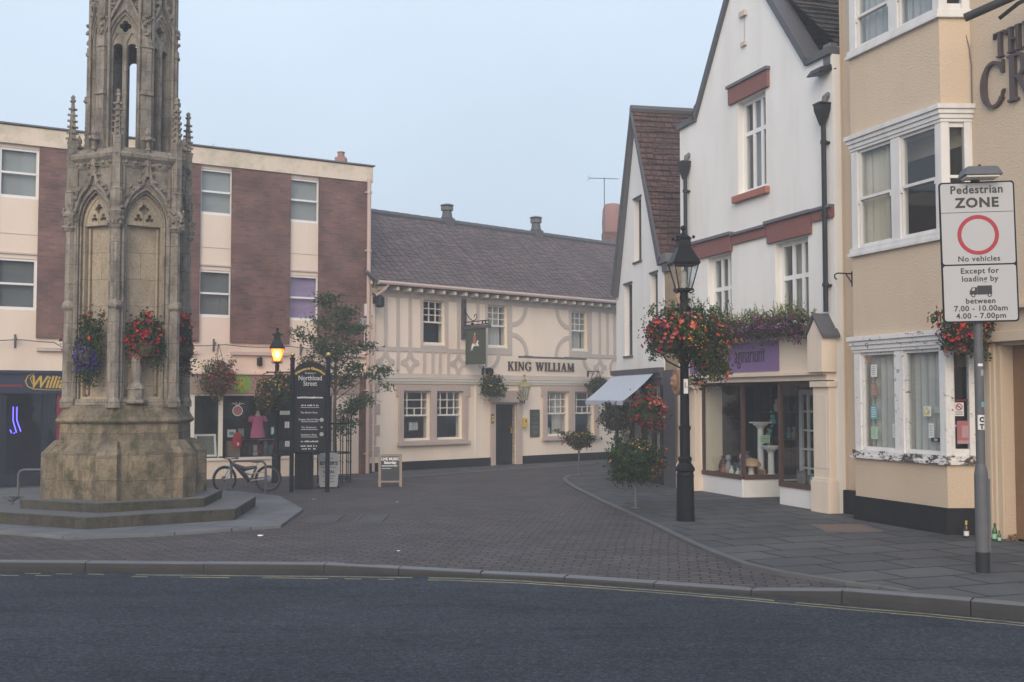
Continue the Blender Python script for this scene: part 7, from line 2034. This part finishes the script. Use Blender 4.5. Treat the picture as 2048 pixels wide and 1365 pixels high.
# small stickers on the pole
def pst(z, h, m_, w_=.05, x=0):
    g = MB(); vs_ = []
    for i in range(6):
        a = -pi/2 + x + (i-2.5)/5*w_/.052
        vs_ += [(.0522*cos(a), .0522*sin(a), z), (.0522*cos(a), .0522*sin(a), z+h)]
    g.add(vs_, [(2*i,2*i+2,2*i+3,2*i+1) for i in range(5)]); return g.build('sticker', m_, ps)
s1 = pst(zz(865), .17, 'box_white', .09, .1); pst(zz(738), .03, 'paper_white', .06, .1); pst(zz(757), .07, 'box_grey', .04, .5); pst(zz(820), .06, 'paper_teal', .05, .6)
g = MB(); g.M = Matrix.Rotation(.1, 4, 'Z'); g.text('C', .075, 0, zz(849), -.058, -.0525, 'CENTER', .9, 0, .004); g.text('T', .075, 0, zz(863), -.058, -.0525, 'CENTER', .9, 0, .004); g.build('lettering', 'letter_black', s1)

# ---------------------------------------------------------------- pigeon on the lower step
p = gp(25, 1009, .24)
t_ = thing('pigeon', 'grey pigeon walking on the lower stone step of the cross', 'pigeon', p, radians(12))
# one continuous body: rings from beak to tail, bird faces -x
prof = [(-.165,.085,.002,.002),(-.150,.089,.006,.006),(-.138,.093,.020,.020),(-.122,.094,.026,.027),(-.106,.090,.024,.026),(-.092,.080,.024,.030),(-.070,.070,.040,.042),(-.035,.064,.052,.050),(.0,.064,.055,.050),(.04,.070,.048,.042),(.075,.078,.034,.028),(.105,.084,.026,.016),(.15,.088,.030,.008),(.185,.088,.034,.005)]
g = MB(); n = 12; vs_ = []
for x, z, ry, rz_ in prof:
    for j in range(n): a = 2*pi*j/n; vs_.append((x, ry*cos(a), z+.03+rz_*sin(a)))
k = len(prof)
g.add(vs_, [(i*n+j, i*n+(j+1)%n, (i+1)*n+(j+1)%n, (i+1)*n+j) for i in range(k-1) for j in range(n)] + [tuple(range(n))[::-1], tuple(range((k-1)*n, k*n))])
for s_ in (-1,1):
    g.tube([(.0,s_*.022,.06),(.012,s_*.022,.035),(.0,s_*.022,.006)], [.012,.006,.004], 6)
    for d in (-.022, 0, .02): g.tube([(.0,s_*.022,.005),(-.03 if d != 0 else -.034, s_*.022+d*.7, .003)], .003, 4)
g.build('body', 'pigeon_grey', t_, smooth=True)
for s_ in (-1,1):
    g = MB(); g.add([(-.06,s_*.047,.125),(-.02,s_*.057,.11),(.05,s_*.052,.10),(.16,s_*.022,.118),(.06,s_*.045,.135),(-.02,s_*.052,.138),(0,s_*.062,.12)], [(0,1,6),(1,2,6),(2,3,6),(3,4,6),(4,5,6),(5,0,6)]); g.build('wing', 'pigeon_dark', t_)
    g = MB(); g.ball((-.128,s_*.022,.13), .005, 6); g.build('eye', 'sign_red', t_)
# ---------------------------------------------------------------- foliage
def lumps(rng, n, rx, ry, rz):
    out = []
    for i in range(n):
        d = Vector((rng.gauss(0,1), rng.gauss(0,1), rng.gauss(0,1))).normalized()
        k = rng.uniform(.55, .95)
        out.append((Vector((d.x*rx*k, d.y*ry*k, d.z*rz*k)), d, rng.uniform(.22,.42)))
    return out
def basket(name, label, cat, pos, rx, rz, leaves, blooms, seed, ry=None, bowl=True, rzrot=0.0, group=None, trail=(), nl=26, lsz=.066, bowlz=-.3, sprigs=0, hang=None, pole=None):
    # leaves: list of (material, count); blooms: list of (material, count, size, (cx,cz,spread) or None)
    rng = random.Random(seed); ry = ry or rx
    t_ = thing(name, label, cat, pos, rzrot, group)
    if bowl:
        g = MB(); g.lathe([(.03,bowlz-.0),(rx*.35,bowlz+.03),(rx*.5,bowlz+.14),(rx*.55,bowlz+.25)], 14); g.build('bowl', 'moss_basket', t_)
    if hang:
        g = MB()
        for q in range(3): a = 2*pi*q/3; g.tube([(rx*.5*cos(a),ry*.5*sin(a),0),(0,0,hang)], .006, 4)
        g.build('chain', 'black_iron', t_)
    LP = lumps(rng, nl, rx, ry, rz)
    for q in range(5):   # stray shoots that break the round outline
        c, d, s_ = rng.choice(LP); LP.append((c*1.25, d, .2))
    def sample():
        if rng.random() < .5:
            d = Vector((rng.gauss(0,1), rng.gauss(0,1), rng.gauss(0,1))).normalized(); k = rng.random()**.4*.88
            return Vector((d.x*rx*k, d.y*ry*k, d.z*rz*k)), d
        c, d, s_ = rng.choice(LP)
        q = Vector((rng.gauss(0,1)*rx*s_*.55, rng.gauss(0,1)*ry*s_*.55, rng.gauss(0,1)*rz*s_*.55))
        return c+q, (d+q*.5).normalized()
    for m_, n_ in leaves:
        g = MB()
        for i in range(int(n_*1.7)): p, d = sample(); g.leaf(p, lsz, rng, d)
        for tx_, tz, L, k_ in trail:
            for i in range(int(k_)):
                f = rng.random(); g.leaf((tx_*rx+rng.gauss(0,.05), -ry*.5+rng.gauss(0,.08), tz*rz - L*f + rng.gauss(0,.03)), lsz*.9, rng)
        g.build('foliage', m_, t_, uv=False)
    if sprigs:
        g = MB()
        for i in range(sprigs):
            x = rng.gauss(0,.5)*rx; y = rng.gauss(0,.4)*ry; h = rng.uniform(.12,.4)*(1.1 if rng.random() < .3 else .7); b = Vector((x,y,rz*.75)); tp = b+Vector((rng.gauss(0,.06),rng.gauss(0,.06),h))
            g.tube([b, tp], .004, 3, False)
            for k_ in range(7): g.leaf(b.lerp(tp, .25+.75*k_/7)+Vector((rng.gauss(0,.025),rng.gauss(0,.025),0)), lsz*.8, rng)
        g.build('sprig', 'leaf_mid', t_, uv=False)
    for m_, n_, sz, reg in blooms:
        n_ = int(n_*.75)
        g = MB(); made = 0; guard = 0
        while made < n_ and guard < n_*60:
            guard += 1
            p, d = sample()
            e = Vector((p.x/rx, p.y/ry, p.z/rz))
            if e.length < .6: continue
            if reg:
                cx, cz, sp_ = reg
                if (e.x-cx)**2+(e.z-cz)**2 > sp_*sp_ and rng.random() > .015: continue
                if e.y > .45: continue
            p = p + d*.035
            g.bloom(p, sz, rng, d); made += 1
        nm = 'blossom'
        g.build(nm, m_, t_, uv=False)
    return t_
# --- baskets round the unlit lamp (four on the cradle)
L0 = LAMP1; k19 = 18.9/FP
def lz(v, Y=18.9): return CH-(v-795)/FP*Y
basket('flower_basket', 'full basket of red and coral flowers on the left of the unlit lamp', 'flower basket', (L0.x-.30, L0.y-.12, lz(672)), .40, .42,
       [('leaf_dark',900),('leaf_mid',500)], [('bloom_coral',70,.075,(.3,.45,.6)),('bloom_scarlet',60,.07,(.1,.4,.8)),('bloom_pinkred',120,.055,(-.5,-.1,.7)),('bloom_magenta',60,.05,(-.6,.0,.6)),('bloom_orange',40,.05,(.0,-.6,.5))], 21, sprigs=12, trail=((-.7,-.4,.25,25),))
basket('flower_basket', 'large trailing basket of orange flowers on the right of the unlit lamp', 'flower basket', (L0.x+.36, L0.y-.08, lz(690)), .43, .58,
       [('leaf_dark',1000),('leaf_mid',550),('leaf_olive',350)], [('bloom_orange',260,.058,(.2,-.3,1.1)),('bloom_scarlet',35,.055,(.3,.1,.9)),('bloom_yellow',95,.034,(-.55,.3,.42)),('bloom_pinkred',50,.05,None)], 22, sprigs=34, trail=((.2,-.7,.15,30),(.6,-.6,.12,20)))
basket('flower_basket', 'dark leafy basket on the far side of the unlit lamp', 'flower basket', (L0.x+.02, L0.y+.40, lz(668)), .38, .36, [('leaf_dark',600),('leaf_mid',300)], [('bloom_pinkred',60,.055,None),('bloom_orange',40,.05,None)], 23, sprigs=20)
basket('flower_basket', 'low basket with yellow daisies on the near side of the unlit lamp', 'flower basket', (L0.x+.06, L0.y-.36, lz(662)), .30, .30, [('leaf_dark',550),('leaf_mid',250)], [('bloom_coral',45,.08,(-.3,.5,.8)),('bloom_yellow',110,.032,(.15,-.3,.6)),('bloom_scarlet',24,.065,(-.3,.0,.9))], 24)
# --- baskets round the lit lamp
L2 = LAMP2; Y2 = L2.y
basket('flower_basket', 'basket of pale orange flowers on the near side of the lit lamp', 'flower basket', (L2.x-.10, L2.y-.25, lz(785,Y2)), .42, .42, [('leaf_dark',650),('leaf_mid',500),('leaf_olive',200)], [('bloom_pale',75,.06,(.35,.5,.7)),('bloom_orange',80,.05,(-.5,-.1,.8)),('bloom_scarlet',26,.055,(-.5,-.4,.7)),('bloom_yellow',20,.05,(.2,.6,.6))], 31, trail=((.0,-.7,.3,24),(-.5,-.6,.2,20)))
basket('flower_basket', 'basket with bright red geraniums just left of the directory sign, beside the lit lamp', 'flower basket', (L2.x+.42, L2.y-.05, lz(770,Y2)), .36, .36, [('leaf_dark',600),('leaf_mid',300)], [('bloom_scarlet',40,.07,None),('bloom_pale',40,.055,(-.2,.2,.9))], 32)
basket('flower_basket', 'dark basket behind the column of the lit lamp', 'flower basket', (L2.x+.05, L2.y+.36, lz(778,Y2)), .36, .36, [('leaf_dark',500)], [('bloom_orange',40,.05,None)], 33)
x, z = LB.px(436, 756, -.4)
basket('flower_basket', 'hanging basket of rusty flowers on the charity shop wall right of the cross', 'flower basket', LB.w(x, -.42, z), .46, .50, [('leaf_dark',500),('leaf_mid',450),('leaf_olive',350)], [('bloom_pinkred',150,.055,(.5,-.1,.9)),('bloom_orange',170,.05,(-.1,-.4,1.0)),('bloom_yellow',26,.07,(-.6,.5,.4)),('bloom_scarlet',24,.07,(.9,.0,.4))], 34, trail=((.2,-.6,.35,30),), hang=.85, lsz=.06)
# --- baskets on the cross
def cb_(k, z, side, label, leaves, blooms, seed, rx=.36, rz=.5, dist=.90, trail=()):
    p, a = cross_pt(k, dist, z, side)
    return basket('flower_basket', label, 'flower basket', p, rx, rz, leaves, blooms, seed, ry=.20, rzrot=a, trail=trail, bowlz=-.35, lsz=.06)
zc1 = lambda v, Y=18.5: CH-(v-795)/FP*Y
cb_(-1, zc1(688), -.02, 'purple trailing basket on the left face of the market cross', [('leaf_dark',350),('leaf_mid',260),('leaf_olive',220)], [('bloom_purple',420,.05,(.05,-.75,.75)),('bloom_purple',60,.05,(-.5,.1,.6)),('bloom_scarlet',10,.10,(.0,1.0,.25))], 41, .33, .56, trail=((.4,-.75,.30,40),(.1,-.75,.2,30)))
cb_(0, zc1(672), .0, 'deep red flower basket on the front face of the market cross', [('leaf_dark',700),('leaf_mid',380)], [('bloom_red',110,.06,(-.1,-.05,.65)),('bloom_red',60,.055,(-.5,-.3,.5)),('bloom_scarlet',7,.11,(.15,.9,.2)),('bloom_scarlet',6,.11,(.95,.45,.2))], 42, .36, .46, trail=((.5,-.6,.25,26),))
cb_(1, zc1(675), .05, 'shaded dark red basket on the right face of the market cross', [('leaf_dark',800),('leaf_purple',200)], [('bloom_red',90,.06,(.2,.2,1.1)),('bloom_scarlet',16,.12,(.0,.95,.35))], 43, .36, .5, trail=((-.3,-.6,.35,40),(.2,-.6,.3,40)))
cb_(-2, zc1(692,19.6), .0, 'dark basket on the far left face of the cross, only its edge seen', [('leaf_dark',700),('leaf_purple',200)], [('bloom_red',60,.06,(.0,.6,.9)),('bloom_purple',60,.05,None)], 44, .36, .46)
# --- inn baskets
for i, (u, v, r, lab, bl) in enumerate(((985,772,.38,'round green hanging basket left of the inn door lantern',[('bloom_yellow',30,.05,(-.1,.2,.7)),('bloom_pinkred',30,.05,(-.1,.7,.5)),('bloom_pale',26,.05,None)]),(1196,772,.34,'round green hanging basket at the right end of the inn front',[('bloom_pale',24,.045,None)]))):
    x, z = KW.px(u, v, -.45)
    basket('hanging_basket', lab, 'flower basket', KW.w(x, -.45, z), r, r*1.0, [('leaf_dark',650),('leaf_mid',420)], bl, 51+i, hang=.5, lsz=.065)
    g = MB(); g.tube([(0,0,r+.12),(0,-.42,r+.12),(0,-.47,r+.08)], .014, 5); g.tube([(0,0,-.1),(0,-.25,r+.1)], .012, 5); g.box(-.03,.03,-.02,0,-.2,r+.2)
    o = g.build('basket_bracket', 'black_iron', loc=KW.w(x,0,z), rot=(0,0,KW.a)); tag(o, ('iron wall bracket holding the basket left of the inn door' if i == 0 else 'iron wall bracket holding the basket at the right end of the inn'), 'bracket')
x, z = KW.px(978, 748, -.1)
def fn_spot(t_):
    g = MB(); g.lathe([(.06,-.1),(.12,.0),(.12,.12),(.05,.18)], 8); g.build('housing', 'pipe_black', t_); g = MB(); g.tube([(0,0,.1),(0,.1,.16)], .02, 5); g.tube([(-.15,.1,-.1),(-.15,.1,.22)], .02, 5); g.build('arm', 'pipe_black', t_)
t_ = thing('floodlight', 'small dark spotlight on the inn wall below the pub sign', 'floodlight', KW.w(x, -.12, z), KW.a); fn_spot(t_)
# --- planters on poles
def stand(label, u, v, z0, vt, r, leaves, blooms, seed, rz=None, lab2='', nl=26, ty='flower basket', sq=1.0):
    b = gp(u, v, z0); zc = CH-(vt-795)/FP*b.y
    t_ = thing('planter_stand', label, 'stand', b)
    g = MB(); g.tube([(0,0,0),(0,0,zc-b.z)], .026, 10); g.build('pole', 'galvanised', t_, smooth=True)
    g = MB(); g.lathe([(.09,0),(.09,.012),(.04,.02)], 12); g.build('base', 'galvanised', t_)
    g = MB(); g.lathe([(.03,zc-b.z-.25),(.16,zc-b.z-.12),(.2,zc-b.z)], 12); g.build('cup', 'grey_iron', t_)
    basket('flower_basket', lab2, ty, (b.x, b.y, zc), r, rz or r, leaves, blooms, seed, bowl=False, nl=nl)
stand('slim grey pole stand nearest the kerb, under the big round planting', 1271, 1017, .03, 921, .56, [('leaf_dark',1800),('leaf_mid',700)], [('bloom_orange',80,.05,(.85,-.4,.5)),('bloom_pale',42,.04,(.15,.8,.4)),('bloom_orange',26,.04,(.1,.85,.4)),('bloom_scarlet',5,.06,(.5,.4,.5))], 61, .46, 'large round leafy planting with orange flowers on the kerbside pole', 34)
stand('slim grey pole stand at the tip of the pavement, in front of the inn', 1158, 951, .03, 880, .42, [('leaf_dark',550),('leaf_olive',420)], [('bloom_pinkred',60,.05,(-.2,.0,.9)),('bloom_yellow',16,.05,(.4,.4,.5))], 62, .25, 'small flat round planting on the pole in front of the inn')
stand('grey pole stand beside the dark shop doorway', 1329, 968, .03, 850, .30, [('leaf_dark',500)], [('bloom_red',40,.055,None),('bloom_scarlet',10,.06,None)], 63, .30, 'dark red planting on the pole beside the dark shop doorway')
b = gp(1300, 985, .03); Yb = b.y
basket('hanging_basket', 'crimson hanging basket with pink begonias under the edge of the awning', 'flower basket', (at(1297,824,24.6)), .47, .40, [('leaf_dark',600),('leaf_mid',260)], [('bloom_red',330,.058,None),('bloom_pinkred',150,.05,None),('bloom_coral',34,.085,(.5,.45,.5)),('bloom_pale',14,.075,(.5,.4,.5))], 64, hang=.55)
p = at(1303,780,24.6); basket('geranium_tuft', 'bright red geranium flower above the crimson hanging basket', 'flower', p, .10, .07, [('leaf_mid',30)], [('bloom_scarlet',26,.06,None)], 65, bowl=False)
basket('hanging_basket', 'dark leafy hanging basket in the shade below the awning', 'flower basket', at(1232,836,27.0), .46, .34, [('leaf_dark',900),('leaf_purple',350)], [('bloom_red',20,.05,None)], 66, hang=.4, trail=((.35,-.6,.3,30),(-.4,-.5,.2,20)))
# --- the long flower trough over the shop sign
rng = random.Random(71)
xa_, xb_ = RB.px(1440,680,-.2)[0]-1.2, RB.px(1612,680,-.3)[0]
zt_ = ZF1+.10
tr = thing('window_box', 'long trough of purple petunias and lime shoots above the shop sign', 'window box', RB.w((xa_+xb_)/2, -.26, zt_), RB.a)
hl = (xb_-xa_)/2
g = MB(); g.box(-hl,hl,-.10,.14,.03,.13); g.build('trough', 'wood_brown', tr, bevel=.01)
g = MB(); g2 = MB()
for i in range(2600): g.leaf((rng.uniform(-hl,hl), rng.gauss(-.08,.10), .17+rng.gauss(0,.13)), .06, rng)
for i in range(60): g.leaf((hl-.25+.25*rng.random(), -.14+rng.gauss(0,.03), .1-.3*rng.random()), .05, rng)
g.build('foliage', 'leaf_dark', tr, uv=False)
g = MB()
for i in range(950): g.bloom((rng.uniform(-hl,hl), -.15+rng.gauss(0,.07), .17+rng.gauss(0,.11)), .052, rng, Vector((0,-.8,.5)))
for i in range(30): g.bloom((hl-.25+.25*rng.random(), -.17+rng.gauss(0,.03), .1-.3*rng.random()), .045, rng)
g.build('blossom', 'bloom_magenta', tr, uv=False)
g = MB()
for i in range(330):
    x = rng.uniform(-hl,hl); y = rng.gauss(.02,.07); h = rng.uniform(.15,.42)*(1 if rng.random() < .8 else 1.5)*(.75+.25*sin(x*5)); b = Vector((x,y,.25)); tp = b+Vector((rng.gauss(0,.09),rng.gauss(0,.05),h))
    g.tube([b,tp], .004, 3, False)
    for k in range(6): g.leaf(b.lerp(tp, .2+.8*k/6)+Vector((rng.gauss(0,.015),rng.gauss(0,.015),0)), .05, rng, asp=.4)
g.build('shoots', 'leaf_lime', tr, uv=False)
# --- basket on the tan house behind the sign
basket('hanging_basket', 'hanging basket of red and orange flowers partly hidden by the traffic sign', 'flower basket', FR.w(*(lambda q: (q[0], -.32, q[1]))(FR.px(1935,650,-.32))), .47, .46, [('leaf_dark',750),('leaf_mid',400)], [('bloom_orange',170,.06,(.2,-.6,.9)),('bloom_scarlet',50,.075,(-.7,.1,.7)),('bloom_pinkred',50,.06,(-.6,-.3,.7))], 81, ry=.3, trail=((.3,-.6,.25,20),))
# --- young street tree
TB = TG
tree = thing('sapling', 'young leafy street tree in the iron guard beside the directory sign', 'tree', TB)
rng = random.Random(91); Yt = TB.y; S = Yt/FP
zv = lambda v: CH-(v-795)*S
g = MB(); g.tube([(0,0,0),(.02,0,.8),(-.01,.02,1.6),(.02,.0,2.4),(.01,.02,3.2),(.0,.0,zv(605))], [.05,.045,.04,.035,.024,.008], 8)
limbs = []
for (u, v, d) in ((590,668,-.1),(605,722,.3),(628,640,-.2),(640,600,.1),(660,592,0),(700,622,.2),(722,655,-.2),(742,690,.1),(771,742,-.1),(768,776,.2),(735,800,-.2),(712,815,.1),(690,700,-.5),(650,690,-.5),(672,650,.5),(690,760,.4),(715,735,-.4),(620,700,.5),(690,862,-.2),(705,850,.2),(660,760,-.3)):
    tip = Vector(((u-668)*S, d, zv(v))); z0 = max(1.5, tip.z-.35-.30*abs(tip.x)); st_ = Vector((0,0,z0))
    mid = st_.lerp(tip,.55)+Vector((0,0,.10)); g.tube([st_, mid, tip], [.018,.012,.004], 5, False); limbs.append((st_, mid, tip))
g.build('trunk', 'bark', tree, smooth=True)
g = MB()
for st_, mid, tip in limbs:
    L = (tip-st_).length; n = int(105+150*L)
    cl = [mid.lerp(tip, rng.uniform(-.1,1.0))+Vector((rng.gauss(0,.10),rng.gauss(0,.12),rng.gauss(0,.06))) for _ in range(5)]+[tip]
    for i in range(n):
        c = rng.choice(cl); g.leaf(c+Vector((rng.gauss(0,.11),rng.gauss(0,.12),rng.gauss(0,.065))), .08, rng, Vector((0,-.3,.6)), asp=.5)
for i in range(1250): 
    g.leaf((rng.gauss(.05,.24), rng.gauss(0,.24), rng.uniform(zv(760), zv(612))), .08, rng, Vector((0,-.3,.6)), asp=.5)
g.build('crown', 'leaf_tree', tree, uv=False)
